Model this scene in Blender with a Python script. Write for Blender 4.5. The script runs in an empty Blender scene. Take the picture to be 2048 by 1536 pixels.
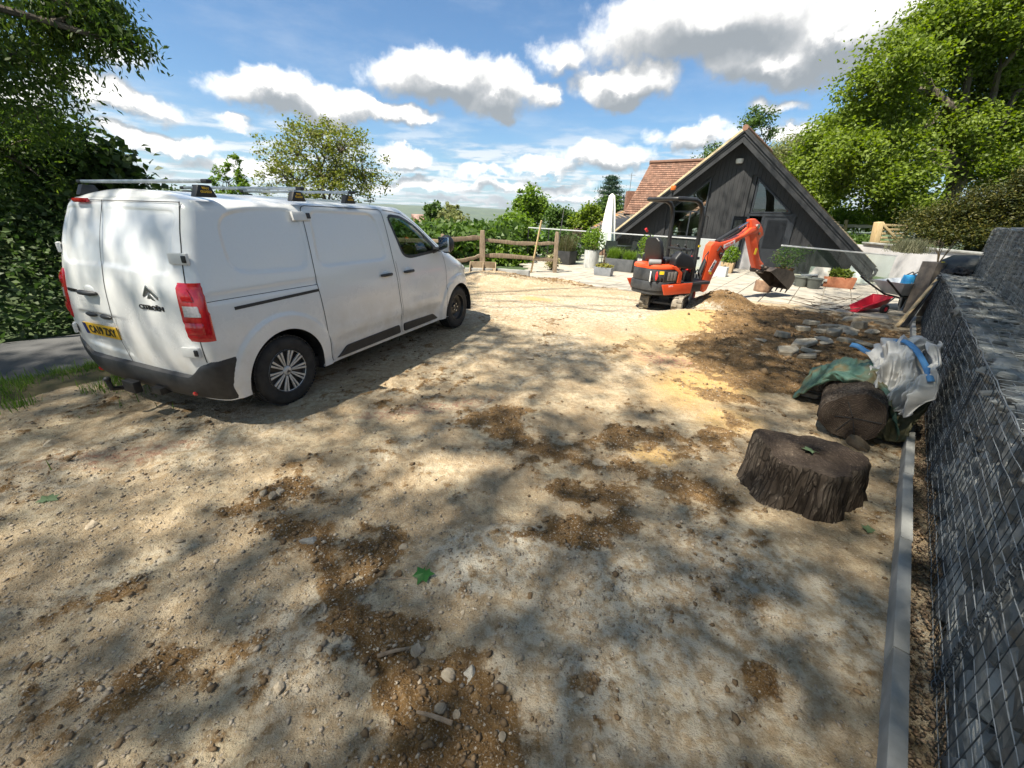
import bpy, bmesh, math, random
import numpy as np
from mathutils import Vector, Matrix
R = math.radians
random.seed(7); rng = np.random.default_rng(7)
scn = bpy.context.scene
COL = scn.collection
# ------------------------------------------------------------------ camera
FPX, HZ, ROLL, CH = 815.0, 428.0, 1.65, 1.78
_p = math.atan((768-HZ)/FPX); _r = R(ROLL)
FW = np.array([0, math.cos(_p), -math.sin(_p)])
_u0 = np.cross([1., 0, 0], FW)
RT = math.cos(_r)*np.array([1., 0, 0]) + math.sin(_r)*_u0
UP = -math.sin(_r)*np.array([1., 0, 0]) + math.cos(_r)*_u0
cam_d = bpy.data.cameras.new('camera'); cam = bpy.data.objects.new('camera', cam_d); COL.objects.link(cam)
cam_d.sensor_width = 36; cam_d.sensor_fit = 'HORIZONTAL'; cam_d.lens = FPX/2048*36
cam_d.clip_start = .05; cam_d.clip_end = 30000
M = Matrix.Identity(4)
for i in range(3):
    M[i][0], M[i][1], M[i][2] = RT[i], UP[i], -FW[i]
M[2][3] = CH
cam.matrix_world = M
scn.camera = cam
# ------------------------------------------------------------------ light
SX, SY = .48, .36                      # shadow shift per metre of height (falls to the right and away)
SUN_EL = math.atan(1/math.hypot(SX, SY)); SUN_AZ = math.atan2(-SX, -SY)      # azimuth of the sun, clockwise from +Y
sd = bpy.data.lights.new('sun', 'SUN'); sun = bpy.data.objects.new('sun', sd); COL.objects.link(sun)
sd.energy = 4.4; sd.angle = R(.53); sd.color = (1, .93, .80)
sun.rotation_euler = Vector((SX, SY, -1)).to_track_quat('-Z', 'Y').to_euler()
sun.location = (-20, -12, 40)
scn.view_settings.view_transform = 'Standard'; scn.view_settings.look = 'None'
scn.view_settings.gamma = 1; scn.view_settings.use_curve_mapping = False
scn.view_settings.exposure = 1.45
scn.cycles.max_bounces = 7; scn.cycles.diffuse_bounces = 4; scn.cycles.transparent_max_bounces = 12
scn.cycles.caustics_reflective = False; scn.cycles.caustics_refractive = False
scn.cycles.sample_clamp_indirect = 4

def ray(px, py):
    return RT*(px-1024)/FPX + UP*(768-py)/FPX + FW
def G(px, py, z=0.):
    v = ray(px, py); t = (z-CH)/v[2]; return np.array([v[0]*t, v[1]*t, z])
def PR(P):
    d = np.asarray(P, float) - np.array([0, 0, CH]); x = d@RT; y = d@UP; w = d@FW
    return 1024+FPX*x/w, 768-FPX*y/w
def azel(px, py):
    v = ray(px, py); v = v/np.linalg.norm(v); return math.atan2(v[0], v[1]), math.asin(v[2])

# ------------------------------------------------------------------ node helpers
class NT:
    def __init__(s, tree): s.t = tree; s.n = tree.nodes; s.l = tree.links
    def new(s, typ, **kw):
        nd = s.n.new(typ)
        for k, v in kw.items(): setattr(nd, k, v)
        return nd
    def put(s, sock, val):
        if hasattr(val, 'is_output'): s.l.new(val, sock)
        elif val is not None:
            try: sock.default_value = val
            except Exception:
                sock.default_value = tuple(val)+(1,) if len(val) == 3 else val
    def math(s, op, a, b=None, c=None, clamp=False):
        nd = s.new('ShaderNodeMath', operation=op, use_clamp=clamp)
        s.put(nd.inputs[0], a)
        if b is not None: s.put(nd.inputs[1], b)
        if c is not None: s.put(nd.inputs[2], c)
        return nd.outputs[0]
    def vmath(s, op, a, b=None):
        nd = s.new('ShaderNodeVectorMath', operation=op)
        s.put(nd.inputs[0], a)
        if b is not None: s.put(nd.inputs[1], b)
        return nd.outputs['Value'] if op in ('LENGTH', 'DOT_PRODUCT') else nd.outputs[0]
    def mix(s, f, a, b, typ='RGBA', blend='MIX'):
        nd = s.new('ShaderNodeMix', data_type=typ)
        if typ == 'RGBA':
            nd.blend_type = blend; ia, ib, o = 6, 7, 2
        else: ia, ib, o = 2, 3, 0
        s.put(nd.inputs[0], f); s.put(nd.inputs[ia], a); s.put(nd.inputs[ib], b)
        return nd.outputs[o]
    def noise(s, vec, scale, detail=4, rough=.5, dist=0., dim='3D'):
        nd = s.new('ShaderNodeTexNoise', noise_dimensions=dim)
        if vec is not None: s.l.new(vec, nd.inputs['Vector'])
        nd.inputs['Scale'].default_value = scale; nd.inputs['Detail'].default_value = detail
        nd.inputs['Roughness'].default_value = rough; nd.inputs['Distortion'].default_value = dist
        return nd.outputs[0]
    def ramp(s, f, stops, interp='LINEAR'):
        nd = s.new('ShaderNodeValToRGB'); cr = nd.color_ramp; cr.interpolation = interp
        while len(cr.elements) < len(stops): cr.elements.new(.5)
        for e, (p, c) in zip(cr.elements, stops):
            e.position = p; e.color = tuple(c)+(1,) if len(c) == 3 else c
        s.put(nd.inputs[0], f); return nd.outputs[0]
    def step(s, x, a, b):
        nd = s.new('ShaderNodeMapRange', interpolation_type='SMOOTHSTEP')
        s.put(nd.inputs[0], x); s.put(nd.inputs[1], a); s.put(nd.inputs[2], b); return nd.outputs[0]

def c4(c): return (c[0], c[1], c[2], 1) if len(c) == 3 else c
def new_mat(name):
    m = bpy.data.materials.new(name); m.use_nodes = True
    nt = NT(m.node_tree); nt.n.clear()
    out = nt.new('ShaderNodeOutputMaterial'); b = nt.new('ShaderNodeBsdfPrincipled')
    nt.l.new(b.outputs[0], out.inputs[0]); nt.out = out; nt.b = b
    return m, nt
def pm(name, c1, c2=None, scale=8., rough=.6, metal=0., bump=0., bscale=None, bdist=.01, stretch=(1, 1, 1), c3=None, detail=5, coat=0., island=0., rvar=0., spec=None, nrough=.55, band=(.3, .7)):
    m, nt = new_mat(name); b = nt.b
    tc = nt.new('ShaderNodeTexCoord'); mp = nt.new('ShaderNodeMapping'); mp.inputs['Scale'].default_value = stretch
    nt.l.new(tc.outputs['Object'], mp.inputs[0]); v = mp.outputs[0]
    f = nt.noise(v, scale, detail, nrough)
    if c2 is not None:
        stops = [(band[0], c1), (band[1], c2)] if c3 is None else [(band[0], c1), (.5, c2), (band[1], c3)]
        col = nt.ramp(f, stops)
    else:
        nd = nt.new('ShaderNodeRGB'); nd.outputs[0].default_value = c4(c1); col = nd.outputs[0]
    if island:
        ge = nt.new('ShaderNodeNewGeometry'); oi = nt.new('ShaderNodeObjectInfo')
        r = nt.math('FRACT', nt.math('ADD', ge.outputs['Random Per Island'], oi.outputs['Random']))
        k = nt.math('MULTIPLY_ADD', r, 2*island, 1-island)
        hs = nt.new('ShaderNodeHueSaturation'); nt.l.new(k, hs.inputs['Value']); nt.l.new(col, hs.inputs['Color']); col = hs.outputs[0]
    nt.l.new(col, b.inputs['Base Color'])
    b.inputs['Roughness'].default_value = rough; b.inputs['Metallic'].default_value = metal
    if rvar: nt.l.new(nt.math('MULTIPLY_ADD', f, rvar, rough-rvar/2), b.inputs['Roughness'])
    if spec is not None: b.inputs['Specular IOR Level'].default_value = spec
    if coat:
        b.inputs['Coat Weight'].default_value = coat; b.inputs['Coat Roughness'].default_value = .06
    if bump:
        bf = nt.noise(v, bscale or scale*3, 6, .6)
        bn = nt.new('ShaderNodeBump'); bn.inputs['Strength'].default_value = bump; bn.inputs['Distance'].default_value = bdist
        nt.l.new(bf, bn.inputs['Height']); nt.l.new(bn.outputs[0], b.inputs['Normal'])
    return m
def leaf_mat(name, cols, trans=.35, rough=.5, spec=.3):
    m, nt = new_mat(name)
    ge = nt.new('ShaderNodeNewGeometry')
    n = len(cols); col = nt.ramp(ge.outputs['Random Per Island'], [(i/(n-1), c) for i, c in enumerate(cols)])
    nt.l.new(col, nt.b.inputs['Base Color']); nt.b.inputs['Roughness'].default_value = rough
    nt.b.inputs['Specular IOR Level'].default_value = spec
    tr = nt.new('ShaderNodeBsdfTranslucent')
    hs = nt.new('ShaderNodeHueSaturation'); hs.inputs['Saturation'].default_value = 1.15; hs.inputs['Value'].default_value = 1.5
    nt.l.new(col, hs.inputs['Color']); nt.l.new(hs.outputs[0], tr.inputs[0])
    mx = nt.new('ShaderNodeMixShader'); mx.inputs[0].default_value = trans
    nt.l.new(nt.b.outputs[0], mx.inputs[1]); nt.l.new(tr.outputs[0], mx.inputs[2]); nt.l.new(mx.outputs[0], nt.out.inputs[0])
    return m

# ------------------------------------------------------------------ object helpers
def tag(o, label=None, cat=None, group=None, kind=None):
    if label: o['label'] = label
    if cat: o['category'] = cat
    if group: o['group'] = group
    if kind: o['kind'] = kind
    return o
def thing(name, label, cat, loc=(0, 0, 0), rotz=0., group=None):
    o = bpy.data.objects.new(name, None); COL.objects.link(o); o.empty_display_size = .2
    o.location = loc; o.rotation_euler = (0, 0, rotz)
    o.matrix_basis = Matrix.Translation(Vector(loc)) @ Matrix.Rotation(rotz, 4, 'Z'); o['kind'] = 'thing'
    return tag(o, label, cat, group)
def inv_of(p):
    m = Matrix.Identity(4)
    while p is not None: m = p.matrix_basis @ m; p = p.parent
    return m.inverted()
def link(name, me, parent=None, mat=None):
    o = bpy.data.objects.new(name, me); COL.objects.link(o)
    if parent is not None: o.parent = parent
    if mat is not None and not me.materials: me.materials.append(mat)
    return o
def np_mesh(name, V, F, mat=None, parent=None, smooth=False, attrs=None):
    """V (n,3) array, F (m,k) array of one polygon size -> one mesh object, fast"""
    V = np.ascontiguousarray(V, np.float32); F = np.ascontiguousarray(F, np.int32); m, k = F.shape
    me = bpy.data.meshes.new(name)
    me.vertices.add(len(V)); me.vertices.foreach_set('co', V.ravel())
    me.loops.add(m*k); me.loops.foreach_set('vertex_index', F.ravel())
    me.polygons.add(m); me.polygons.foreach_set('loop_start', np.arange(0, m*k, k, dtype=np.int32))
    if smooth: me.polygons.foreach_set('use_smooth', np.ones(m, bool))
    for an, av in (attrs or {}).items():
        a = me.attributes.new(an, 'FLOAT', 'POINT'); a.data.foreach_set('value', np.ascontiguousarray(av, np.float32))
    me.update(calc_edges=True)
    return link(name, me, parent, mat)

def rotm(axis, deg): return Matrix.Rotation(R(deg), 3, axis)
class MB:
    """collects solids and builds them as one mesh"""
    def __init__(s): s.v = []; s.f = []
    def add(s, vs, fs):
        o = len(s.v); s.v += [tuple(p) for p in vs]; s.f += [tuple(i+o for i in f) for f in fs]; return s
    def box(s, c, d, rot=None):
        c = Vector(c); h = [x/2 for x in d]; vs = []
        for sx in (-1, 1):
            for sy in (-1, 1):
                for sz in (-1, 1):
                    p = Vector((sx*h[0], sy*h[1], sz*h[2]))
                    if rot is not None: p = rot @ p
                    vs.append(c+p)
        return s.add(vs, [(0, 1, 3, 2), (4, 6, 7, 5), (0, 4, 5, 1), (2, 3, 7, 6), (0, 2, 6, 4), (1, 5, 7, 3)])
    def bar(s, a, b, w, h, up=(0, 0, 1)):
        a, b = Vector(a), Vector(b); d = (b-a); L = d.length; d.normalize()
        u = Vector(up); x = d.cross(u)
        if x.length < 1e-4: x = d.cross(Vector((1, 0, 0)))
        x.normalize(); y = x.cross(d)
        m = Matrix((x, d, y)).transposed()
        return s.box((a+b)/2, (w, L, h), m)
    def prism(s, pts, o, ax, ay, az):
        """polygon pts (2-D) in frame o, ax, ay extruded by vector az"""
        o, ax, ay, az = Vector(o), Vector(ax), Vector(ay), Vector(az); n = len(pts)
        b = [o+ax*p[0]+ay*p[1] for p in pts]; t = [p+az for p in b]
        fs = [tuple(range(n))[::-1], tuple(range(n, 2*n))]
        fs += [(i, (i+1) % n, n+(i+1) % n, n+i) for i in range(n)]
        return s.add(b+t, fs)
    def tube(s, pts, r, n=8, cap=True):
        pts = [Vector(p) for p in pts]; m = len(pts)
        rs = r if isinstance(r, (list, tuple)) else [r]*m
        vs = []; prev = None
        for i, p in enumerate(pts):
            d = (pts[min(i+1, m-1)]-pts[max(i-1, 0)]).normalized()
            if prev is None:
                x = d.cross(Vector((0, 0, 1)))
                if x.length < .05: x = d.cross(Vector((1, 0, 0)))
            else: x = prev-d*prev.dot(d)
            x.normalize(); prev = x; y = d.cross(x)
            for k in range(n):
                a = 2*math.pi*k/n; vs.append(p+(x*math.cos(a)+y*math.sin(a))*rs[i])
        fs = [(i*n+k, i*n+(k+1) % n, (i+1)*n+(k+1) % n, (i+1)*n+k) for i in range(m-1) for k in range(n)]
        if cap: fs += [tuple(range(n))[::-1], tuple(range((m-1)*n, m*n))]
        return s.add(vs, fs)
    def lathe(s, prof, n=24, o=(0, 0, 0), axis=(0, 0, 1), cap=True):
        o = Vector(o); a = Vector(axis).normalized(); x = a.orthogonal().normalized(); y = a.cross(x); vs = []
        for r, h in prof:
            for k in range(n):
                t = 2*math.pi*k/n; vs.append(o+a*h+(x*math.cos(t)+y*math.sin(t))*r)
        m = len(prof)
        fs = [(i*n+k, i*n+(k+1) % n, (i+1)*n+(k+1) % n, (i+1)*n+k) for i in range(m-1) for k in range(n)]
        if cap: fs += [tuple(range(n))[::-1], tuple(range((m-1)*n, m*n))]
        return s.add(vs, fs)
    def cyl(s, a, b, r, n=16):
        a, b = Vector(a), Vector(b); return s.lathe([(r, 0), (r, (b-a).length)], n, a, b-a)
    def ball(s, c, r, n=12, rot=None):
        c = Vector(c); r = r if isinstance(r, (tuple, list)) else (r, r, r); vs = []; m = n//2
        for i in range(m+1):
            t = math.pi*i/m
            for k in range(n):
                a = 2*math.pi*k/n
                p = Vector((r[0]*math.sin(t)*math.cos(a), r[1]*math.sin(t)*math.sin(a), r[2]*math.cos(t)))
                if rot is not None: p = rot @ p
                vs.append(c+p)
        return s.add(vs, [(i*n+k, (i+1)*n+k, (i+1)*n+(k+1) % n, i*n+(k+1) % n) for i in range(m) for k in range(n)])
    def build(s, name, mat, parent=None, bevel=0., seg=2, smooth=None, world=False, sub=0):
        me = bpy.data.meshes.new(name)
        vs = s.v
        if world and parent is not None:
            mi = inv_of(parent); vs = [mi @ Vector(p) for p in vs]
        me.from_pydata(vs, [], s.f); me.update()
        bm = bmesh.new(); bm.from_mesh(me)
        bmesh.ops.remove_doubles(bm, verts=bm.verts, dist=1e-6)
        bmesh.ops.recalc_face_normals(bm, faces=bm.faces)
        if bevel:
            es = [e for e in bm.edges if len(e.link_faces) == 2 and e.calc_face_angle(0) > .5]
            bmesh.ops.bevel(bm, geom=es, offset=bevel, segments=seg, profile=.6, affect='EDGES', clamp_overlap=True)
        if sub: bmesh.ops.subdivide_edges(bm, edges=bm.edges, cuts=sub, use_grid_fill=True)
        bm.to_mesh(me); bm.free()
        if smooth is None: smooth = bool(bevel)
        if smooth:
            me.polygons.foreach_set('use_smooth', np.ones(len(me.polygons), bool)); me.set_sharp_from_angle(angle=R(38))
        me.update()
        return link(name, me, parent, mat)
def text(name, body, size, mat, parent, loc, xaxis, yaxis, extrude=.001, align='CENTER', bold=0., shear=0., sx=1.):
    cu = bpy.data.curves.new(name, 'FONT'); cu.body = body; cu.size = size; cu.extrude = extrude; cu.align_x = align; cu.align_y = 'CENTER'
    cu.offset = bold; cu.shear = shear; cu.resolution_u = 3
    o = bpy.data.objects.new(name, cu); COL.objects.link(o); cu.materials.append(mat)
    x = Vector(xaxis).normalized(); y = Vector(yaxis); y = (y-x*y.dot(x)).normalized(); z = x.cross(y)
    m = Matrix((x*sx, y, z)).transposed().to_4x4(); m.translation = Vector(loc)
    o.parent = parent; o.matrix_basis = m
    return o
def copy_tree(o, parent=None):
    c = o.copy(); COL.objects.link(c)
    if parent is not None: c.parent = parent
    for ch in [x for x in bpy.data.objects if x.parent == o]: copy_tree(ch, c)
    return c

# vectorised value noise
def _hash(ix, iy, seed):
    h = (ix.astype(np.int64)*374761393 + iy.astype(np.int64)*668265263 + seed*1442695041) & 0xffffffff
    h = ((h ^ (h >> 13))*1274126177) & 0xffffffff
    return ((h ^ (h >> 16)) & 0xffff)/65535.
def vnoise(x, y, seed=0):
    ix = np.floor(x); iy = np.floor(y); fx = x-ix; fy = y-iy
    fx = fx*fx*(3-2*fx); fy = fy*fy*(3-2*fy)
    a = _hash(ix, iy, seed); b = _hash(ix+1, iy, seed); c = _hash(ix, iy+1, seed); d = _hash(ix+1, iy+1, seed)
    return (a+(b-a)*fx)*(1-fy)+(c+(d-c)*fx)*fy
def fbm(x, y, sc, oct=4, seed=0, gain=.5):
    t = 0; a = 1; n = 0
    for i in range(oct):
        t = t+a*vnoise(x*sc, y*sc, seed+i*17); n += a; a *= gain; sc *= 2.03
    return t/n
def sstep(x, a, b):
    t = np.clip((x-a)/(b-a), 0, 1); return t*t*(3-2*t)

# ------------------------------------------------------------------ world: sky with cumulus
w = bpy.data.worlds.new('World'); scn.world = w; w.use_nodes = True
nt = NT(w.node_tree); nt.n.clear()
sky = nt.new('ShaderNodeTexSky', sky_type='NISHITA', sun_disc=False)
sky.sun_elevation = SUN_EL; sky.sun_rotation = SUN_AZ; sky.air_density = 1.0; sky.dust_density = .6; sky.ozone_density = 2.0
tc = nt.new('ShaderNodeTexCoord'); sep = nt.new('ShaderNodeSeparateXYZ'); D = tc.outputs['Generated']; nt.l.new(D, sep.inputs[0])
az = nt.math('ARCTAN2', sep.outputs[0], sep.outputs[1]); el = nt.math('ARCSINE', sep.outputs[2])
ae = nt.new('ShaderNodeCombineXYZ'); nt.l.new(az, ae.inputs[0]); nt.l.new(el, ae.inputs[1]); AE = ae.outputs[0]
# edge turbulence, shared
wn = nt.new('ShaderNodeTexNoise'); nt.l.new(AE, wn.inputs['Vector']); wn.inputs['Scale'].default_value = 9; wn.inputs['Detail'].default_value = 7; wn.inputs['Roughness'].default_value = .62
wv = nt.vmath('MULTIPLY', nt.vmath('SUBTRACT', wn.outputs['Color'], (.5, .5, .5)), (.16, .11, 0))
AW = nt.vmath('ADD', AE, wv)
BL = [(1420, 50, 330, 95, 1), (1250, 165, 120, 50, 1), (1680, 70, 250, 95, 1), (1540, 110, 200, 60, 1), (1228, 192, 46, 26, .8), (1130, 110, 80, 40, .55),
      (880, 150, 150, 60, 1), (985, 185, 100, 58, 1), (1085, 186, 44, 34, .7), (540, 178, 110, 50, 1), (640, 205, 150, 45, 1), (790, 233, 95, 26, 1), (1000, 230, 40, 22, .8),
      (225, 198, 125, 36, .9), (320, 285, 140, 24, .85), (60, 210, 140, 40, .8), (810, 318, 66, 24, 1), (1385, 278, 85, 32, 1), (1210, 312, 110, 30, 1), (1090, 335, 90, 18, .8), (1570, 265, 66, 26, .9),
      (1560, 195, 70, 18, .5), (470, 240, 50, 18, .6), (480, 330, 120, 18, .8), (860, 368, 170, 13, .8), (1060, 372, 150, 13, .8), (960, 345, 80, 10, .6), (250, 335, 120, 14, .7), (1150, 395, 140, 10, .6), (940, 398, 130, 8, .6),
      (200, 110, 110, 40, .5)]
blobs = []
for px, py, rx, ry, s_ in BL:
    a0, e0 = azel(px, py); a1, _ = azel(px+rx, py); _, e1 = azel(px, py-ry)
    blobs.append((a0, e0, abs(a1-a0)*1.10, abs(e1-e0)*1.20, s_))
rs = random.Random(5)
for i in range(34):                     # the same kind of sky goes on all round
    a0 = rs.uniform(R(62), R(298)); e0 = R(rs.choice([6, 9, 14, 20, 30, 42])*rs.uniform(.8, 1.2)); k = e0+.1
    blobs.append(((a0+math.pi) % (2*math.pi)-math.pi, e0, rs.uniform(.25, .6)*(k+.15), rs.uniform(.12, .28)*(k+.05), rs.uniform(.7, 1)))
for i in range(8):
    blobs.append((rs.uniform(-1, 1), R(rs.uniform(40, 75)), rs.uniform(.15, .3), rs.uniform(.08, .14), .9))
def field(vec):
    acc = None
    for a0, e0, ra, re, s_ in blobs:
        q = nt.vmath('MULTIPLY', nt.vmath('SUBTRACT', vec, (a0, e0, 0)), (1/ra, 1/re, 0))
        v = nt.math('MULTIPLY_ADD', nt.vmath('LENGTH', q), -s_, s_)
        acc = v if acc is None else nt.math('SMOOTH_MAX', acc, v, .12)
    return acc
f0 = field(AW); f1 = field(nt.vmath('ADD', AW, (-.012, .030, 0)))
fine = nt.noise(AE, 26, 6, .6)
dens = nt.math('ADD', f0, nt.math('MULTIPLY_ADD', fine, .55, -.275))
# far rows of small clouds seen edge-on near the horizon
pl = nt.math('DIVIDE', 1., nt.math('ADD', nt.math('MAXIMUM', sep.outputs[2], .0), .045))
pv = nt.new('ShaderNodeCombineXYZ'); nt.l.new(nt.math('MULTIPLY', sep.outputs[0], pl), pv.inputs[0]); nt.l.new(nt.math('MULTIPLY', sep.outputs[1], pl), pv.inputs[1])
rows = nt.noise(pv.outputs[0], 1.1, 6, .6)
band = nt.math('MULTIPLY', nt.step(el, R(12.), R(5.)), nt.step(el, R(-1.), R(1.)))
rowa = nt.math('MULTIPLY', nt.step(rows, .43, .60), nt.math('MULTIPLY', band, .8))
ca = nt.math('MULTIPLY', nt.step(dens, .0, .40), .96)
veil = nt.math('MULTIPLY', nt.step(nt.noise(nt.vmath('MULTIPLY', AE, (1, 3.2, 1)), 3.0, 6, .65), .45, .8), .30)
# light on the clouds: bright rims toward the sun, grey bellies where more cloud lies above
lit = nt.math('MULTIPLY_ADD', nt.math('SUBTRACT', f0, f1), 2.0, .62)
lit = nt.math('ADD', lit, nt.math('MULTIPLY_ADD', fine, .9, -.45))
lit = nt.math('SUBTRACT', lit, nt.math('MULTIPLY', nt.step(dens, .22, .9), .56))
ccol = nt.ramp(lit, [(0., (.34, .37, .39)), (.35, (.48, .50, .51)), (.62, (.72, .72, .71)), (1., (1.35, 1.32, 1.26))])
rcol = nt.ramp(rows, [(.45, (.62, .69, .75)), (.58, (.98, .98, .96))])
skyc = nt.vmath('MULTIPLY', sky.outputs[0], (.56, .83, 1.0))
bs = nt.new('ShaderNodeBackground'); nt.l.new(skyc, bs.inputs[0]); bs.inputs[1].default_value = .056
bc = nt.new('ShaderNodeBackground'); nt.l.new(ccol, bc.inputs[0]); bc.inputs[1].default_value = .39
br = nt.new('ShaderNodeBackground'); nt.l.new(rcol, br.inputs[0]); br.inputs[1].default_value = .42
m1 = nt.new('ShaderNodeMixShader'); nt.l.new(rowa, m1.inputs[0]); nt.l.new(bs.outputs[0], m1.inputs[1]); nt.l.new(br.outputs[0], m1.inputs[2])
bv = nt.new('ShaderNodeBackground'); bv.inputs[0].default_value = (.86, .92, 1, 1); bv.inputs[1].default_value = .36
mv = nt.new('ShaderNodeMixShader'); nt.l.new(veil, mv.inputs[0]); nt.l.new(m1.outputs[0], mv.inputs[1]); nt.l.new(bv.outputs[0], mv.inputs[2])
m2 = nt.new('ShaderNodeMixShader'); nt.l.new(ca, m2.inputs[0]); nt.l.new(mv.outputs[0], m2.inputs[1]); nt.l.new(bc.outputs[0], m2.inputs[2])
wo = nt.new('ShaderNodeOutputWorld'); nt.l.new(m2.outputs[0], wo.inputs[0])
# ================================================================== materials shared
M = {}
M['concrete'] = pm('concrete', (.20, .20, .185), (.37, .375, .36), 4.5, .85, bump=.5, bscale=60, bdist=.004)
M['wood_old'] = pm('weathered_wood', (.16, .115, .075), (.34, .26, .18), 5, .85, stretch=(6, 6, 1), bump=.6, bscale=30, bdist=.006)
M['wood_new'] = pm('fresh_sawn_wood', (.50, .36, .18), (.66, .50, .28), 6, .8, stretch=(5, 5, 1), bump=.3, bscale=30)
M['white_paint'] = pm('white_paint', (.62, .62, .60), (.72, .72, .70), 3, .55)
M['black_metal'] = pm('black_metal', (.012, .012, .013), (.03, .03, .03), 20, .45)
M['steel'] = pm('steel', (.42, .42, .42), (.55, .55, .55), 20, .35, 1.)
M['galv'] = pm('galvanised_steel', (.38, .40, .41), (.60, .62, .63), 14, .42, .85, bump=.1)
M['rubber'] = pm('rubber', (.012, .012, .012), (.035, .033, .03), 12, .8, bump=.3)
M['dark_plastic'] = pm('dark_plastic', (.018, .019, .021), (.035, .036, .038), 20, .5, bump=.15, bscale=200, bdist=.001)
M['terracotta'] = pm('terracotta', (.30, .10, .045), (.45, .19, .10), 7, .85, bump=.3)
def glass_mat(name, tint=(.9, .97, .95), rough=0., ior=1.45):
    m, nt = new_mat(name)
    gl = nt.new('ShaderNodeBsdfGlossy'); gl.inputs['Roughness'].default_value = rough; gl.inputs[0].default_value = (1, 1, 1, 1)
    tr = nt.new('ShaderNodeBsdfTransparent'); tr.inputs[0].default_value = c4(tint)
    fr = nt.new('ShaderNodeFresnel'); ge = nt.new('ShaderNodeNewGeometry'); nt.l.new(nt.math('MULTIPLY_ADD', ge.outputs['Backfacing'], 1/ior-ior, ior), fr.inputs[0])
    mx = nt.new('ShaderNodeMixShader'); nt.l.new(nt.math('MULTIPLY', fr.outputs[0], .6 if name == 'clear_glass' else 1.), mx.inputs[0]); nt.l.new(tr.outputs[0], mx.inputs[1]); nt.l.new(gl.outputs[0], mx.inputs[2])
    nt.l.new(mx.outputs[0], nt.out.inputs[0]); return m
M['glass'] = glass_mat('clear_glass', (.90, .955, .935)); M['car_glass'] = glass_mat('tinted_glass', (.42, .50, .46), 0, 1.6)
M['house_glass'] = glass_mat('window_glass', (.75, .80, .78), 0, 1.75)

# ================================================================== terrain, far land, lane
WAZ = R(42.24); WD = np.array([math.sin(WAZ), math.cos(WAZ)]); WN = np.array([WD[1], -WD[0]])   # line of the gabion wall, its side away from the yard
def along(x, y): return x*WD[0]+y*WD[1]
def offw(x, y): return x*WN[0]+y*WN[1]
def land(x, y):
    """height of the land around the yard"""
    r = np.hypot(x, y); a = np.arctan2(x, y)
    front = sstep(y+.15*np.abs(x), 15.5, 22)*sstep(a, 1.0, .55)          # the hillside falls away beyond the fence
    drop = -(sstep(r, 15, 90)*15+sstep(r, 60, 900)*45)*front
    bank = sstep(offw(x, y), 1.2, 2.2)*1.15+sstep(offw(x, y), 2.5, 9)*1.6   # ground held back by the gabion wall
    rightup = sstep(a, .62, .85)*sstep(r, 17, 22)*1.0
    leftbank = sstep(-x*.788+.616*y, 8.7, 11.5)*.9*sstep(y, 13, 9.5)
    hillp = np.interp(a, [-3.2, -1.2, -.95, -.8, -.66, -.5, -.3, -.12, -.02, .06, .2, .5, 1., 3.2], [150, 200, 250, 255, 215, 150, 130, 128, 110, 75, 55, 55, 120, 150])
    hills = sstep(r, 3600, 5600)*hillp*(1+.25*(fbm(x, y, .0008, 4, 3)-.5))
    low = sstep(r, 200, 1500)*14*(fbm(x, y, .0016, 4, 9)-.5)
    rest = -(sstep(r, 60, 900)*45)*(1-front)*sstep(r, 40, 120)
    return np.maximum(bank, 0)*(r < 60)+rightup*(r < 120)+drop+rest+hills+low+leftbank*(r < 60)
na, nr = 420, 150
aa = np.linspace(-math.pi, math.pi, na, endpoint=False); rr = np.concatenate([[0.01], np.geomspace(1.0, 8200, nr)])
A, RR = np.meshgrid(aa, rr); X = RR*np.sin(A); Y = RR*np.cos(A)
Z = land(X, Y)-.10
V = np.stack([X, Y, Z], -1).reshape(-1, 3)
i, j = np.meshgrid(np.arange(nr), np.arange(na), indexing='ij'); j2 = (j+1) % na
F = np.stack([i*na+j, i*na+j2, (i+1)*na+j2, (i+1)*na+j], -1).reshape(-1, 4)
m, nt = new_mat('far_land'); tcn = nt.new('ShaderNodeTexCoord'); g_ = nt.noise(tcn.outputs['Object'], .004, 8, .65); g2 = nt.noise(tcn.outputs['Object'], .05, 6, .6); g3 = nt.noise(tcn.outputs['Object'], 2.5, 6, .6)
c = nt.ramp(g_, [(.36, (.018, .04, .012)), (.5, (.035, .07, .02)), (.56, (.10, .14, .05)), (.62, (.03, .055, .018))])
c = nt.mix(nt.step(g2, .42, .6), c, (.025, .05, .014)); c = nt.mix(.35, c, nt.ramp(g3, [(.3, (.02, .035, .01)), (.7, (.10, .12, .045))]))
nt.l.new(c, nt.b.inputs['Base Color']); nt.b.inputs['Roughness'].default_value = .95
tag(np_mesh('terrain', V, F, m, smooth=True), 'green valley land falling away to far blue hills', kind='structure')

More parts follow.
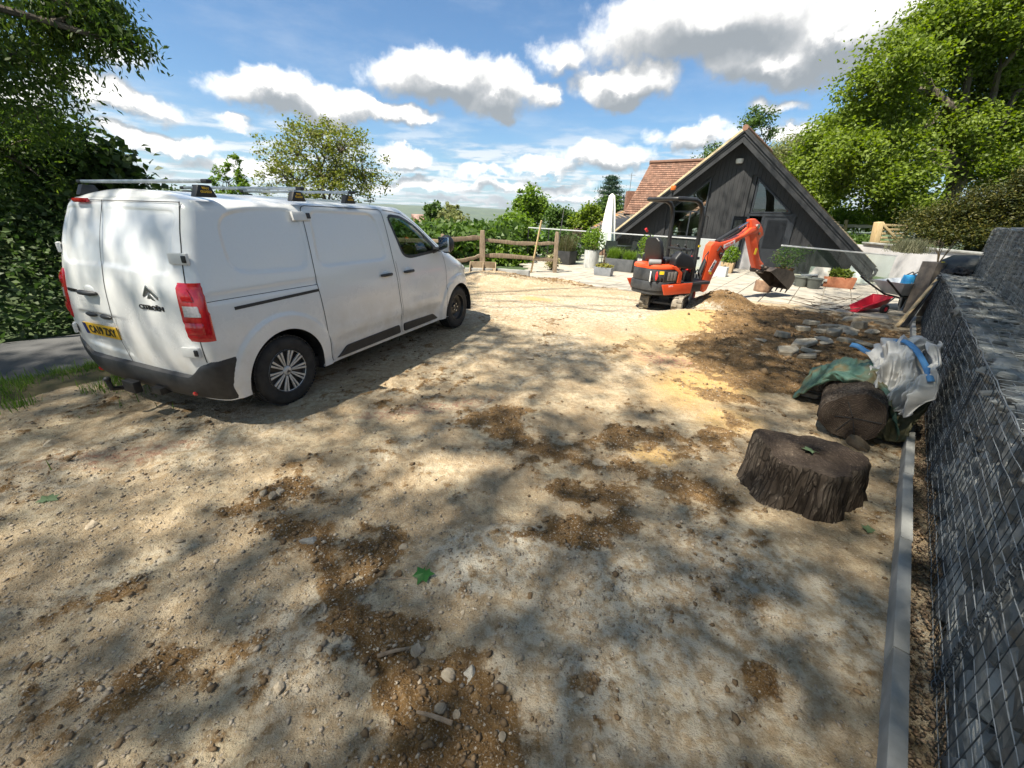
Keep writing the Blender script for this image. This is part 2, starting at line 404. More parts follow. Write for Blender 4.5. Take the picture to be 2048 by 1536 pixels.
# lane of tarmac passing left of the van
LC = [(-13, -4.2), (-9.7, -.07), (-5.97, 4.66), (-4.75, 6.6), (-4.05, 8.6), (-3.8, 11), (-4.2, 16), (-5.5, 24)]
def poly_smooth(P, n):
    P = np.array(P, float); t = np.linspace(0, len(P)-1, n); i = np.clip(t.astype(int), 0, len(P)-2); f = (t-i)[:, None]
    p0 = P[np.clip(i-1, 0, len(P)-1)]; p1 = P[i]; p2 = P[i+1]; p3 = P[np.clip(i+2, 0, len(P)-1)]
    return .5*(2*p1+(p2-p0)*f+(2*p0-5*p1+4*p2-p3)*f**2+(3*p1-p0-3*p2+p3)*f**3)
lc = poly_smooth(LC, 90); tn = np.gradient(lc, axis=0); tn /= np.linalg.norm(tn, axis=1)[:, None]; nn = np.stack([tn[:, 1], -tn[:, 0]], 1)
def lane_dist(x, y):
    p = np.stack([np.ravel(x), np.ravel(y)], 1); best = np.full(len(p), 1e9); sg = np.zeros(len(p))
    for q, n_ in zip(lc, nn):
        d = p-q; dd = (d**2).sum(1); k = dd < best; best = np.where(k, dd, best); sg = np.where(k, d@n_, sg)
    return sg.reshape(np.shape(x))
ww = np.linspace(-1, 1, 13)
wv_ = np.array([.93+.05*math.sin(i*1.3)+.04*math.sin(i*.37) for i in range(90)])
X = lc[:, None, 0]+nn[:, None, 0]*ww*wv_[:, None]; Y = lc[:, None, 1]+nn[:, None, 1]*ww*wv_[:, None]
Z = .035-.03*np.abs(ww)**3+0*X+.01*(fbm(X, Y, 1.5, 3, 2)-.5)+land(X, Y)*(Y > 16)
ii, jj = np.meshgrid(np.arange(89), np.arange(12), indexing='ij')
F = np.stack([ii*13+jj, ii*13+jj+1, (ii+1)*13+jj+1, (ii+1)*13+jj], -1).reshape(-1, 4)
tar = pm('tarmac', (.042, .044, .046), (.085, .085, .085), 1.6, .85, c3=(.06, .06, .06), bump=.8, bscale=90, bdist=.006, detail=8)
tag(np_mesh('lane', np.stack([X, Y, Z], -1).reshape(-1, 3), F, tar, smooth=True), 'grey tarmac lane left of the white van', kind='structure')

# ------------------------------------------------------------------ the dug-over yard
def ell(X, Y, px, py, rx, ry, ang=0., soft=.5, z=0.):
    """soft elliptical patch centred on a ground spot; rx, ry metres, ang degrees from +X"""
    c = G(px, py, z); ca, sa = math.cos(R(ang)), math.sin(R(ang)); dx, dy = X-c[0], Y-c[1]
    q = np.hypot((dx*ca+dy*sa)/rx, (-dx*sa+dy*ca)/ry); return sstep(q, 1+soft, 1-soft)
def stroke(X, Y, P, w0):
    P = [G(*p)[:2] for p in P]; out = np.full(X.shape, 1e9)
    for a, b in zip(P[:-1], P[1:]):
        d = b-a; L = d@d; t = np.clip(((X-a[0])*d[0]+(Y-a[1])*d[1])/L, 0, 1)
        out = np.minimum(out, np.hypot(X-a[0]-d[0]*t, Y-a[1]-d[1]*t))
    return np.exp(-(out/w0)**2)
def yard(X, Y):
    n1 = fbm(X, Y, .7, 4, 1)-.5; n2 = fbm(X, Y, 3.1, 4, 5)-.5; n3 = fbm(X, Y, 14, 4, 8)-.5
    n4 = fbm(X+.4*n2, Y*1.0, 46, 3, 12)-.5
    wob = .35*n1+.22*n2+.10*n3; Xw = X+wob; Yw = Y+.35*(fbm(X, Y, .8, 4, 31)-.5)+.22*(fbm(X, Y, 3.3, 4, 33)-.5)+.10*(fbm(X, Y, 12, 3, 35)-.5)
    soil = np.zeros_like(X)
    soil = np.maximum(soil, stroke(Xw, Yw, [(560, 1075), (640, 1105), (700, 1200), (770, 1310), (850, 1440), (900, 1600)], .125))
    soil = np.maximum(soil, ell(Xw, Yw, 945, 1440, .20, .27, 60)); soil = np.maximum(soil, ell(Xw, Yw, 740, 1130, .30, .16, 70)*.95)
    soil = np.maximum(soil, ell(Xw, Yw, 790, 1260, .12, .22, 80)*.95)
    for q in [(1180, 1060, .35, .16, 20, .85), (1190, 980, .30, .14, 150, .8), (990, 842, .35, .18, 10, .85), (1510, 1380, .10, .08, 0, 1), (535, 1005, .30, .10, 20, .9),
              (380, 1350, .12, .28, 100, .75), (130, 1235, .28, .12, 30, .6), (1320, 960, .45, .16, 160, .75), (1250, 870, .5, .22, 20, .7), (1390, 880, .30, .15, 20, .6),
              (1560, 1000, .22, .05, 130, .9), (1090, 1075, .28, .05, 15, .8), (700, 1000, .5, .10, 25, .4), (1470, 800, .5, .25, 140, .6)]:
        soil = np.maximum(soil, ell(Xw, Yw, *q[:5])*q[5])
    soil = np.maximum(soil, stroke(Xw, Yw, [(930, 830), (1090, 890), (1280, 960), (1450, 1010)], .17)*.62); soil = np.maximum(soil, stroke(Xw, Yw, [(1180, 870), (1330, 900), (1480, 850)], .14)*.55)
    # dug earth on the right, up to the patio
    big = ell(Xw, Yw, 1640, 680, 2.3, 1.6, 45, .25); big = np.maximum(big, ell(Xw, Yw, 1560, 725, 1.3, 1.2, 40, .3)); big = np.maximum(big, ell(Xw, Yw, 1520, 625, 1.5, .7, 0, .4)*.9)
    soil = np.maximum(soil, big*.95)
    soil = np.maximum(soil, ell(Xw, Yw, 1180, 568, 3.2, .55, -18, .4)*.55)
    sa_, sb_ = X*.42+Y*.9, X*.9-Y*.42
    smear = sstep(fbm(sa_*.55, sb_*2.4, 1., 5, 41, .6), .53, .72)*.22*sstep(np.hypot(X, Y-2.5), 7.5, 4)+sstep(fbm(X, Y, 2.6, 5, 47, .6), .55, .72)*.18*sstep(np.hypot(X-1, Y-3), 6, 3)
    soil = np.maximum(soil, smear); soil = np.clip(soil+1.0*n2*(soil > .03)+1.2*n3*(soil > .03)+.5*n4*(soil > .03), 0, 1)
    sand = np.maximum.reduce([ell(Xw, Yw, 1420, 765, .9, .55, 30), ell(Xw, Yw, 1400, 650, 1.0, .6, 20)*.9, ell(Xw, Yw, 1330, 700, 1.0, .8)*.5, ell(Xw, Yw, 1450, 840, .35, .25)*.8, ell(Xw, Yw, 1290, 905, .2, .12)*.9, ell(Xw, Yw, 1075, 600, .35, .2)*.9])
    crust = np.maximum.reduce([ell(Xw, Yw, 1000, 1120, .34, .24, 30, .35), ell(Xw, Yw, 1320, 1260, .6, .55, 0, .6)*1.0, ell(Xw, Yw, 1680, 1250, .35, .9, 50, .5)*.9, ell(Xw, Yw, 600, 1300, .35, .3, 0, .7)*.7,
                               ell(Xw, Yw, 1230, 620, 3, 1.2, 0, .7)*.8, ell(Xw, Yw, 1100, 700, 1.6, .9, 0, .7)*.5, ell(Xw, Yw, 300, 900, 1.2, .5, 30, .7)*.4])
    crust = np.clip(crust+.8*n2+.2*n1, 0, 1)
    red = np.maximum.reduce([ell(Xw, Yw, 1330, 720, .5, .22, 150), ell(Xw, Yw, 840, 820, .6, .12, 20)*.7, ell(Xw, Yw, 250, 905, .5, .1, 20)*.6, ell(Xw, Yw, 700, 640, .6, .2)*.0])
    # relief
    Zr = .05*n1+.040*n2+.036*n3*(.5+.9*soil)+.020*n4*(.5+1.1*soil)
    Zr = Zr+.05*ell(X, Y, 990, 838, .45, .2, 10, .9)+.018*stroke(Xw, Yw, [(640, 1105), (700, 1200), (770, 1310), (850, 1440), (900, 1600)], .10)
    Zr = Zr-.028*stroke(Xw, Yw, [(650, 1120), (705, 1215), (765, 1320), (840, 1450), (880, 1600)], .03)
    Zr = Zr+.014*ell(Xw, Yw, 1000, 1120, .34, .24, 30, .12)          # crusted plate left proud by the digger bucket
    soil = soil*(1-.75*ell(Xw, Yw, 1405, 625, .55, .45, 30, .6)); Zr = Zr+.34*ell(X, Y, 1440, 612, .62, .42, 30, .9)+.16*ell(X, Y, 1380, 640, .8, .5, 10, .9)+.12*ell(X, Y, 1500, 650, .8, .5, 20, .9)   # spoil heap by the tracks
    Zr = Zr+.20*ell(X, Y, 985, 556, 1.0, .45, 0, .9)+.10*ell(X, Y, 1080, 565, 1.1, .35, 0, .9)+.06*ell(X, Y, 1210, 572, 1.5, .3, -18, .9)
    Zr = Zr+.10*ell(X, Y, 1560, 690, 1.4, .8, 30, .8)*(.6+n2)+.05*ell(X, Y, 1470, 700, .8, .5, 30, .9)
    for k in range(5):                                                   # wheel and bucket ruts
        Zr = Zr-.014*stroke(Xw, Yw, [(-100, 1150-k*70), (420, 985-k*45), (760, 850-k*25), (1000, 760-k*12)], .07)
    rip = np.sin((X*.8+Y*.55)*70+6*n1)*.0035*np.maximum(ell(X, Y, 990, 1100, .35, .3, 30), ell(X, Y, 1140, 725, .7, .4))
    Zr = Zr+rip
    for P_, w_ in (([(-60, 1260), (380, 1090), (800, 905), (1090, 740)], .085), ([(-60, 1010), (330, 905), (640, 830)], .085)):     # tyre prints
        t_ = stroke(Xw, Yw, P_, w_); Zr = Zr-.012*t_+.0045*t_*np.sign(np.sin((X*.5+Y*.87)*105))*np.sign(np.sin((X*.87-Y*.5)*75+1.2)); crust = np.maximum(crust, .5*t_)
    # tyre spread: flat under the van
    return Zr, soil, sand, crust, red
ys = np.concatenate([np.arange(-3.2, .3, .05), np.geomspace(.3+.6, 16.2+.6, 560)-.6]); xs = np.concatenate([np.arange(-8, -4, .05), np.arange(-4, 3.4, .0145), np.geomspace(3.4, 13.5, 260)])
X, Y = np.meshgrid(xs, ys)
Zg, soil, sand, crust, red = yard(X, Y)
ld = lane_dist(X[::6, ::6], Y[::6, ::6])
# sink the sheet under the lane, verge and patio
LDf = lane_dist(X, Y)
Zg = Zg-.14*sstep(LDf, 1.15, .85)*1.0
pat = None
# patio region: beyond its front edge line
PE = [(.2, 12.3), (1.2, 11.95), (2.3, 11.1), (3.4, 10.7), (4.9, 10.45), (5.7, 9.95), (6.6, 9.45), (7.2, 8.8), (7.8, 8.5), (9.6, 8.4)]
pe = np.array(PE)
def patio_d(x, y):
    return y-np.interp(x, pe[:, 0], pe[:, 1])
Zg = Zg-(.16+Zg*1.0)*sstep(patio_d(X, Y)+.25*(fbm(X, Y, 2.2, 3, 55)-.5), .05, .5)*(X > .2)
Zg = Zg-.2*sstep(offw(X, Y), .75, .9)
Zg = Zg-.9*sstep(Y-13.9+.0*X, 0, 2.0)*(X < 1.3)
V = np.stack([X, Y, Zg], -1).reshape(-1, 3); n1_, n2_ = X.shape
ii, jj = np.meshgrid(np.arange(n1_-1), np.arange(n2_-1), indexing='ij')
F = np.stack([ii*n2_+jj, ii*n2_+jj+1, (ii+1)*n2_+jj+1, (ii+1)*n2_+jj], -1).reshape(-1, 4)
m, nt = new_mat('dug_earth'); tcn = nt.new('ShaderNodeTexCoord'); O = tcn.outputs['Object']
def at_(n): a = nt.new('ShaderNodeAttribute', attribute_name=n); return a.outputs['Fac']
f_a = nt.noise(O, 2.2, 8, .62); f_b = nt.noise(O, 17, 7, .65); f_c = nt.noise(O, 120, 5, .6); vo = nt.new('ShaderNodeTexVoronoi'); nt.l.new(O, vo.inputs['Vector']); vo.inputs['Scale'].default_value = 75; vo.inputs['Randomness'].default_value = 1
base = nt.ramp(f_a, [(.25, (.28, .20, .115)), (.48, (.42, .33, .215)), (.62, (.49, .41, .28)), (.8, (.54, .47, .345))])
base = nt.mix(nt.math('MULTIPLY', nt.step(f_b, .40, .62), .62), base, (.27, .19, .105))
base = nt.mix(nt.math('MULTIPLY', at_('crust'), nt.step(f_b, .62, .38)), base, (.51, .47, .385))
base = nt.mix(nt.math('MULTIPLY', at_('sand'), .85), base, nt.ramp(f_b, [(.3, (.40, .225, .06)), (.7, (.56, .38, .15))]))
base = nt.mix(nt.math('MULTIPLY', at_('red'), nt.step(f_b, .4, .65)), base, (.34, .16, .12))
soilc = nt.ramp(f_b, [(.3, (.105, .058, .022)), (.55, (.185, .108, .042)), (.75, (.29, .185, .085))])
base = nt.mix(nt.step(nt.math('ADD', at_('soil'), nt.math('MULTIPLY_ADD', f_b, .9, -.45)), .22, .62), base, soilc)
# grit: small pale and dark stones as fine colour
vr = nt.new('ShaderNodeSeparateColor'); nt.l.new(vo.outputs['Color'], vr.inputs[0])
base = nt.mix(nt.math('MULTIPLY', nt.step(vr.outputs[0], .90, .93), nt.step(vo.outputs['Distance'], .42, .30)), base, nt.ramp(vr.outputs[1], [(0, (.52, .46, .38)), (.6, (.40, .34, .27)), (1, (.16, .13, .11))]))
base = nt.mix(nt.math('MULTIPLY', nt.step(f_c, .53, .68), .5), base, (.55, .47, .36)); base = nt.mix(nt.math('MULTIPLY', nt.step(f_c, .47, .32), .34), base, (.09, .06, .035))
nt.l.new(base, nt.b.inputs['Base Color']); nt.b.inputs['Roughness'].default_value = .95; nt.b.inputs['Specular IOR Level'].default_value = .2
bm1 = nt.new('ShaderNodeBump'); bm1.inputs['Strength'].default_value = .9; bm1.inputs['Distance'].default_value = .028
hh = nt.math('ADD', nt.math('MULTIPLY', f_b, 1.2), nt.math('MULTIPLY', f_c, .55)); nt.l.new(hh, bm1.inputs['Height']); nt.l.new(bm1.outputs[0], nt.b.inputs['Normal'])
tag(np_mesh('ground', V, F, m, smooth=True, attrs=dict(soil=soil.ravel(), sand=sand.ravel(), crust=crust.ravel(), red=red.ravel())), 'dug over pale dirt yard with dark soil patches', kind='structure')
def gz(x, y):
    a = np.array([[float(x)]]); b = np.array([[float(y)]])
    return float(yard(a, b)[0][0, 0])
def ground_at(px, py): p = G(px, py); return (p[0], p[1], gz(p[0], p[1]))

# ------------------------------------------------------------------ loose gravel and crumbs (uncountable)
ico_v = np.array([(0, 0, 1), (.9, 0, .2), (.28, .85, .25), (-.72, .53, .2), (-.72, -.53, .25), (.28, -.85, .2), (0, 0, -.7)], float)
ico_f = np.array([(0, 1, 2), (0, 2, 3), (0, 3, 4), (0, 4, 5), (0, 5, 1), (6, 2, 1), (6, 3, 2), (6, 4, 3), (6, 5, 4), (6, 1, 5)])
def pebble_cloud(name, P, S, mat, label):
    n = len(P); k = len(ico_v)
    th = rng.uniform(0, 6.283, n); q = ico_v[None]*(1+rng.uniform(-.35, .35, (n, k, 1)))
    sc = S[:, None, None]*np.stack([rng.uniform(.7, 1.35, n), rng.uniform(.6, 1.1, n), rng.uniform(.45, .85, n)], 1)[:, None, :]
    q = q*sc; c, s_ = np.cos(th)[:, None], np.sin(th)[:, None]
    x = q[:, :, 0]*c-q[:, :, 1]*s_; y = q[:, :, 0]*s_+q[:, :, 1]*c
    V = np.stack([x, y, q[:, :, 2]], -1)+P[:, None, :]
    F = ico_f[None]+(np.arange(n)*k)[:, None, None]
    return tag(np_mesh(name, V.reshape(-1, 3), F.reshape(-1, 3), mat), label, kind='stuff')
M['stone'] = pm('pale_stone', (.26, .205, .14), (.46, .39, .29), 30, .95, bump=.9, bscale=110, bdist=.005, island=.30)
M['pebble'] = pm('grit', (.22, .175, .125), (.43, .365, .28), 7, .95, island=.42)
M['clod'] = pm('soil_clods', (.10, .062, .030), (.21, .14, .075), 12, .95, island=.3)
def scatter(n, f, smin, smax, pw, name, mat, label):
    x = rng.uniform(-6.5, 9, n*4); y = rng.uniform(.3, 1, n*4)**1.0; y = .3+rng.exponential(3.6, n*4); k = (y < 13)&(offw(x, y) < .62)&(np.abs(x) < 1.35*y+1.2)
    x, y = x[k], y[k]; _, so, sa, cr, re = yard(x, y); z = _
    keep = rng.uniform(0, 1, len(x)) < f(x, y, so, cr); keep &= (lane_dist(x, y) > 1.2)&((patio_d(x, y) < .1)|(x < .3))&(y < 14.2)
    x, y, z = x[keep][:n], y[keep][:n], z[keep][:n]
    S = smin+(smax-smin)*rng.uniform(0, 1, len(x))**pw
    return pebble_cloud(name, np.stack([x, y, z+S*.12], 1), S, mat, label)
patch = lambda x, y: sstep(fbm(x, y, 1.1, 4, 77), .44, .62)
scatter(30000, lambda x, y, s_, c: (.25+.75*patch(x, y))*sstep(y, 4.5, 2.), .0025, .011, 3, 'fine_gravel', M['pebble'], 'fine grit scattered over the nearest dirt')
scatter(26000, lambda x, y, s_, c: .10+.9*np.clip(patch(x, y)*(.6+.6*c), 0, 1), .003, .017, 7, 'gravel', M['pebble'], 'pale gravel and grit strewn over the yard')
scatter(34000, lambda x, y, s_, c: s_**1.2, .004, .022, 5, 'soil_crumbs', M['clod'], 'dark soil crumbs in the dug patches')
scatter(2600, lambda x, y, s_, c: s_*sstep(x, 2.5, 4)*sstep(y, 3.5, 5.), .015, .075, 3, 'earth_clods', M['clod'], 'lumps of dug earth in the dark soil on the right')
# strip of dead leaves and grit between kerb and gabion
n = 5000; al = rng.uniform(.6, 11.5, n); of = rng.uniform(.49, .63, n)
P = np.stack([WD[0]*al+WN[0]*of, WD[1]*al+WN[1]*of, np.full(n, .004)+rng.uniform(0, .02, n)], 1)
pebble_cloud('leaf_litter', P, rng.uniform(.004, .014, n), pm('litter', (.10, .06, .035), (.32, .24, .16), 20, .95, island=.5), 'brown leaf litter and grit between kerb and gabion wall')

# ------------------------------------------------------------------ kerb: concrete edging lengths end to end
kb = thing('kerb', 'long concrete edging kerb running along the foot of the gabion wall', 'kerb', (0, 0, 0))
a0 = .2
while a0 < 11.3:
    L = .91; e = Vector((WD[0], WD[1], 0)); o = .464+random.uniform(-.007, .007); t = random.uniform(-.007, .007)
    p = e*(a0+.004)+Vector((WN[0], WN[1], 0))*o; q = e*(a0+L-.004)+Vector((WN[0], WN[1], 0))*(o+t)
    MB().bar(p+Vector((0, 0, .0)), q+Vector((0, 0, random.uniform(0, .004))), .055, .21).build('edging', M['concrete'], kb, bevel=.006)
    a0 += L

# ------------------------------------------------------------------ gabion wall: two stepped rows of wire baskets packed with slate
gab = thing('gabion_wall', 'stepped grey gabion wall of slate packed in wire baskets', 'gabion wall', (0, 0, 0))
slate_m = pm('slate', (.10, .105, .10), (.235, .24, .225), 5, .85, spec=.2, c3=(.27, .265, .24), stretch=(1, 1, 3), bump=.7, bscale=34, bdist=.01, island=.5, detail=8)
def W3(al, of, z): return np.array([WD[0]*al+WN[0]*of, WD[1]*al+WN[1]*of, z])
sv = np.array([(x, y, z) for x in (-1, 1) for y in (-1, 1) for z in (-1, 1)], float)
sf = np.array([(0, 1, 3, 2), (4, 6, 7, 5), (0, 4, 5, 1), (2, 3, 7, 6), (0, 2, 6, 4), (1, 5, 7, 3)])
stones = []      # (centre, half sizes, rotation about wall normal, yaw) in wall axes
def face_fill(al0, al1, z0, z1, off, slab_of):
    al = al0
    while al < al1:
        z = z0+random.uniform(-.02, .02)
        wmax = 0
        colw = random.uniform(.09, .20) if al > 4.2 else random.uniform(.13, .26)
        while z < z1:
            s_ = slab_of(al, z)                       # 1 = thin slabs, 0 = chunky
            h = random.uniform(.022, .05)*s_+random.uniform(.07, .17)*(1-s_)
            wd = colw*random.uniform(.8, 1.35)+.05*s_
            if z+h > z1+.03: h = z1+.02-z
            tilt = random.gauss(0, .10+.20*(1-s_)); ho_ = random.uniform(.05, .09)
            stones.append((al+colw/2+random.uniform(-.03, .03), z+h/2, off+ho_+random.uniform(.0, .038), wd/2*.97, h/2*.97, ho_, tilt, random.gauss(0, .14), s_))
            z += h*random.uniform(.94, 1.06)
        al += colw*.92
tier = lambda al, z: 1. if random.random() < sstep(al, 3.2, 5.0)*.9+sstep(z, .62, .85)*.55*sstep(al, 1.5, 4) else .0
face_fill(.3, 11.6, 0.0, .94, .595, tier)
face_fill(3.8, 12.2, .96, 1.74, 1.06, lambda a, z: 1. if random.random() < .9 else 0.)
# ledge on the first row
al = 1.6
while al < 11.6:
    of = .64
    while of < 1.12:
        w_ = random.uniform(.03, .075)
        stones.append((al+random.uniform(0, .06), .925+random.uniform(-.022, .02), of+w_/2, random.uniform(.045, .12), random.uniform(.010, .024), w_*.62, random.gauss(0, .26), random.gauss(0, .8), 1.))
        of += w_*.8
    al += .12
al = 5.
while al < 12.2:
    for of in (1.12, 1.24, 1.36): stones.append((al+random.uniform(0, .1), 1.73+random.uniform(-.01, .025), of, random.uniform(.08, .16), random.uniform(.014, .03), .08, random.gauss(0, .1), random.gauss(0, .4), 1.))
    al += .16
# far end face of the first row
zz = 0
while zz < .92:
    of = .66
    while of < 1.3:
        stones.append((11.62, zz+.03, of, .05, random.uniform(.018, .035), .08, random.gauss(0, .1), random.gauss(0, .3), 1.)); of += .14
    zz += .06
def stone_geo(s_):
    al, z, of, ha, hz, ho, tilt, yaw, k = s_
    q = sv*np.array([ha, hz, ho])                       # wall axes: along, up, out
    q = q*(1+rng.uniform(-.22, .22, q.shape))
    if k < .5:                                         # rock: cut the corners
        q[:, 2] *= np.where(np.abs(rng.uniform(-1, 1, 8)) > .4, 1.0, .7)
    c, s2 = math.cos(tilt), math.sin(tilt); a, u, o = q[:, 0]*c-q[:, 1]*s2, q[:, 0]*s2+q[:, 1]*c, q[:, 2]
    c, s2 = math.cos(yaw), math.sin(yaw); a, o = a*c-o*s2, a*s2+o*c
    a, u, o = a+al, u+z, o+of
    if z < .90 or of > 1.0: o = np.maximum(o, .594 if of < .85 else 1.056)
    return np.stack([WD[0]*a+WN[0]*o, WD[1]*a+WN[1]*o, u], 1)
def shows(s_):
    c = W3(s_[0], s_[2], s_[1]); px, py = PR(c); d = (c-np.array([0, 0, CH]))@FW
    if d < .2 or not (-80 < px < 2120 and -60 < py < 1600): return 0.
    return s_[3]*s_[4]/(d*d)
stones.sort(key=shows, reverse=True)
def chip(bm_v):
    return bm_v
for s_ in stones[:300]:
    me_v = stone_geo(s_); c = me_v.mean(0)
    mb = MB().add([tuple(p) for p in me_v-c], [tuple(f) for f in sf])
    o = mb.build('stone', slate_m, gab, bevel=min(s_[3], s_[4])*.42, seg=1, smooth=False)
    o.location = c
rest = stones[300:]
V = np.concatenate([stone_geo(s_) for s_ in rest]); F = (sf[None]+(np.arange(len(rest))*8)[:, None, None]).reshape(-1, 4)
tag(np_mesh('packed_slate', V, F, slate_m, gab), kind='stuff')
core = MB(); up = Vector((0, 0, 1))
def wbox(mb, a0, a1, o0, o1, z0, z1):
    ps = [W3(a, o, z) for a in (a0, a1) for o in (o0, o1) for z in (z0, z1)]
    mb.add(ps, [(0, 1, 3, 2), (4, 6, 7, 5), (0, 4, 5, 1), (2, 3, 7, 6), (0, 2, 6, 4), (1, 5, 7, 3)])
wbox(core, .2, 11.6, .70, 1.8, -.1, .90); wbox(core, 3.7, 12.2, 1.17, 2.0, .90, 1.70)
core.build('shade_core', pm('fill_shadow', (.02, .024, .027), (.05, .055, .06), 20, .9), gab)  # solid core coloured near black for the shade between the stones
# wire baskets
wire_l = pm('zinc_wire', (.22, .235, .235), (.34, .36, .36), 30, .55, .25); wire_d = pm('shaded_wire', (.045, .055, .065), (.09, .105, .12), 30, .5, .4); wire = MB()  # same zinc wire: uprights and lacing coloured dark for shade
def wpts(f, n, jit):
    return [f(k/n) + rng.normal(0, jit, 3) for k in range(n+1)]
def wav(a0, a1, of, z, amp, n=110):
    p1, p2, p3 = rng.uniform(0, 6.28, 3); al = np.linspace(a0, a1, n); w_ = amp*(np.sin(al*5.1+p1)+.7*np.sin(al*11.3+p2)+.4*np.sin(al*21+p3)); q = np.abs(amp*.6*np.sin(al*7+p2))
    wire.tube([W3(a, of-q_, z+d) for a, d, q_ in zip(al, w_, q)], .0019, 4, False)
def wpath(a0, a1, o0, o1, z0, z1, n, jit=.003, r=.0022):
    wire.tube([W3(a0+(a1-a0)*k/n, o0+(o1-o0)*k/n, z0+(z1-z0)*k/n)+np.append(rng.normal(0, jit, 2), rng.normal(0, jit)) for k in range(n+1)], r, 4, False)
z = .03
while z < .96:
    wav(.3, 11.62, .588, z, .0042, 220); z += .0762
wire.build('wire_mesh', wire_l, gab); wire = MB()
a = .35
while a < 11.6:
    wpath(a, a, .584, .586, 0, .955, 5, .003); a += .0762
wire.build('wire_mesh', wire_d, gab); wire = MB()
z = 1.0
while z < 1.76: wav(3.8, 12.2, 1.05, z, .006); z += .0762
a = 3.8
while a < 12.2: wpath(a, a, 1.047, 1.047, .95, 1.75, 4, .004); a += .0762
for of in (.66, .74, .81, .89, .965, 1.04): wpath(.8, 11.6, of, of, .962, .962, 90, .006)
a = .8
while a < 11.6: wpath(a, a, .59, 1.05, .965, .965, 6, .005); a += .0762
for of in (1.12, 1.2, 1.28, 1.36): wpath(4.5, 12.2, of, of, 1.755, 1.755, 60, .006)
wire.build('wire_mesh', wire_l, gab)
for a in (2.0, 4.0, 6.0, 8.0, 10.0):                    # spiral lacing where two baskets meet
    lac = MB(); n = 28*9; lac.tube([W3(a+.022*math.cos(k*2*math.pi/9), .583+.012*math.sin(k*2*math.pi/9), .01+.94*k/n) for k in range(n+1)], .0026, 4, False)
    for da in (-.012, .012): lac.tube([W3(a+da, .582, 0), W3(a+da, .582, .95)], .0032, 5)
    lac.build('lacing_spiral', wire_d, gab)
edge = MB()
for of, z, a0 in ((.586, .957, .3), (1.048, 1.752, 3.8)):
    edge.tube([W3(a0+(11.6-a0)*k/70, of, z)+rng.normal(0, .004, 3) for k in range(71)], .0032, 5)
edge.build('edge_wire', wire_l, gab)
# ================================================================== the white van
VH = R(21.7); VO = (-2.99, 3.97, 0)
m, nt = new_mat('van_white'); tcn = nt.new('ShaderNodeTexCoord'); sepv = nt.new('ShaderNodeSeparateXYZ'); nt.l.new(tcn.outputs['Object'], sepv.inputs[0])
n_a = nt.noise(tcn.outputs['Object'], 3.2, 6, .6); n_b = nt.noise(tcn.outputs['Object'], 40, 4, .6)
dirt = nt.math('MULTIPLY', nt.step(sepv.outputs[2], 1.15, .28), nt.step(n_a, .32, .72))
dirt = nt.math('MULTIPLY_ADD', nt.step(n_b, .45, .8), .10, dirt)
colv = nt.mix(nt.math('MULTIPLY', dirt, .62), (.74, .745, .735), (.46, .41, .32))
nt.l.new(colv, nt.b.inputs['Base Color']); nt.l.new(nt.math('MULTIPLY_ADD', dirt, .4, .24), nt.b.inputs['Roughness'])
nt.b.inputs['Coat Weight'].default_value = .5; nt.b.inputs['Coat Roughness'].default_value = .08
vwhite = m
M['seam'] = pm('seam_gap', (.03, .03, .03), None, rough=.9)
M['silver'] = pm('silver_plastic', (.50, .50, .49), (.62, .62, .60), 20, .38, .4)
M['red_lens'] = pm('red_lens', (.42, .006, .012), (.58, .012, .02), 26, .12, coat=.6)
M['clear_lens'] = pm('clear_lens', (.42, .40, .40), (.62, .58, .58), 60, .15, coat=.5)
van = thing('parked_van', 'white panel van with silver roof bars and black bumpers parked on the dirt', 'van', VO, 0)
# van axes: x forward, y left
fv = Vector((math.sin(VH), math.cos(VH), 0)); lv = Vector((-math.cos(VH), math.sin(VH), 0))
van.matrix_basis = Matrix.Translation(Vector(VO)) @ Matrix((fv, lv, Vector((0, 0, 1)))).transposed().to_4x4()
zt = np.array([.22, .35, .5, .62, .75, .9, 1.0, 1.15, 1.3, 1.4, 1.5, 1.6, 1.7, 1.75, 1.9])
wt = np.array([.905, .925, .945, .953, .956, .952, .947, .928, .902, .885, .866, .846, .82, .805, .76])
xrt = np.array([-.62, -.68, -.715, -.73, -.735, -.73, -.725, -.71, -.68, -.66, -.632, -.60, -.562, -.542, -.50])
xft = np.array([3.98, 4.08, 4.13, 4.135, 4.12, 4.06, 3.99, 3.64, 3.30, 3.14, 2.99, 2.84, 2.67, 2.58, 2.30])
zd = np.linspace(.2, 1.92, 345)
def smooth_tab(t, k):
    a = np.interp(zd, zt, t); ap = np.pad(a, k, mode='edge'); return np.convolve(ap, np.ones(2*k+1)/(2*k+1), 'valid')
WT, XR, XF = smooth_tab(wt, 12), smooth_tab(xrt, 12), smooth_tab(xft, 9)
def vw(z): return np.interp(z, zd, WT)
def vxr(z): return np.interp(z, zd, XR)
def vxf(z): return np.interp(z, zd, XF)
RA, RNX, FA, FNX = .15, 3.6, 1.15, 2.7
def half_outline(z, nr_=30, ns=170, nf=46):
    """right half of the plan outline at height z, rear centre -> front centre"""
    w_, xr, xf = vw(z), vxr(z), vxf(z)
    t = np.linspace(0, math.pi/2, nr_); y1 = w_*np.sin(t)**(2/RNX); x1 = xr+RA-RA*np.cos(t)**(2/RNX)
    fa = FA-.25*sstep(z, 1.0, 1.3)
    x2 = np.linspace(xr+RA, xf-fa, ns+2)[1:-1]; y2 = np.full(ns, w_)
    t = np.linspace(math.pi/2, 0, nf); y3 = w_*np.sin(t)**(2/FNX); x3 = xf-fa+fa*np.cos(t)**(2/FNX)
    return np.concatenate([x1, x2, x3]), np.concatenate([y1, y2, y3])
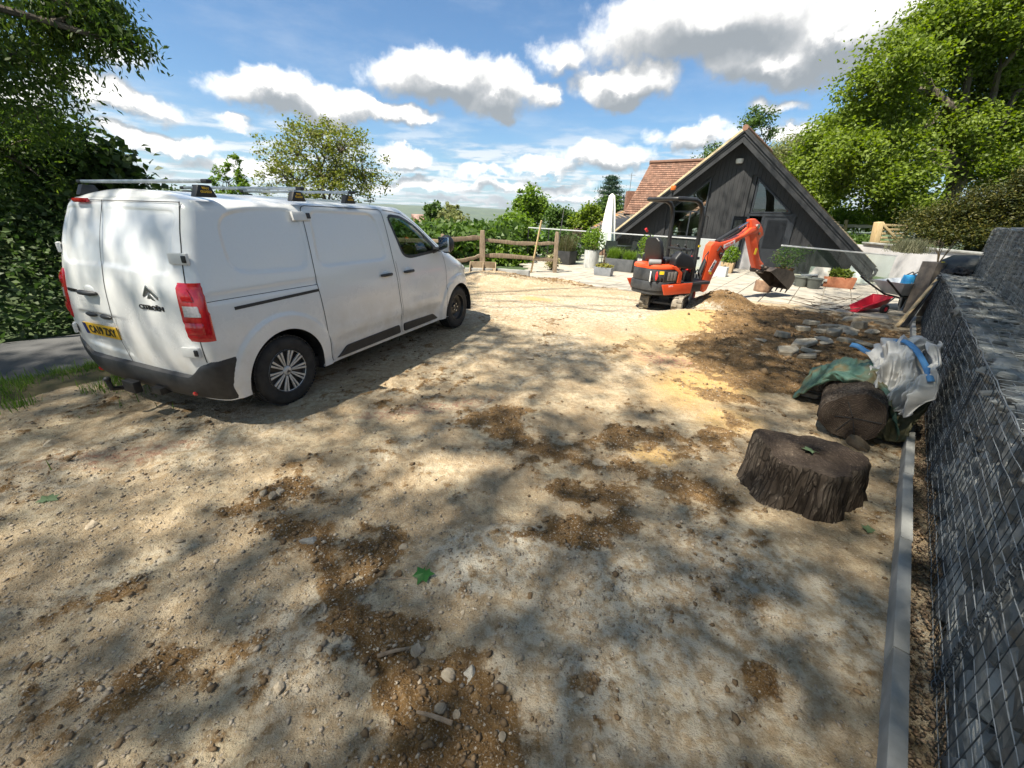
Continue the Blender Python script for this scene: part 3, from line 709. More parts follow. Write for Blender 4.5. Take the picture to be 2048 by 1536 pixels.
HR, HF = .335, .335; AX = (0.0, 3.275); AR = (.412, .40)
def poly_sd(P, x, z):
    """signed distance to polygon (negative inside), numpy"""
    P = np.array(P); d = np.full(np.shape(x), 1e9); ins = np.zeros(np.shape(x), bool)
    for a, b in zip(P, np.roll(P, -1, 0)):
        e = b-a; t = np.clip(((x-a[0])*e[0]+(z-a[1])*e[1])/(e@e), 0, 1)
        d = np.minimum(d, np.hypot(x-a[0]-e[0]*t, z-a[1]-e[1]*t))
        c = (a[1] > z) != (b[1] > z)
        with np.errstate(all='ignore'): ins ^= c & (x < (b[0]-a[0])*(z-a[1])/(b[1]-a[1]+1e-12)+a[0])
    return np.where(ins, -d, d)
def rnd(P, r, k=5):
    P = [Vector((p[0], p[1])) for p in P]; out = []
    for i, p in enumerate(P):
        a, b = P[i-1], P[(i+1) % len(P)]; da, db = (a-p), (b-p); q = min(r, da.length*.45, db.length*.45)
        s_, e = p+da.normalized()*q, p+db.normalized()*q
        for t in np.linspace(0, 1, k): out.append(tuple(s_*(1-t)**2+p*2*t*(1-t)+e*t*t))
    return out
ST1 = rnd([(-.30, 1.70), (.0, 1.765), (.49, 1.765), (.44, 1.24), (-.33, 1.28)], .16); ST2 = rnd([(.62, 1.76), (1.54, 1.735), (1.60, 1.235), (.56, 1.245)], .12)
WINP = rnd([(1.77, 1.725), (2.06, 1.705), (2.36, 1.585), (2.62, 1.40), (2.74, 1.265), (2.06, 1.225), (1.92, 1.26)], .09)
def side_disp(x, z):
    d = -.020*sstep(poly_sd(ST1, x, z), .014, -.016)-.020*sstep(poly_sd(ST2, x, z), .014, -.016)
    for ax_, ar in zip(AX, AR):
        q = np.hypot(x-ax_, z-.335); d = d+.020*sstep(q, ar+.155, ar+.125)
    d = d+.010*np.exp(-((z-(.60+.0*x))/.09)**2)*sstep(x, .5, .75)*sstep(x, 2.85, 2.6)
    d = d-.012*sstep(z, .56, .44)*sstep(x, .5, .7)*sstep(x, 2.85, 2.7)
    d = d-.006*sstep(z, 1.06, 1.10)*sstep(z, 1.16, 1.13)*sstep(x, -.65, -.5)*sstep(x, .52, .49)
    return d
RS1 = rnd([(-.72, 1.74), (.10, 1.75), (.08, 1.315), (-.70, 1.29)], .08); RS2 = rnd([(.16, 1.75), (.75, 1.745), (.74, 1.30), (.14, 1.315)], .08)
def rear_disp(y, z):
    d = -.013*sstep(poly_sd(RS1, y, z), .012, -.015)-.013*sstep(poly_sd(RS2, y, z), .012, -.015)
    PL = rnd([(.12, .90), (.66, .90), (.68, .60), (.14, .57)], .05)
    return d-.022*sstep(poly_sd(PL, y, z), .012, -.02)
def side_pt(x, z, sgn=-1, off=0.):
    w_, xf, fa = vw(z), vxf(z), FA-.25*sstep(z, 1.0, 1.3)
    q = np.clip((x-(xf-fa))/fa, 0, .999); y = w_*(1-q**FNX)**(1/FNX)
    q = np.clip((vxr(z)+RA-x)/RA, 0, .999); y = y*(1-q**RNX)**(1/RNX)
    return (x, sgn*(y+side_disp(x, z)+off), z)
def rear_pt(y, z, off=0.):
    w_ = vw(z); q = np.clip(abs(y)/w_, 0, .999); x = vxr(z)+RA-RA*(1-q**RNX)**(1/RNX)
    return (x-rear_disp(y, z)-off, y, z)
zs_ = np.concatenate([np.arange(.255, 1.735, .0115), 1.735+.085*np.sin(np.linspace(0, 1, 9)*math.pi/2)])
shr = np.concatenate([np.zeros(len(zs_)-9), .085*(1-np.cos(np.linspace(0, 1, 9)*math.pi/2))])
rings = []
for z, sh in zip(zs_, shr):
    x, y = half_outline(z)
    q = side_disp(x, np.full_like(x, z)); onside = (x > vxr(z)+RA*.9)&(y > vw(z)*.6)
    wgt = np.where(onside, 1., 0.); yy = y+q*wgt
    rear = (x < vxr(z)+RA); xx_r = x-np.where(rear, rear_disp(-y, np.full_like(y, z)), 0); xx_l = x-np.where(rear, rear_disp(y, np.full_like(y, z)), 0)
    k = sh/vw(z)
    cx = np.clip(x, vxr(z)+.6, vxf(z)-.5)
    xr_ = xx_r+(cx-xx_r)*np.clip(sh*.4/.6, 0, 1); xl_ = xx_l+(cx-xx_l)*np.clip(sh*.4/.6, 0, 1); yy = yy*(1-k)
    right = np.stack([xr_, -yy, np.full_like(x, z)], 1); left = np.stack([xl_, yy, np.full_like(x, z)], 1)
    rings.append(np.concatenate([right, left[::-1][1:-1]]))
last = rings[-1]
for f in (.85, .65, .4, .18, .02):
    r_ = last.copy(); r_[:, 1] *= f; mid = np.clip(last[:, 0], -.3, 1.9); r_[:, 0] = last[:, 0]+(mid-last[:, 0])*(1-f)*.35
    r_[:, 2] = 1.82+.055*(1-f**2)*sstep(r_[:, 0], 2.35, 1.6)+.010*(1-f**2)
    for yr in (-.5, -.25, 0, .25, .5):
        pass
    rings.append(r_)
Vv = np.stack(rings); nrg, nc = Vv.shape[:2]
V = Vv.reshape(-1, 3)
i, j = np.meshgrid(np.arange(nrg-1), np.arange(nc), indexing='ij'); j2 = (j+1) % nc
F = np.stack([i*nc+j, i*nc+j2, (i+1)*nc+j2, (i+1)*nc+j], -1).reshape(-1, 4)
# cut wheel arches with clean rims
onS = np.abs(V[:, 1]) > .70
ins = np.zeros(len(V), bool)
for ax_, ar in zip(AX, AR):
    q = np.hypot(V[:, 0]-ax_, V[:, 2]-HR); k = onS&(q < ar)
    ins |= k
    ang = np.arctan2(V[k, 2]-HR, V[k, 0]-ax_); 
    keepz = V[k, 2] > .26
    V[k, 0] = np.where(keepz, ax_+ar*np.cos(ang), V[k, 0]); V[k, 2] = np.where(keepz, HR+ar*np.sin(ang), V[k, 2])
cen0 = Vv.reshape(-1, 3)
F = F[~ins[F].all(1)]
C_ = V[F].mean(1)
side = (np.abs(C_[:, 1]) > .60)&(C_[:, 0] > -.55)&(C_[:, 2] < 1.80)
win = side&(poly_sd(WINP, C_[:, 0], C_[:, 2]) < -.004)
F, C_, side = F[~win], C_[~win], side[~win]
lab = np.zeros(len(F), int)              # 0 body
right = C_[:, 1] < 0
SD = [(.53, 1.81), (1.68, 1.79), (1.70, 1.2), (1.75, .27), (.52, .27), (.47, 1.10)]; CD = [(1.72, 1.79), (2.10, 1.745), (2.42, 1.61), (2.86, 1.28), (2.88, 1.0), (2.86, .27), (1.78, .27), (1.73, 1.2)]
lab[side&right&(poly_sd(SD, C_[:, 0], C_[:, 2]) < 0)] = 1
lab[side&right&(poly_sd(CD, C_[:, 0], C_[:, 2]) < 0)] = 2
lab[side&~right&(poly_sd(CD, C_[:, 0], C_[:, 2]) < 0)] = 3
rearf = (C_[:, 0] < vxr(C_[:, 2])+RA*.8)&(np.abs(C_[:, 1]) < .86)&(C_[:, 2] < 1.80)&(C_[:, 2] > .48)
seam_y = lambda z: np.interp(z, [.45, .6, .72, .85, 1.0, 1.3, 1.85], [.07, .075, .10, .12, .115, .12, .14])
lab[rearf&(C_[:, 1] < seam_y(C_[:, 2]))] = 4; lab[rearf&(C_[:, 1] >= seam_y(C_[:, 2]))] = 5
ws_ = (C_[:, 2] > 1.24)&(C_[:, 2] < 1.74)&(C_[:, 0] > vxf(C_[:, 2])-.62)&(np.abs(C_[:, 1]) < vw(C_[:, 2])*.86); lab[ws_] = 6
hd_ = (C_[:, 2] > 1.0)&(C_[:, 2] < 1.24)&(C_[:, 0] > vxf(C_[:, 2])-.75)&(np.abs(C_[:, 1]) < .72); lab[hd_] = 7
def sub_mesh(name, k, mat, parent):
    f = F[lab == k]; u, inv = np.unique(f, return_inverse=True)
    return np_mesh(name, V[u], inv.reshape(f.shape), mat, parent, smooth=True)
sub_mesh('body', 0, vwhite, van); sdoor = sub_mesh('sliding_door', 1, vwhite, van); cdoor = sub_mesh('cab_door', 2, vwhite, van); cdoorl = sub_mesh('cab_door', 3, vwhite, van)
rdr = sub_mesh('rear_door', 4, vwhite, van); rdl = sub_mesh('rear_door', 5, vwhite, van); sub_mesh('windscreen', 6, M['car_glass'], van); sub_mesh('bonnet', 7, vwhite, van)
rdr['label'] = 'wide right rear door with chevron badge'; rdl['label'] = 'left rear door with handle and number plate'
# shut lines
def densify(P, st=.03):
    out = []
    for a, b in zip(P[:-1], P[1:]):
        n = max(1, int(math.dist(a, b)/st)); out += [(a[0]+(b[0]-a[0])*k/n, a[1]+(b[1]-a[1])*k/n) for k in range(n)]
    return out+[P[-1]]
def ribbon(P, wd, fn, off=.0018, closed=False):
    P = densify(list(P)+([P[0]] if closed else [])); vs = []; n = len(P)
    for k in range(n):
        a, b = P[max(k-1, 0)], P[min(k+1, n-1)]; d = math.hypot(b[0]-a[0], b[1]-a[1]) or 1; nx, nz = -(b[1]-a[1])/d*wd/2, (b[0]-a[0])/d*wd/2
        vs += [fn(P[k][0]+nx, P[k][1]+nz, off), fn(P[k][0]-nx, P[k][1]-nz, off)]
    return vs, [(2*k, 2*k+1, 2*k+3, 2*k+2) for k in range(n-1)]
fR = lambda x, z, o: side_pt(x, z, -1, o); fL = lambda x, z, o: side_pt(x, z, 1, o); fB = lambda y, z, o: rear_pt(y, z, o)
for fn in (fR, fL):
    seams = MB()
    if fn is fR: seams.add(*ribbon(rnd([(.53, 1.80), (1.69, 1.785), (1.70, 1.2), (1.76, .27), (.52, .27), (.47, 1.10)], .06, 4), .008, fn, closed=True))
    seams.add(*ribbon([(1.72, 1.785), (2.10, 1.745), (2.42, 1.61), (2.86, 1.30), (2.885, 1.0), (2.87, .28)], .007, fn)); seams.add(*ribbon([(1.74, 1.2), (1.79, .28)], .004, fn))
    seams.add(*ribbon([(-.60, 1.095), (.47, 1.088)], .005, fn)); sg_ = -1 if fn is fR else 1; seams.add(*ribbon([(sg_*.735, 1.80), (sg_*.80, 1.5), (sg_*.885, .9), (sg_*.892, .63)], .008, fB))
    seams.build('door_seam', M['seam'], van)
seams = MB(); seams.add(*ribbon([(seam_y(z), z) for z in np.linspace(1.80, .50, 24)], .009, fB))
seams.add(*ribbon([(-.74, 1.795), (.74, 1.795)], .006, fB))
seams.build('door_seam', M['seam'], van)
rail = MB(); rail.add(*ribbon([(-.40, 1.015), (.47, 1.035)], .026, fR, .003)); rail.build('door_rail', M['black_metal'], van)
# glass of the cab doors, black frames
def pane_mesh(fn, off):
    vs, fs = [], []; P = np.array(WINP); lv_ = np.linspace(P[:, 1].min()+.001, P[:, 1].max()-.001, 22)
    for z in lv_:
        xs_ = []
        for a, b in zip(P, np.roll(P, -1, 0)):
            if (a[1] > z) != (b[1] > z): xs_.append(a[0]+(b[0]-a[0])*(z-a[1])/(b[1]-a[1]))
        x0, x1 = min(xs_), max(xs_)
        for k in range(9): vs.append(fn(x0+(x1-x0)*k/8, z, off))
    for i in range(21):
        for k in range(8): fs.append((i*9+k, i*9+k+1, (i+1)*9+k+1, (i+1)*9+k))
    return MB().add(vs, fs)
for fn, dr in ((fR, cdoor), (fL, cdoorl)):
    pane_mesh(fn, -.004).build('window', M['car_glass'], dr, smooth=True)
    mb = MB(); mb.add(*ribbon(WINP, .034, fn, .002, closed=True)); mb.build('window_frame', M['dark_plastic'], dr)
    mb = MB(); mb.add(*ribbon([(2.50, 1.47), (2.74, 1.28), (2.60, 1.265)], .07, fn, .003)); mb.build('quarter_panel', M['dark_plastic'], dr)
# closed patches that stand proud of the body, following its outline round the corner
def out_dense(z): return half_outline(z, 60, 240, 60)
def shell(zlist, x_end, y_in, off, sgn=-1):
    """grid from rear at |y|=y_in round the corner to side x=x_end"""
    g = []
    for z, xe, yi, o in zip(zlist, x_end, y_in, off):
        x, y = out_dense(z); k = (x <= xe)&(y >= yi); x, y = x[k], y[k]
        s_ = np.concatenate([[0], np.cumsum(np.hypot(np.diff(x), np.diff(y)))]); t = np.linspace(0, s_[-1], 26)
        xx, yy = np.interp(t, s_, x), np.interp(t, s_, y); nx, ny = -np.gradient(yy), np.gradient(xx); l = np.hypot(nx, ny)+1e-9
        fade = np.minimum(1, np.minimum(np.arange(26), 25-np.arange(26))/1.5)
        g.append(np.stack([xx+nx/l*-1*-o*fade*1, (yy+ny/l*o*fade), np.full(26, z)], 1))
    g = np.array(g)
    g[:, :, 1] *= sgn
    vs = [tuple(p) for p in g.reshape(-1, 3)]; n = g.shape[0]
    return vs, [(i*26+k, i*26+k+1, (i+1)*26+k+1, (i+1)*26+k) for i in range(n-1) for k in range(25)]
for sg in (-1, 1):
    tl = bpy.data.objects.new('tail_light', bpy.data.meshes.new('tail_light')); bpy.data.objects.remove(tl)
    zz = np.linspace(.80, 1.24, 24); ed = np.minimum(1, np.minimum(np.arange(24), 23-np.arange(24))/1.5)
    xe = np.interp(zz, [.80, 1.24], [-.600, -.585]); yi = np.interp(zz, [.80, .84, 1.2, 1.24], [.805, .79, .745, .765])
    lamp = MB().add(*shell(zz, xe, yi, .014*ed, sg)).build('tail_light', M['red_lens'], van, smooth=True)
    z2 = np.linspace(.995, 1.075, 8); MB().add(*shell(z2, np.full(8, -.64), np.full(8, .80), np.full(8, .017), sg)).build('reverse_lens', M['clear_lens'], lamp, smooth=True)
    for a, b in ((.86, .95), (1.11, 1.20)):
        z2 = np.linspace(a, b, 7); MB().add(*shell(z2, np.full(7, -.645), np.full(7, .80), .018+.008*np.sin(np.linspace(0, math.pi, 7)), sg)).build('lamp_bowl', M['red_lens'], lamp, smooth=True)
# rear bumper wraps the corners
bp = []
nb = 15
for sg in (-1, 1):
    x, y = out_dense(.5); k = x <= -.415; x, y = x[k], y[k]; s_ = np.concatenate([[0], np.cumsum(np.hypot(np.diff(x), np.diff(y)))]); t = np.linspace(0, s_[-1], 60)
    rows_ = []
    for t_ in t:
        xx, yy = np.interp(t_, s_, x), np.interp(t_, s_, y)
        top = np.interp(yy, [0, .70, .80, .90], [.505, .50, .585, .635]); col_ = []
        for q in np.linspace(0, 1, nb):
            z = .265+(top-.265)*q; w0, xr0 = vw(z), vxr(z)
            x_, y_ = out_dense(z); kk = x_ <= -.415; sx_ = np.concatenate([[0], np.cumsum(np.hypot(np.diff(x_[kk]), np.diff(y_[kk])))]); ft = t_/s_[-1]*sx_[-1]
            px_, py_ = np.interp(ft, sx_, x_[kk]), np.interp(ft, sx_, y_[kk])
            o = (.055-.045*sstep(abs(py_), .55, .96)+.008)*math.sin(math.pi*min(max(q*.86+.10, 0), 1))**.45 if 0 < q < 1 else 0
            rear_w = sstep(px_, -.45, -.60)
            col_.append((px_-o*rear_w, sg*(py_+o*.5*(1 if abs(py_) > .8 else 0)), z))
        rows_.append(col_)
    vs = [p for c_ in rows_ for p in c_]; bp.append((vs, [(i*nb+k, i*nb+k+1, (i+1)*nb+k+1, (i+1)*nb+k) for i in range(59) for k in range(nb-1)]))
mb = MB(); [mb.add(*b_) for b_ in bp]; bump = mb.build('rear_bumper', M['dark_plastic'], van, smooth=True)
for y in (-.62, .62): MB().box(Vector(rear_pt(y, .335, .035)), (.02, .14, .032), rotm('Z', -12 if y < 0 else 12)).build('reflector', M['red_lens'], bump, bevel=.004)
# front bumper and nose trim
mb = MB(); nx = 40; vs = []
for k in range(nx):
    for q, z in enumerate(np.linspace(.24, .60, 7)):
        x, y = half_outline(z, 10, 60, 60); kk = x > 3.72; x, y = x[kk], y[kk]; x = np.concatenate([x, x[::-1]]); y = np.concatenate([-y, y[::-1]]); s_ = np.linspace(0, 1, len(x))
        vs.append((np.interp(k/(nx-1), s_, x)+.018*(0 < q < 6), np.interp(k/(nx-1), s_, y)*1.012, z))
mb.add(vs, [(i*7+k, i*7+k+1, (i+1)*7+k+1, (i+1)*7+k) for i in range(nx-1) for k in range(6)]); mb.build('front_bumper', M['dark_plastic'], van, smooth=True)
for sg in (-1, 1): MB().ball((3.74, sg*.66, .88), (.17, .12, .10), 14).build('headlight', M['clear_lens'], van, smooth=True)
# side cladding strips
for fn in (fR, fL):
    for P, nm in (([(.66, .30), (.76, .385), (1.72, .40), (1.745, .285), (.60, .275)], 'door_cladding'), ([(1.80, .40), (2.52, .385), (2.66, .29), (1.82, .285)], 'door_cladding')):
        P = rnd(P, .03, 3); c0 = np.mean(P, 0); n = len(P)
        vs = [fn(p[0], p[1], .002) for p in P]+[fn(p[0]+(c0[0]-p[0])*.02, p[1]+(c0[1]-p[1])*.06, .016) for p in P]
        MB().add(vs, [(i, (i+1) % n, n+(i+1) % n, n+i) for i in range(n)]+[tuple(range(n, 2*n))]).build(nm, M['dark_plastic'], van)
sill = MB(); 
for fn in (fR, fL): sill.add(*ribbon([(.40, .262), (2.86, .262)], .035, fn, .004))
sill.build('sill', vwhite, van)
# handles
def handle(fn, x, z, par):
    p = Vector(fn(x, z, .0)); o = Vector(fn(x, z, .05))-p; o.normalize(); ax = (Vector(fn(x+.05, z, 0))-Vector(fn(x-.05, z, 0))).normalized()
    MB().ball(p+o*.0-Vector((0, 0, .0)), (.062, .008, .045), 16).build('handle_bowl', vwhite, par, smooth=True)
    mb = MB(); mb.tube([p-ax*.10+o*.012, p-ax*.07+o*.034, p+ax*.07+o*.034, p+ax*.10+o*.012], [.014, .018, .018, .014], 10); mb.build('handle', M['dark_plastic'], par, smooth=True)
handle(fR, 1.51, 1.065, sdoor); handle(fR, 1.96, 1.06, cdoor); handle(fL, 1.96, 1.06, cdoorl)
p = Vector(rear_pt(.36, 1.075)); mb = MB(); mb.tube([p+Vector((-.012, -.12, 0)), p+Vector((-.035, -.08, 0)), p+Vector((-.035, .07, 0)), p+Vector((-.01, .11, 0))], [.013, .021, .021, .014], 10); mb.build('handle', M['dark_plastic'], rdl, smooth=True)
MB().ball(p+Vector((.004, 0, .012)), (.012, .085, .048), 16).build('handle_bowl', vwhite, rdl, smooth=True)
for y in (.47, .25):
    p = Vector(rear_pt(y, .875)); MB().ball(p+Vector((-.008, 0, 0)), (.02, .085, .022), 12).build('plate_lamp', M['dark_plastic'], rdl, smooth=True)
# hinges with locks bolted over the door gaps
def hasp(c, ax, up, out, par, w=.15):
    ax, up, out = Vector(ax).normalized(), Vector(up).normalized(), Vector(out).normalized(); rot = Matrix((ax, out, up)).transposed()
    h = MB().box(Vector(c)+out*.012, (w, .028, .082), rot).build('door_lock', M['white_paint'], par, bevel=.009)
    MB().box(Vector(c)+out*.018+ax*w*.36, (w*.2, .036, .05), rot).build('lock_body', M['black_metal'], h, bevel=.004)
for z in (1.41, .715):
    p = Vector(rear_pt(-.80, z)); hasp(p+Vector((-.004, 0, 0)), (.30, -1, 0), (0, 0, 1), (-1, -.34, 0), van)
    p = Vector(rear_pt(.82, z)); hasp(p+Vector((-.0, 0, 0)), (.5, 1, 0), (0, 0, 1), (-1, .5, 0), van, .12)
p = Vector(side_pt(.50, 1.705)); hasp(p, (1, 0, .0), (0, .25, 1), (0, -1, .25), van, .20)
# number plate, badges
pc = Vector(rear_pt(.365, .745)); un = Vector((-.10, 0, 1)).normalized(); pl_y = Vector((0, -1, 0)); pn = Vector((-1, 0, -.1)).normalized(); rotp = Matrix((pn, Vector((0, 1, 0)), un)).transposed()
m_y = pm('plate_yellow', (.66, .40, .02), (.74, .46, .04), 9, .5)
plate = MB().box(pc+pn*.016, (.012, .50, .108), rotp).build('number_plate', m_y, rdl, bevel=.004)
MB().box(pc+pn*.0235+Vector((0, .228, 0)), (.003, .042, .10), rotp).build('plate_band', pm('plate_blue', (.01, .02, .13), None, rough=.5), plate)
text('plate_text', 'CA19 ZXY', .098, M['black_metal'], plate, pc+pn*.0245+Vector((0, -.024, -.002)), (0, -1, 0), un, .0012, bold=.0022, sx=.86)
def badge_chev(c, s_):
    mb = MB()
    for dz in (0, -.055*s_):
        P = [(-.075, -.045), (0, .018), (.075, -.045), (.075, -.020), (0, .052), (-.075, -.020)]
        mb.prism([(p[0]*s_, p[1]*s_+dz) for p in P], c, (0, -1, 0), un, pn*.008)
    return mb
pb = Vector(rear_pt(-.47, 1.145)); badge_chev(pb+pn*.004, 1.15).build('chevron_badge', M['steel'], rdr, bevel=.002)
pb = Vector(rear_pt(-.47, 1.03)); text('maker_lettering', 'CITROËN', .052, M['black_metal'], rdr, pb+pn*.006, (.06, -1, 0), un, .003, bold=.001, sx=1.25)
pb = Vector(rear_pt(.63, 1.07)); text('model_lettering', 'DISPATCH', .038, M['black_metal'], rdl, pb+pn*.007, (-.08, -1, 0), un, .003, sx=1.05, bold=.001)
pb = Vector(rear_pt(.34, 1.775)); MB().box(Vector((-.548, .40, 1.792)), (.03, .20, .030), rotm('Y', -18)).build('brake_light', M['red_lens'], van, bevel=.008)
# door mirrors
for sg in (-1, 1):
    b = Vector(side_pt(2.66, 1.29, sg)); mb = MB(); mb.tube([b, b+Vector((.02, sg*.10, -.01))], .03, 8); h0 = b+Vector((.05, sg*.185, .07))
    mb.ball(h0, (.085, .115, .125), 18); mir = mb.build('door_mirror', M['dark_plastic'], van, smooth=True)
    MB().box(h0+Vector((-.078, 0, .0)), (.012, .17, .19)).build('mirror_glass', pm('mirror', (.7, .75, .8), None, rough=.03, metal=1), mir, bevel=.004)
# wheels
def wheel(x, y, sg, cover):
    c = Vector((x, y, HR)); w_ = bpy.data.objects.new('wheel', None); COL.objects.link(w_); w_.parent = van; w_.matrix_basis = Matrix.Translation(c); w_.empty_display_size = .1
    a = (0, sg, 0)
    MB().lathe([(.205, -.10), (.25, -.108), (.30, -.104), (.325, -.085), (.336, -.05), (.337, 0), (.336, .05), (.325, .085), (.30, .104), (.25, .108), (.205, .095)], 64, (0, 0, 0), a, cap=False).build('tyre', M['rubber'], w_, smooth=True)
    gr = MB()
    for k in range(60):
        t = k*math.pi/30
        for yy in (-.062, -.0, .062): gr.box((.337*math.cos(t), yy*sg, .337*math.sin(t)), (.012, .040, .026), Matrix.Rotation(-t, 3, 'Y'))
    gr.build('tread', M['rubber'], w_)
    if cover:
        MB().lathe([(.0, .060), (.05, .074), (.10, .066), (.19, .062), (.207, .088), (.212, .100), (.208, .106), (.198, .098)], 48, (0, 0, 0), a, cap=False).build('rim', M['black_metal'], w_, smooth=True)
        cv = MB(); cv.lathe([(.195, .092), (.203, .101), (.207, .103), (.212, .098)], 48, (0, 0, 0), a, cap=False)
        for k in range(20):
            t = 2*math.pi*(k//2)/10+(-.10 if k % 2 else .10); u = Vector((math.cos(t), 0, math.sin(t))); v = Vector((-math.sin(t), 0, math.cos(t)))
            P = [u*.050-v*.0055, u*.20-v*.0105, u*.20+v*.0105, u*.050+v*.0055]; o0 = Vector((0, sg*.070, 0)); o1 = Vector((0, sg*.098, 0)); o2 = Vector((0, sg*.084, 0)); o3 = Vector((0, sg*.105, 0))
            vs = [P[0]+o0, P[1]+o2, P[2]+o2, P[3]+o0, P[0]+o2, P[1]+o3-Vector((0, sg*.004, 0)), P[2]+o3-Vector((0, sg*.004, 0)), P[3]+o2]
            cv.add(vs, [(0, 1, 2, 3), (4, 5, 6, 7), (0, 1, 5, 4), (1, 2, 6, 5), (2, 3, 7, 6), (3, 0, 4, 7)])
        cv.lathe([(.0, .094), (.036, .092), (.046, .080), (.05, .068)], 24, (0, 0, 0), a, cap=False); cv.build('wheel_cover', M['silver'], w_, bevel=.002, seg=1)
        mb = MB(); 
        for dz in (.0, -.013): mb.prism([(-.018, -.010+dz), (0, .004+dz), (.018, -.010+dz), (.018, -.003+dz), (0, .012+dz), (-.018, -.003+dz)], (0, sg*.0945, 0), (-sg, 0, 0), (0, 0, 1), (0, sg*.003, 0))
        mb.build('hub_badge', M['black_metal'], w_)
    else:
        MB().lathe([(.0, .03), (.06, .055), (.075, .03), (.12, .02), (.16, .05), (.195, .055), (.205, .09), (.21, .10), (.202, .10)], 48, (0, 0, 0), a, cap=False).build('rim', M['black_metal'], w_, smooth=True)
        mb = MB()
        for k in range(5):
            t = k*2*math.pi/5; mb.cyl((.056*math.cos(t), sg*.03, .056*math.sin(t)), (.056*math.cos(t), sg*.062, .056*math.sin(t)), .011, 8)
        mb.build('wheel_nut', M['steel'], w_)
for x, cv in ((0, True), (3.275, False)):
    for sg in (-1, 1): wheel(x, sg*.815, sg, cv)
# underside, arch liners, cab interior
ub = MB(); ub.box((1.65, 0, .30), (4.3, 1.72, .10)); ub.box((1.63, 0, .55), (1.9, 1.78, .4)); ub.box((1.7, 0, .24), (4.2, .9, .08)); ub.build('underbody', M['black_metal'], van)
for x, ar in zip(AX, AR):
    for sg in (-1, 1):
        mb = MB(); vs = []; n = 20
        for k in range(n+1):
            t = math.pi*k/n*1.16-.25
            for yy in (.58, .945): vs.append((x+(ar+.002)*math.cos(t), sg*yy, HR+(ar+.002)*math.sin(t)))
        mb.add(vs, [(2*k, 2*k+1, 2*k+3, 2*k+2) for k in range(n)]); mb.box((x, sg*.57, .55), (.84, .02, .5)); mb.build('arch_liner', M['black_metal'], van)
cab = MB(); cab.box((1.60, 0, 1.02), (.04, 1.58, 1.3)); cab.box((3.0, 0, .98), (.5, 1.6, .30)); cab.box((2.2, 0, .5), (1.5, 1.7, .05)); cab.build('cab_lining', M['dark_plastic'], van)
for y in (-.42, .42, .02):
    st = MB(); st.box((2.18, y, .74), (.5, .46, .16)); st.box((1.93, y, 1.07), (.14, .46, .62), rotm('Y', -12)); st.box((1.86, y, 1.47), (.10, .26, .20), rotm('Y', -10)); st.build('cab_seat', pm('seat_cloth', (.02, .02, .022), (.05, .05, .05), 40, .9), van, bevel=.05)
mb = MB(); ctr = Vector((2.62, -.42, 1.16)); aw = Vector((-.55, 0, .45)).normalized(); x_ = Vector((0, 1, 0)); y_ = aw.cross(x_)
mb.tube([ctr+(x_*math.cos(t)+y_*math.sin(t))*.185 for t in np.linspace(0, 2*math.pi, 33)], .016, 8, False); mb.tube([ctr, ctr-aw*.25], .03, 8); mb.bar(ctr-x_*.18, ctr+x_*.18, .03, .02); mb.build('steering_wheel', M['black_metal'], van, smooth=True)
# tow bar
mb = MB(); mb.box((-.62, .0, .30), (.12, .9, .07)); mb.tube([(-.62, .22, .27), (-.78, .22, .25), (-.86, .22, .27), (-.87, .22, .34)], .022, 8); mb.ball((-.87, .22, .36), .027, 10); mb.box((-.80, .02, .31), (.06, .16, .10)); mb.box((-.72, -.25, .30), (.10, .12, .06)); mb.build('tow_bar', M['black_metal'], van, bevel=.004)
# roof bars
for x in (-.31, .54, 1.21):
    rb = MB().box((x, 0, 1.945), (.042, 1.62, .026)).build('roof_bar', M['galv'], van, bevel=.008)
    for sg in (-1, 1):
        P = [(-.085, 0), (.085, 0), (.045, .085), (-.045, .085)]
        MB().prism(P, (x, sg*.735, 1.835), (1, 0, 0), (0, -sg*.02, 1), (0, sg*.065, 0)).build('bar_foot', M['black_metal'], rb, bevel=.012)
        MB().box((x, sg*.83, 1.945), (.048, .07, .030)).build('end_cap', M['black_metal'], rb, bevel=.012)
    text('foot_lettering', 'VAN\nGUARD', .024, m_y, rb, (x, -.803, 1.885), (1, 0, 0), (0, .02, 1), .001, bold=.001)
# ================================================================== patio, A-frame house, walls and fences
GA = R(36.5); gn = np.array([math.cos(GA), -math.sin(GA)]); gb = np.array([math.sin(GA), math.cos(GA)]); GO = np.array([3.916, 19.673])
def HU(u, d, z): p = GO+gn*u+gb*d; return Vector((p[0], p[1], z))
def FU(px, py, d=0.):
    v = ray(px, py); t = ((GO+gb*d)@gb)/(v[:2]@gb); P = v*t; return float((P[:2]-GO)@gn), float(P[2]+CH)
def AT(px, py, Y): v = ray(px, py); P = v*(Y/v[1]); return Vector((P[0], P[1], P[2]+CH))
gnv, gbv, zv = Vector((gn[0], gn[1], 0)), Vector((gb[0], gb[1], 0)), Vector((0, 0, 1))
def in_poly(P, x, y): return poly_sd(P, np.array([x]), np.array([y]))[0] < 0
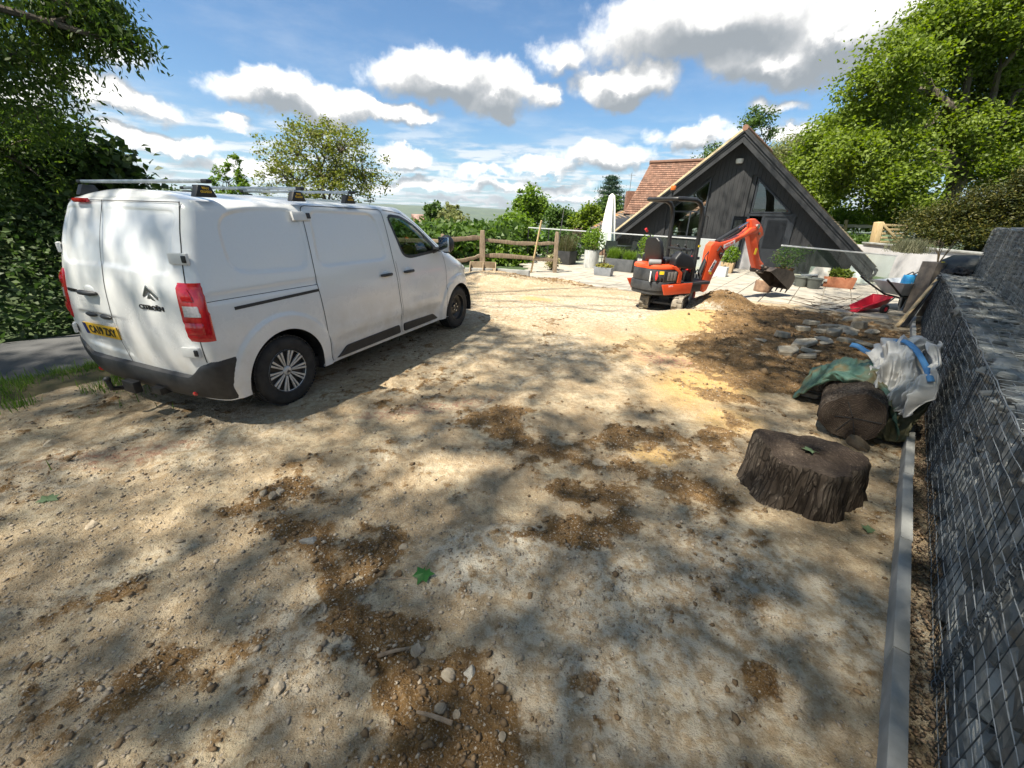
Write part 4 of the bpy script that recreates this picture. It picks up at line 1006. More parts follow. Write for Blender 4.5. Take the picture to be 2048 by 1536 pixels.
# patio of pale slabs
m_slab = pm('paving_slab', (.26, .235, .19), (.40, .365, .305), 2.2, .85, bump=.35, bscale=50, bdist=.004, island=.05)
patio = tag(thing('patio', 'pale stone slab patio in front of the dark gabled house', None), kind='structure')
PPOLY = PE+[(13.6, 12.6), (12.2, 15.2), (9.5, 18.5), (5.5, 21), (.9, 22.5), (.4, 14)]
MB().prism(PPOLY, (0, 0, -.10), (1, 0, 0), (0, 1, 0), (0, 0, .09)).build('mortar_bed', pm('mortar', (.24, .21, .165), (.33, .29, .235), 8, .95), patio)
slab_me = {}
u = -4.0
while u < 13:
    d = -9.5; sh_ = random.choice([0, .3, .45])
    while d < .5:
        L = random.choice([.6, .6, .75, .9]); c = HU(u+.3, d+L/2, 0)
        if in_poly(PPOLY, c.x, c.y) and -9 < d:
            key = L
            if key not in slab_me:
                o = MB().box((0, 0, 0), (.585, L-.014, .045)).build('slab', m_slab, patio, bevel=.006, seg=1, smooth=False); slab_me[key] = o.data
            else:
                o = bpy.data.objects.new('slab', slab_me[key]); COL.objects.link(o); o.parent = patio
            o.location = (c.x, c.y, -.005+random.uniform(-.003, .003)); o.rotation_euler = (random.uniform(-.004, .004), random.uniform(-.004, .004), -GA)
        d += L
    u += .60

house = thing('gabled_house', 'dark timber clad house with a wide low gable, triangular windows and glazed door', 'house', HU(0, 0, 0))
m_clad = pm('charred_boards', (.015, .0155, .0165), (.027, .0275, .029), 3, .62, stretch=(3, 3, .5), bump=.5, bscale=18, bdist=.005, island=.10, nrough=.65)
m_dark = pm('dark_stained_timber', (.016, .017, .019), (.032, .033, .035), 4, .55, stretch=(1, 1, 1), bump=.3, bscale=25)
m_frame = pm('charcoal_frame', (.018, .021, .026), (.026, .03, .036), 10, .4)
Lz, Az, Rz, Au, Ru = .69, 4.73, .55, 4.99, 9.63
def roof_z(u): return Lz+(Az-Lz)*u/Au if u < Au else Az+(Rz-Az)*(u-Au)/(Ru-Au)
WD_ = .5                                          # the wall stands half a metre behind the barge boards
ops = dict(left=[FU(1341.6, 415.8, WD_), FU(1425, 354, WD_), FU(1406, 474, WD_), FU(1335.8, 474, WD_)],
           right=[(5.66, 3.28), (6.97, 2.08), (6.97, 1.99), (5.62, 2.02)])
wall = MB(); wz0 = -.12
# solid wall panel behind the boards, split round the openings so that they are real holes
def col(u0, u1, spans):
    for a0, b0, a1, b1 in spans:
        wall.prism([(u0, a0), (u1, b0), (u1, b1), (u0, a1)], HU(0, WD_+.05, 0), gnv, zv, gbv*.14)
def rz(u): return roof_z(u)-.25
wl = ops['left']; LT = lambda u: wl[0][1]+(wl[1][1]-wl[0][1])*(u-wl[0][0])/(wl[1][0]-wl[0][0]); lu0, lu1, lb = 2.72, 4.08, 1.08
RTp = lambda u: np.interp(u, [5.66, 6.97], [3.28, 2.08])
col(-.0, lu0, [(wz0, wz0, rz(0)-.2, rz(lu0))]); col(lu0, lu1, [(wz0, wz0, lb, lb), (LT(lu0), LT(lu1), rz(lu0), rz(lu1))])
col(lu1, Au, [(wz0, wz0, rz(lu1), rz(Au))]); col(Au, 5.62, [(wz0, wz0, rz(Au), rz(5.62))])
col(5.62, 6.97, [(RTp(5.62), RTp(6.97), rz(5.62), rz(6.97))])
col(6.97, 7.15, [(1.95, 1.95, rz(6.97), rz(7.15))]); col(7.15, Ru, [(wz0, wz0, rz(7.15), rz(Ru)-.2)])
wallo = wall.build('wall', m_dark, house, world=True)
# vertical boards, one object each
u = .25; bw = .145
def inside_open(u0, u1):
    out = []
    if u1 > lu0 and u0 < lu1: out.append('l')
    if u1 > 5.60 and u0 < 7.0: out.append('r')
    return out
while u < Ru-.2:
    u1 = u+bw-.005; segs = []
    t0, t1 = rz(u)+.03, rz(u1)+.03
    if u1 > lu0-.03 and u < lu1+.03:
        a, b = max(u, lu0), min(u1, lu1); segs = [(wz0, wz0, lb-.07, lb-.07), (LT(a)+.05, LT(b)+.05, t0, t1)]
    elif u1 > 5.58 and u < 7.0:
        a, b = np.clip(u, 5.66, 6.97), np.clip(u1, 5.66, 6.97); segs = [(RTp(a)+.05, RTp(b)+.05, t0, t1)]
    elif 7.0 <= u < 7.15: segs = [(1.95, 1.95, t0, t1)]
    else: segs = [(wz0, wz0, t0, t1)]
    for a0, b0, a1, b1 in segs:
        if a1-a0 < .05 and b1-b0 < .05: continue
        a1, b1 = max(a1, a0+.01), max(b1, b0+.01); c = HU(u, WD_, 0); pr = random.uniform(0, .003)
        o = MB().prism([(0, a0), (bw-.005, b0), (bw-.005, b1), (0, a1)], (0, 0, 0), gnv, zv, -gbv*(.022+pr)+gbv*.07).build('board', m_clad, wallo)
        o.location = inv_of(house) @ (c-gbv*(.02))
    u += bw
# barge boards and soffit
def barge(u0, z0, u1, z1, wd, nm, mat, d0, th, dz=0.):
    dx, dz_ = u1-u0, z1-z0; l = math.hypot(dx, dz_)
    h = wd/(abs(dx)/l)
    return MB().prism([(u0, z0-dz), (u1, z1-dz), (u1, z1-dz-h), (u0, z0-dz-h)], HU(0, d0, 0), gnv, zv, gbv*th).build(nm, mat, house, world=True)
barge(-.25, Lz-.2, Au-.0015, Az, .30, 'bargeboard', m_dark, 0, .05); barge(Ru+.10, Rz-.09, Au+.0015, Az, .30, 'bargeboard', m_dark, 0, .05)
barge(-.1, Lz-.08, Au-.0015, Az, .13, 'fascia', m_dark, -.028, .026, 0); barge(Ru, Rz, Au+.0015, Az, .13, 'fascia', m_dark, -.028, .026, 0)
barge(-.2, Lz-.16, Au-.002, Az, .045, 'soffit', m_dark, .052, .50, .17); barge(Ru+.05, Rz-.05, Au+.002, Az, .045, 'soffit', m_dark, .052, .50, .17)
# roof of clay tiles
m_tile = pm('clay_tile', (.13, .066, .042), (.22, .12, .08), 2.5, .85, c3=(.17, .10, .07), bump=.4, bscale=30, island=.30)
m_tile_old = pm('mossy_tile', (.07, .055, .035), (.17, .14, .09), 3, .9, c3=(.12, .085, .05), bump=.5, bscale=25, island=.35)
def tile_roof(A, B, C, Dd, rows_, cols_, mat, parent, name='roof_tiles', th=.022, keep=None):
    """courses of lapped tiles on the quad A (eave start) B (eave end) C (ridge end) Dd (ridge start)"""
    A, B, C, Dd = [Vector(p) for p in (A, B, C, Dd)]; nrm = (B-A).cross(Dd-A).normalized()
    if nrm.z < 0: nrm = -nrm
    V, F = [], []
    for i in range(rows_):
        t0, t1 = i/rows_, min(1, (i+1.35)/rows_); a0, b0, a1, b1 = A.lerp(Dd, t0), B.lerp(C, t0), A.lerp(Dd, t1), B.lerp(C, t1)
        for j in range(-1, cols_):
            s0 = (j+(.5 if i % 2 else 0)+.03)/cols_; s1 = s0+.94/cols_; s0, s1 = max(0, s0), min(1, s1)
            if s1-s0 < .2/cols_: continue
            if keep and not keep((s0+s1)/2, t0): continue
            l0 = th*1.9+random.uniform(0, .008); l1 = .004
            p = [a0.lerp(b0, s0)+nrm*l0, a0.lerp(b0, s1)+nrm*l0, a1.lerp(b1, s1)+nrm*l1, a1.lerp(b1, s0)+nrm*l1]; q = [x-nrm*th for x in p]; o = len(V)
            V += p+q; F += [(o, o+1, o+2, o+3), (o, o+4, o+5, o+1), (o+1, o+5, o+6, o+2), (o+3, o+7, o+4, o)]
    mb = MB(); mb.v = [tuple(x) for x in V]; mb.f = F
    return tag(mb.build(name, mat, parent, world=True), kind='stuff')
DEP = 6.5
for side_, (ua, za) in enumerate(((-.25, Lz-.2), (Ru+.12, Rz-.11))):
    A = HU(ua, -.07, za+.03); B = HU(ua, DEP, za+.03); C = HU(Au, DEP, Az+.03); Dd = HU(Au, -.07, Az+.03)
    MB().add([A, B, C, Dd, A-zv*.10, B-zv*.10, C-zv*.10, Dd-zv*.10], [(0, 1, 2, 3), (4, 5, 6, 7), (0, 1, 5, 4), (1, 2, 6, 5), (2, 3, 7, 6), (3, 0, 4, 7)]).build('roof', m_dark, house, world=True)
    tile_roof(A, B, C, Dd, 46, 36, m_tile_old, house)
mb = MB()
for k in range(20): mb.tube([HU(Au, -.08+k*.33, Az+.05), HU(Au, -.08+k*.33+.34, Az+.05)], [.10, .095], 8)
mb.build('ridge_tiles', m_tile, house, world=True)
vt = pm('sunlit_verge', (.42, .33, .19), (.60, .50, .33), 8, .9)  # golden colour stands in for sunlight on the left tile edges
barge(-.25, Lz-.2+.085, Au-.002, Az+.085, .07, 'verge_edge', vt, -.075, .05); barge(Ru+.12, Rz-.11+.085, Au+.002, Az+.085, .05, 'verge_edge', m_dark, -.075, .05)
# rear and side walls, floor and inner room seen through the glass
room = MB()
for q in (([(0, -.1), (Ru, -.1), (Ru, Rz-.3), (Au, Az-.3), (0, Lz-.3)], DEP-.2),): room.prism(q[0], HU(0, q[1], 0), gnv, zv, gbv*.1)
room.build('rear_wall', pm('inner_wall', (.30, .25, .18), (.40, .34, .26), 2, .9), house, world=True)
MB().prism([(.2, .2), (Ru-.2, .2), (Ru-.2, 6), (.2, 6)], HU(0, 0, -.09), gnv, gbv, zv*.07).build('floor', pm('boards_inside', (.20, .12, .06), (.3, .19, .1), 3, .6), house, world=True)
# windows
def frame_poly(P, wd, nm, par, d, th=.09, mat=None):
    P = [Vector((p[0], p[1])) for p in P]; c = sum(P, Vector((0, 0)))/len(P); Q = []
    n = len(P)
    for i in range(n):
        a, b, e = P[i-1], P[i], P[(i+1) % n]; d1, d2 = (b-a).normalized(), (e-b).normalized(); n1, n2 = Vector((-d1.y, d1.x)), Vector((-d2.y, d2.x))
        if n1.dot(c-b) < 0: n1, n2 = -n1, -n2
        bi = (n1+n2); bi = bi/max(.2, bi.dot(n1)); Q.append(b+bi*wd)
    mb = MB()
    for i in range(n):
        j = (i+1) % n; mb.prism([P[i], P[j], Q[j], Q[i]], HU(0, d, 0), gnv, zv, gbv*th)
    return mb.build(nm, mat or m_frame, par, world=True), Q
wp = bpy.data.objects.new('window', None)
def window(P, d, bars=()):
    w_ = MB(); fo, Q = frame_poly(P, .055, 'window', house, d)
    MB().prism(Q, HU(0, d+.04, 0), gnv, zv, gbv*.012).build('pane', M['house_glass'], fo, world=True)
    for (a, b) in bars: MB().bar(HU(a[0], d+.045, a[1]), HU(b[0], d+.045, b[1]), .05, .05, up=gbv).build('glazing_bar', m_frame, fo, world=True)
    return fo
w1 = window([(lu0+.003, lb+.003), (lu1-.003, lb+.003), (lu1-.003, LT(lu1)-.02), (lu0+.003, LT(lu0)-.02)], WD_-.012, [((lu0+.05, 2.06), (lu1-.05, 2.06)), ((3.50, lb+.05), (3.50, 2.04))])
w2 = window([(5.66, 2.05), (6.95, 2.05), (6.95, 2.12), (5.66, 3.24)], WD_-.012)
# doorway: frame, open leaf on the left, glazed leaf on the right
df = MB()
for ua, ub in ((5.60, 5.67), (6.09, 6.17), (7.06, 7.148)): df.prism([(ua, -.08), (ub, -.08), (ub, 1.95), (ua, 1.95)], HU(0, WD_-.02, 0), gnv, zv, gbv*.12)
df.prism([(5.60, 1.951), (7.148, 1.951), (7.148, 2.035), (5.60, 2.035)], HU(0, WD_-.025, 0), gnv, zv, gbv*.13); df.build('door_frame', m_frame, house, world=True)
dl = MB(); dl.prism([(6.172, -.07), (7.058, -.07), (7.058, 1.949), (6.172, 1.949), (6.172, 1.82), (6.93, 1.82), (6.93, .82), (6.30, .82), (6.30, 1.82), (6.172, 1.82)], HU(0, WD_+.0, 0), gnv, zv, gbv*.05)
dleaf = dl.build('door', m_frame, house, world=True)
MB().prism([(6.30, .82), (6.93, .82), (6.93, 1.82), (6.30, 1.82)], HU(0, WD_+.02, 0), gnv, zv, gbv*.01).build('pane', M['house_glass'], dleaf, world=True)
ax = (-gbv*.93-gnv*.36).normalized(); hp = HU(5.60, WD_-.03, -.06); th = ax.cross(zv)*.045
ol = MB(); 
for P in ([(0, 0), (.86, 0), (.86, .20), (0, .20)], [(0, .2), (.10, .2), (.10, 1.86), (0, 1.86)], [(.76, .2), (.86, .2), (.86, 1.86), (.76, 1.86)], [(0, 1.86), (.86, 1.86), (.86, 1.98), (0, 1.98)]): ol.prism(P, hp, ax, zv, th)
ol = ol.build('door', m_frame, house, world=True); ol['label'] = 'glazed door leaf standing open'
MB().prism([(.10, .2), (.76, .2), (.76, 1.86), (.10, 1.86)], hp+th*.4, ax, zv, th*.2).build('pane', M['house_glass'], ol, world=True)
mb = MB(); c = HU(4.93, .44, 3.80); mb.lathe([(.0, 0), (.13, 0), (.13, .09), (.115, .14), (.0, .20)], 20, c+zv*.07, -zv, cap=False); lamp_ = mb.build('security_camera', M['white_paint'], house, world=True, smooth=True)
mb = MB(); mb.ball(c-zv*.06, (.095, .095, .085), 14); mb.build('camera_dome', M['black_metal'], lamp_, world=True, smooth=True)
g0 = HU(Ru+.16, -.02, Rz-.16); mb = MB(); mb.tube([g0+gbv*.4, g0-gbv*.02], .055, 8); mb.tube([g0, g0-zv*.12-gbv*.03, g0-zv*.30-gnv*.18, g0-zv*.33-gnv*.55], .04, 8); mb.build('gutter_pipe', M['black_metal'], house, world=True, smooth=True)
# things on the window sill
for k, (uu, nm) in enumerate(((2.98, 'white_pot'), (3.72, 'white_pot'))):
    p = HU(uu, WD_+.20, lb+.0); t = thing('flower_pot', ['white flower pot with pale blooms on the left of the window sill', 'white flower pot with pale blooms on the right of the window sill'][k], 'flower pot', p, 0, 'pots on the window sill')
    MB().lathe([(.05, 0), (.075, .13), (.07, .13), (.06, .05)], 14, cap=True).build('pot', M['white_paint'], t, smooth=True)
    mb = MB(); [mb.ball((random.uniform(-.08, .08), random.uniform(-.08, .08), random.uniform(.16, .34)), random.uniform(.025, .05), 6) for _ in range(16)]; mb.build('blooms', M['white_paint'], t)
MB().prism([(lu0, lb-.04), (lu1, lb-.04), (lu1, lb), (lu0, lb)], HU(0, WD_-.06, 0), gnv, zv, gbv*.5).build('window_sill', m_frame, house, world=True)

# older house with a tiled roof behind on the left
oh = thing('tiled_house', 'brick house with steep red brown tiled roof behind the dark gable', 'house', AT(1300, 460, 25.5))
A, B, C, Dd = AT(1247, 428, 24.6), AT(1420, 434, 24.0), AT(1420, 322, 27.4), AT(1301, 327, 27.6)
tile_roof(A, B, C, Dd, 24, 30, m_tile, oh)
MB().add([A, B, C, Dd]+[p-Vector((0, 0, .14)) for p in (A, B, C, Dd)], [(0, 1, 2, 3), (4, 5, 6, 7), (0, 1, 5, 4), (1, 2, 6, 5), (2, 3, 7, 6), (3, 0, 4, 7)]).build('roof', m_dark, oh, world=True)
mb = MB(); mb.tube([Dd+Vector((-.05, 0, .04)), C+Vector((0, 0, .04))], .12, 8); mb.build('ridge_tiles', m_tile, oh, world=True)
brick = pm('old_brick', (.16, .075, .05), (.30, .16, .11), 9, .9, bump=.4)
q = [Vector((p.x, p.y, -.8)) for p in (A, B)]; mb = MB(); bk = Vector((.35, 2.6, 0)); mb.prism([(0, 0), ((B-A).length*.94, 0), ((B-A).length*.94, A.z+.55), (0, A.z+.55)], q[0]+Vector((.25, .35, 0)), (q[1]-q[0]).normalized(), zv, (.3, 3, 0)); mb.build('wall', brick, oh, world=True)
mb = MB(); mb.bar(A+Vector((0, -.02, -.10)), B+Vector((0, -.02, -.10)), .12, .16); mb.build('fascia', M['black_metal'], oh, world=True)
ch = AT(1262, 386, 28.4); mb = MB(); mb.box(ch+Vector((0, 0, -1.2)), (.55, .5, 2.6)); cho = mb.build('chimney', brick, oh, world=True); 
mb = MB(); mb.tube([ch+Vector((-.1, 0, .0)), ch+Vector((-.1, 0, 1.15))], .018, 6); mb.bar(ch+Vector((-.3, 0, 1.0)), ch+Vector((.15, 0, 1.0)), .02, .02); mb.build('aerial', M['steel'], cho, world=True)
m_lich = pm('lichen_tile', (.10, .085, .07), (.16, .13, .10), 3, .9, c3=(.50, .22, .03), island=.25, band=(.25, .75)); 
oh2 = thing('old_outhouse', 'low outhouse with lichen stained tiled roof behind the white parasol', 'outhouse', AT(1215, 490, 23))
A, B, C, Dd = AT(1180, 457, 23.2), AT(1262, 494, 20.9), AT(1290, 436, 23.6), AT(1243, 421, 25.6)
tile_roof(A, B, C, Dd, 13, 16, m_lich, oh2)
MB().add([A, B, C, Dd]+[p-Vector((0, 0, .14)) for p in (A, B, C, Dd)], [(0, 1, 2, 3), (4, 5, 6, 7), (0, 1, 5, 4), (1, 2, 6, 5), (2, 3, 7, 6), (3, 0, 4, 7)]).build('roof', m_dark, oh2, world=True)
mb = MB(); q0, q1 = A+Vector((.25, .25, 0)), B+Vector((.15, .25, 0)); mb.add([(q0.x, q0.y, -1.5), (q1.x, q1.y, -1.5), (q1.x, q1.y, q1.z), (q0.x, q0.y, q0.z), (q0.x+1, q0.y+2, -1.5), (q1.x+1, q1.y+2, -1.5), (q1.x+1, q1.y+2, q1.z), (q0.x+1, q0.y+2, q0.z)], [(0, 1, 2, 3), (4, 5, 6, 7), (0, 4, 7, 3), (1, 5, 6, 2), (0, 1, 5, 4), (3, 2, 6, 7)]); mb.build('wall', brick, oh2, world=True)
# cottage roofs below the fence
for k, (a, b, c_, d_, lb_, nr_, nc_) in enumerate(((AT(838, 447, 40), AT(905, 452, 41), AT(902, 431, 46), AT(822, 428, 46), 'distant low cottage with pinkish tiled roof beyond the van bonnet', 10, 18), (AT(938, 545, 19), AT(1000, 540, 19.5), AT(985, 488, 21), AT(942, 488, 21), 'brown tiled shed roof below the post and rail fence', 12, 10))):
    t = thing(['cottage', 'shed'][k], lb_, ['cottage', 'shed'][k], (a+b)/2)
    tile_roof(a, b, c_, d_, nr_, nc_, pm('weathered_tile_%d' % k, (.24, .15, .12), (.40, .28, .23), 2, .9, island=.3), t)
    MB().add([a, b, c_, d_]+[p-Vector((0, -.6, 1.5+k*.5)) for p in (a, b, c_, d_)], [(0, 1, 2, 3), (4, 5, 6, 7), (0, 1, 5, 4), (1, 2, 6, 5), (2, 3, 7, 6), (3, 0, 4, 7)]).build('walls', brick, t, world=True)

# rendered retaining wall
rw0, rw1 = G(1742, 484, 1.17), G(1990, 506, 1.17); d_ = (rw1-rw0); d_ = Vector(d_)/np.linalg.norm(d_); out = Vector((-d_.y, d_.x, 0)); out = -out if out.y > 0 else out
L_ = float(np.linalg.norm(rw1-rw0))+1.2; m_rend = pm('render', (.46, .45, .45), (.60, .59, .60), 1.6, .85, bump=.35, bscale=30, bdist=.005, nrough=.65)
rwt = thing('retaining_wall', 'low pale rendered retaining wall with flat coping behind the wheelbarrow', 'wall', (rw0[0], rw0[1], 0))
b0 = Vector((rw0[0], rw0[1], -.12)); MB().prism([(0, 0), (L_, 0), (L_, .22), (0, .22)], b0, d_, -out, (0, 0, 1.23)).build('wall', m_rend, rwt, world=True)
RWL, RWD, RWO, RW0 = L_, d_.copy(), out.copy(), Vector((rw0[0], rw0[1], 0))
s = -.05
while s < L_:
    MB().prism([(s, -.04), (s+.592, -.04), (s+.592, .27), (s, .27)], b0+Vector((0, 0, 1.232)), d_, -out, (0, 0, .05+random.uniform(0, .003))).build('coping', M['concrete'], rwt, bevel=.006, world=True); s += .60
MB().prism([(.02, .23), (.02, 6), (-.18, 6), (-.18, .0), (-.0, .0)], b0, d_, -out, (0, 0, 1.18)).build('return_wall', m_rend, rwt, world=True)

# frameless glass balustrades
m_rail = pm('brushed_rail', (.55, .56, .56), (.66, .67, .67), 20, .45, .35)
def balustrade(name, label, P, Zt, panels, posts=()):
    t = thing(name, label, 'balustrade', (P[0][0], P[0][1], 0)); a, b = Vector(P[0]), Vector(P[1]); n = panels; dr = (b-a).normalized(); nr2 = Vector((-dr.y, dr.x, 0)).normalized()
    za, zb = Zt
    for k in range(n):
        s0, s1 = k/n+.004, (k+1)/n-.004; p0, p1 = a.lerp(b, s0), a.lerp(b, s1); h0, h1 = za+(zb-za)*s0, za+(zb-za)*s1
        MB().add([(p0.x, p0.y, .05), (p1.x, p1.y, .05), (p1.x, p1.y, h1-.0), (p0.x, p0.y, h0-.0), (p0.x+nr2.x*.014, p0.y+nr2.y*.014, .05), (p1.x+nr2.x*.014, p1.y+nr2.y*.014, .05), (p1.x+nr2.x*.014, p1.y+nr2.y*.014, h1), (p0.x+nr2.x*.014, p0.y+nr2.y*.014, h0)], [(0, 1, 2, 3), (4, 5, 6, 7), (0, 1, 5, 4), (1, 2, 6, 5), (2, 3, 7, 6), (3, 0, 4, 7)]).build('glass_panel', M['glass'], t, world=True)
    MB().bar((a.x, a.y, za+.018), (b.x, b.y, zb+.018), .05, .04).build('handrail', m_rail, t, bevel=.008, world=True)
    MB().bar((a.x, a.y, .025), (b.x, b.y, .025), .07, .06).build('base_channel', M['galv'], t, bevel=.006, world=True)
    for s_ in posts:
        p = a.lerp(b, s_); MB().box((p.x, p.y, (za+(zb-za)*s_)/2), (.04, .04, za+(zb-za)*s_)).build('post', M['black_metal'], t, world=True)
    return t
lA, lB = AT(1057, 456, 17.6), AT(1448, 482, 14.9)
balustrade('glass_balustrade', 'long glass balustrade with thin steel handrail in front of the parasol and left wall', ((lA.x, lA.y, 0), (lB.x, lB.y, 0)), (lA.z, lB.z), 6, (0, .12))
lA, lB = AT(1563, 492, 12.6), AT(1793, 513, 13.2)
balustrade('glass_balustrade', 'short glass balustrade with steel handrail between terracotta trough and wheelbarrow', ((lA.x, lA.y, 0), (lB.x, lB.y, 0)), (lA.z, lB.z), 4)

# post and rail fence of cleft oak
fence = thing('post_and_rail_fence', 'weathered cleft post and rail fence at the edge of the drop', 'fence', tuple(G(965, 545)))
def post(px, pyb, pyt, w_, par=fence, mat=None, h=None, lean=0):
    p = Vector(G(px, pyb)); hgt = h or 1.27
    mb = MB(); n = 6
    vs = []
    for k in range(n+1):
        f = k/n; ww_ = w_*(1+random.uniform(-.05, .05))*(1 if k < n else .72)
        for (sx_, sy_) in ((-1, -1), (1, -1), (1, 1), (-1, 1)): vs.append((p.x+sx_*ww_/2+lean*f, p.y+sy_*w_*.4, -.3+(hgt+.3)*f+(0 if k < n else .02)))
    fs = [(k*4+i, k*4+(i+1) % 4, (k+1)*4+(i+1) % 4, (k+1)*4+i) for k in range(n) for i in range(4)]+[(n*4, n*4+1, n*4+2, n*4+3)]
    return mb.add(vs, fs).build('post', mat or M['wood_old'], par, bevel=.008, world=True)
def rail_(a, b, sag, w_, par, mat, h=.12):
    a, b = Vector(a), Vector(b); mb = MB(); n = 9; vs = []; dr = (b-a).normalized(); nr_ = Vector((-dr.y, dr.x, 0))
    for k in range(n+1):
        f = k/n; p = a.lerp(b, f)+Vector((0, 0, sag*math.sin(f*math.pi)+random.uniform(-.012, .012))); hh = h*(.55 if k in (0, n) else random.uniform(.85, 1.15))
        for sy_, sz_ in ((-1, -1), (1, -1), (1, 1), (-1, 1)): vs.append(p+nr_*(sy_*w_/2)+Vector((0, 0, sz_*hh/2)))
    return mb.add(vs, [(k*4+i, k*4+(i+1) % 4, (k+1)*4+(i+1) % 4, (k+1)*4+i) for k in range(n) for i in range(4)]+[(0, 1, 2, 3), (n*4, n*4+1, n*4+2, n*4+3)]).build('rail', mat, par, bevel=.006, world=True)
FP = [G(888, 548), G(965, 546), G(1109, 546)]
for px in ((888, 548), (965, 546), (1109, 546)): post(px[0], px[1], 0, .17 if px[0] == 965 else .13, h=1.27 if px[0] != 888 else 1.15)
def on(p, z): return (p[0], p[1]+.02, z)
rail_(on(FP[0], .98), on(FP[1], 1.06), .02, .06, fence, M['wood_old'], .13); rail_(on(FP[0], .40), on(FP[1], .55), -.07, .06, fence, M['wood_old'], .11)
rail_(on(FP[1], 1.02), on(FP[2], .94), -.06, .06, fence, M['wood_old'], .11); rail_(on(FP[1], .55), on(FP[2], .40), .02, .06, fence, M['wood_old'], .13)
rail_(on(FP[0], .98), (FP[0][0]-2.4, FP[0][1]+.6, .9), .0, .06, fence, M['wood_old'], .12); rail_(on(FP[0], .45), (FP[0][0]-2.4, FP[0][1]+.6, .4), .0, .06, fence, M['wood_old'], .12)
# timber sleepers along the foot of the fence
for k, (a, b) in enumerate((((915, 552), (985, 553)), ((990, 553), (1058, 558)))):
    a, b = Vector(G(*a)), Vector(G(*b)); o = MB().bar(a+zv*.10+Vector((0, -.06, 0)), b+zv*.10+Vector((0, -.06, 0)), .14, .30).build('timber_sleeper', M['concrete'], bevel=.01)
    tag(o, ['grey sleeper under the fence behind the spare bucket', 'grey sleeper under the fence beside the leaning cane'][k], 'sleeper', 'sleepers edging the drop')
# field fence and new gate on the higher ground to the right
ff = thing('paddock_fence', 'pale new post and rail fence beside the field gate', 'fence', AT(1712, 480, 21))
for px, pt, pb in ((1693, 440, 475), (1676, 443, 470)):
    a, b = AT(px, pt, 21.5), AT(px-6, pb+6, 21.5); MB().bar(a, b, .12, .10).build('post', M['wood_new'], ff, bevel=.006, world=True)
for (a, b) in (((1655, 451), (1750, 453)), ((1668, 467), (1745, 470))):
    rail_(AT(a[0], a[1], 22.2), AT(b[0], b[1], 20.6), .0, .05, ff, pm('pale_rail', (.50, .45, .34), (.64, .58, .46), 6, .85), .14)
gt = thing('field_gate', 'new softwood five bar gate with diagonal brace hung on a stout post', 'gate', AT(1770, 486, 18))
MB().bar(AT(1758, 444, 18), AT(1745, 500, 18), .26, .22).build('gate_post', M['wood_new'], gt, bevel=.012, world=True)
for k in range(5):
    a, b = AT(1768-k*2.2, 450+k*8.5, 18), AT(1818-k*2.5, 452+k*8.0, 18.6); MB().bar(a, b, .05, .085).build('gate_bar', M['wood_new'], gt, bevel=.005, world=True)
MB().bar(AT(1766, 449, 17.95), AT(1800, 486, 18.3), .04, .09).build('brace', M['wood_new'], gt, bevel=.005, world=True)
MB().bar(AT(1818, 446, 18.65), AT(1808, 492, 18.65), .06, .09).build('gate_stile', M['wood_new'], gt, bevel=.005, world=True)
MB().bar(AT(1767, 446, 18.05), AT(1754, 494, 18.05), .06, .09).build('gate_stile', M['wood_new'], gt, bevel=.005, world=True)
# ================================================================== the mini excavator
EA = R(62); ed = Vector((math.sin(EA), math.cos(EA), 0)); eyl = Vector((-ed.y, ed.x, 0)); EC = Vector((3.24, 8.83, 0))
def EX(x, y, off=0.):
    """enlargement coordinate -> (distance ahead, height) in the upright plane off metres right of the centre line"""
    v = ray(1160+.2051*x, 360+.2051*y); nn_ = np.array([-eyl.x, -eyl.y]); c = np.array([EC.x, EC.y])
    t = ((c+nn_*off)@nn_)/(v[:2]@nn_); P = v*t; return float((P[:2]-c)@np.array([ed.x, ed.y])), float(P[2]+CH)
exc = thing('mini_excavator', 'orange and black mini excavator on rubber tracks with raised bent boom over the patio edge', 'excavator', EC)
exc.matrix_basis = Matrix.Translation(EC) @ Matrix((ed, eyl, zv)).transposed().to_4x4()
m_or = pm('orange_paint', (.72, .075, .018), (.80, .10, .028), 4, .38, coat=.25, bump=.05, bscale=60)
m_gr = pm('grey_casting', (.030, .033, .037), (.055, .058, .062), 12, .5, bump=.15, bscale=80)
m_hose = M['black_metal']; m_lab = pm('sticker_white', (.72, .72, .70), None, rough=.5); m_yel = pm('sticker_yellow', (.80, .56, .02), None, rough=.5); m_redp = pm('red_plastic', (.62, .03, .03), None, rough=.4)
m_vinyl = pm('seat_vinyl', (.012, .012, .013), (.022, .022, .024), 30, .45, bump=.2, bscale=300, bdist=.002)
m_track = pm('dusty_track', (.05, .048, .045), (.30, .26, .20), 9, .9, c3=(.12, .11, .095), bump=.3)
TA = R(32-62)           # the tracks point more to the left than the house
tx = Vector((math.cos(-TA), math.sin(-TA), 0)); ty = Vector((-tx.y, tx.x, 0))
TC = Vector((0.05, 0, 0))
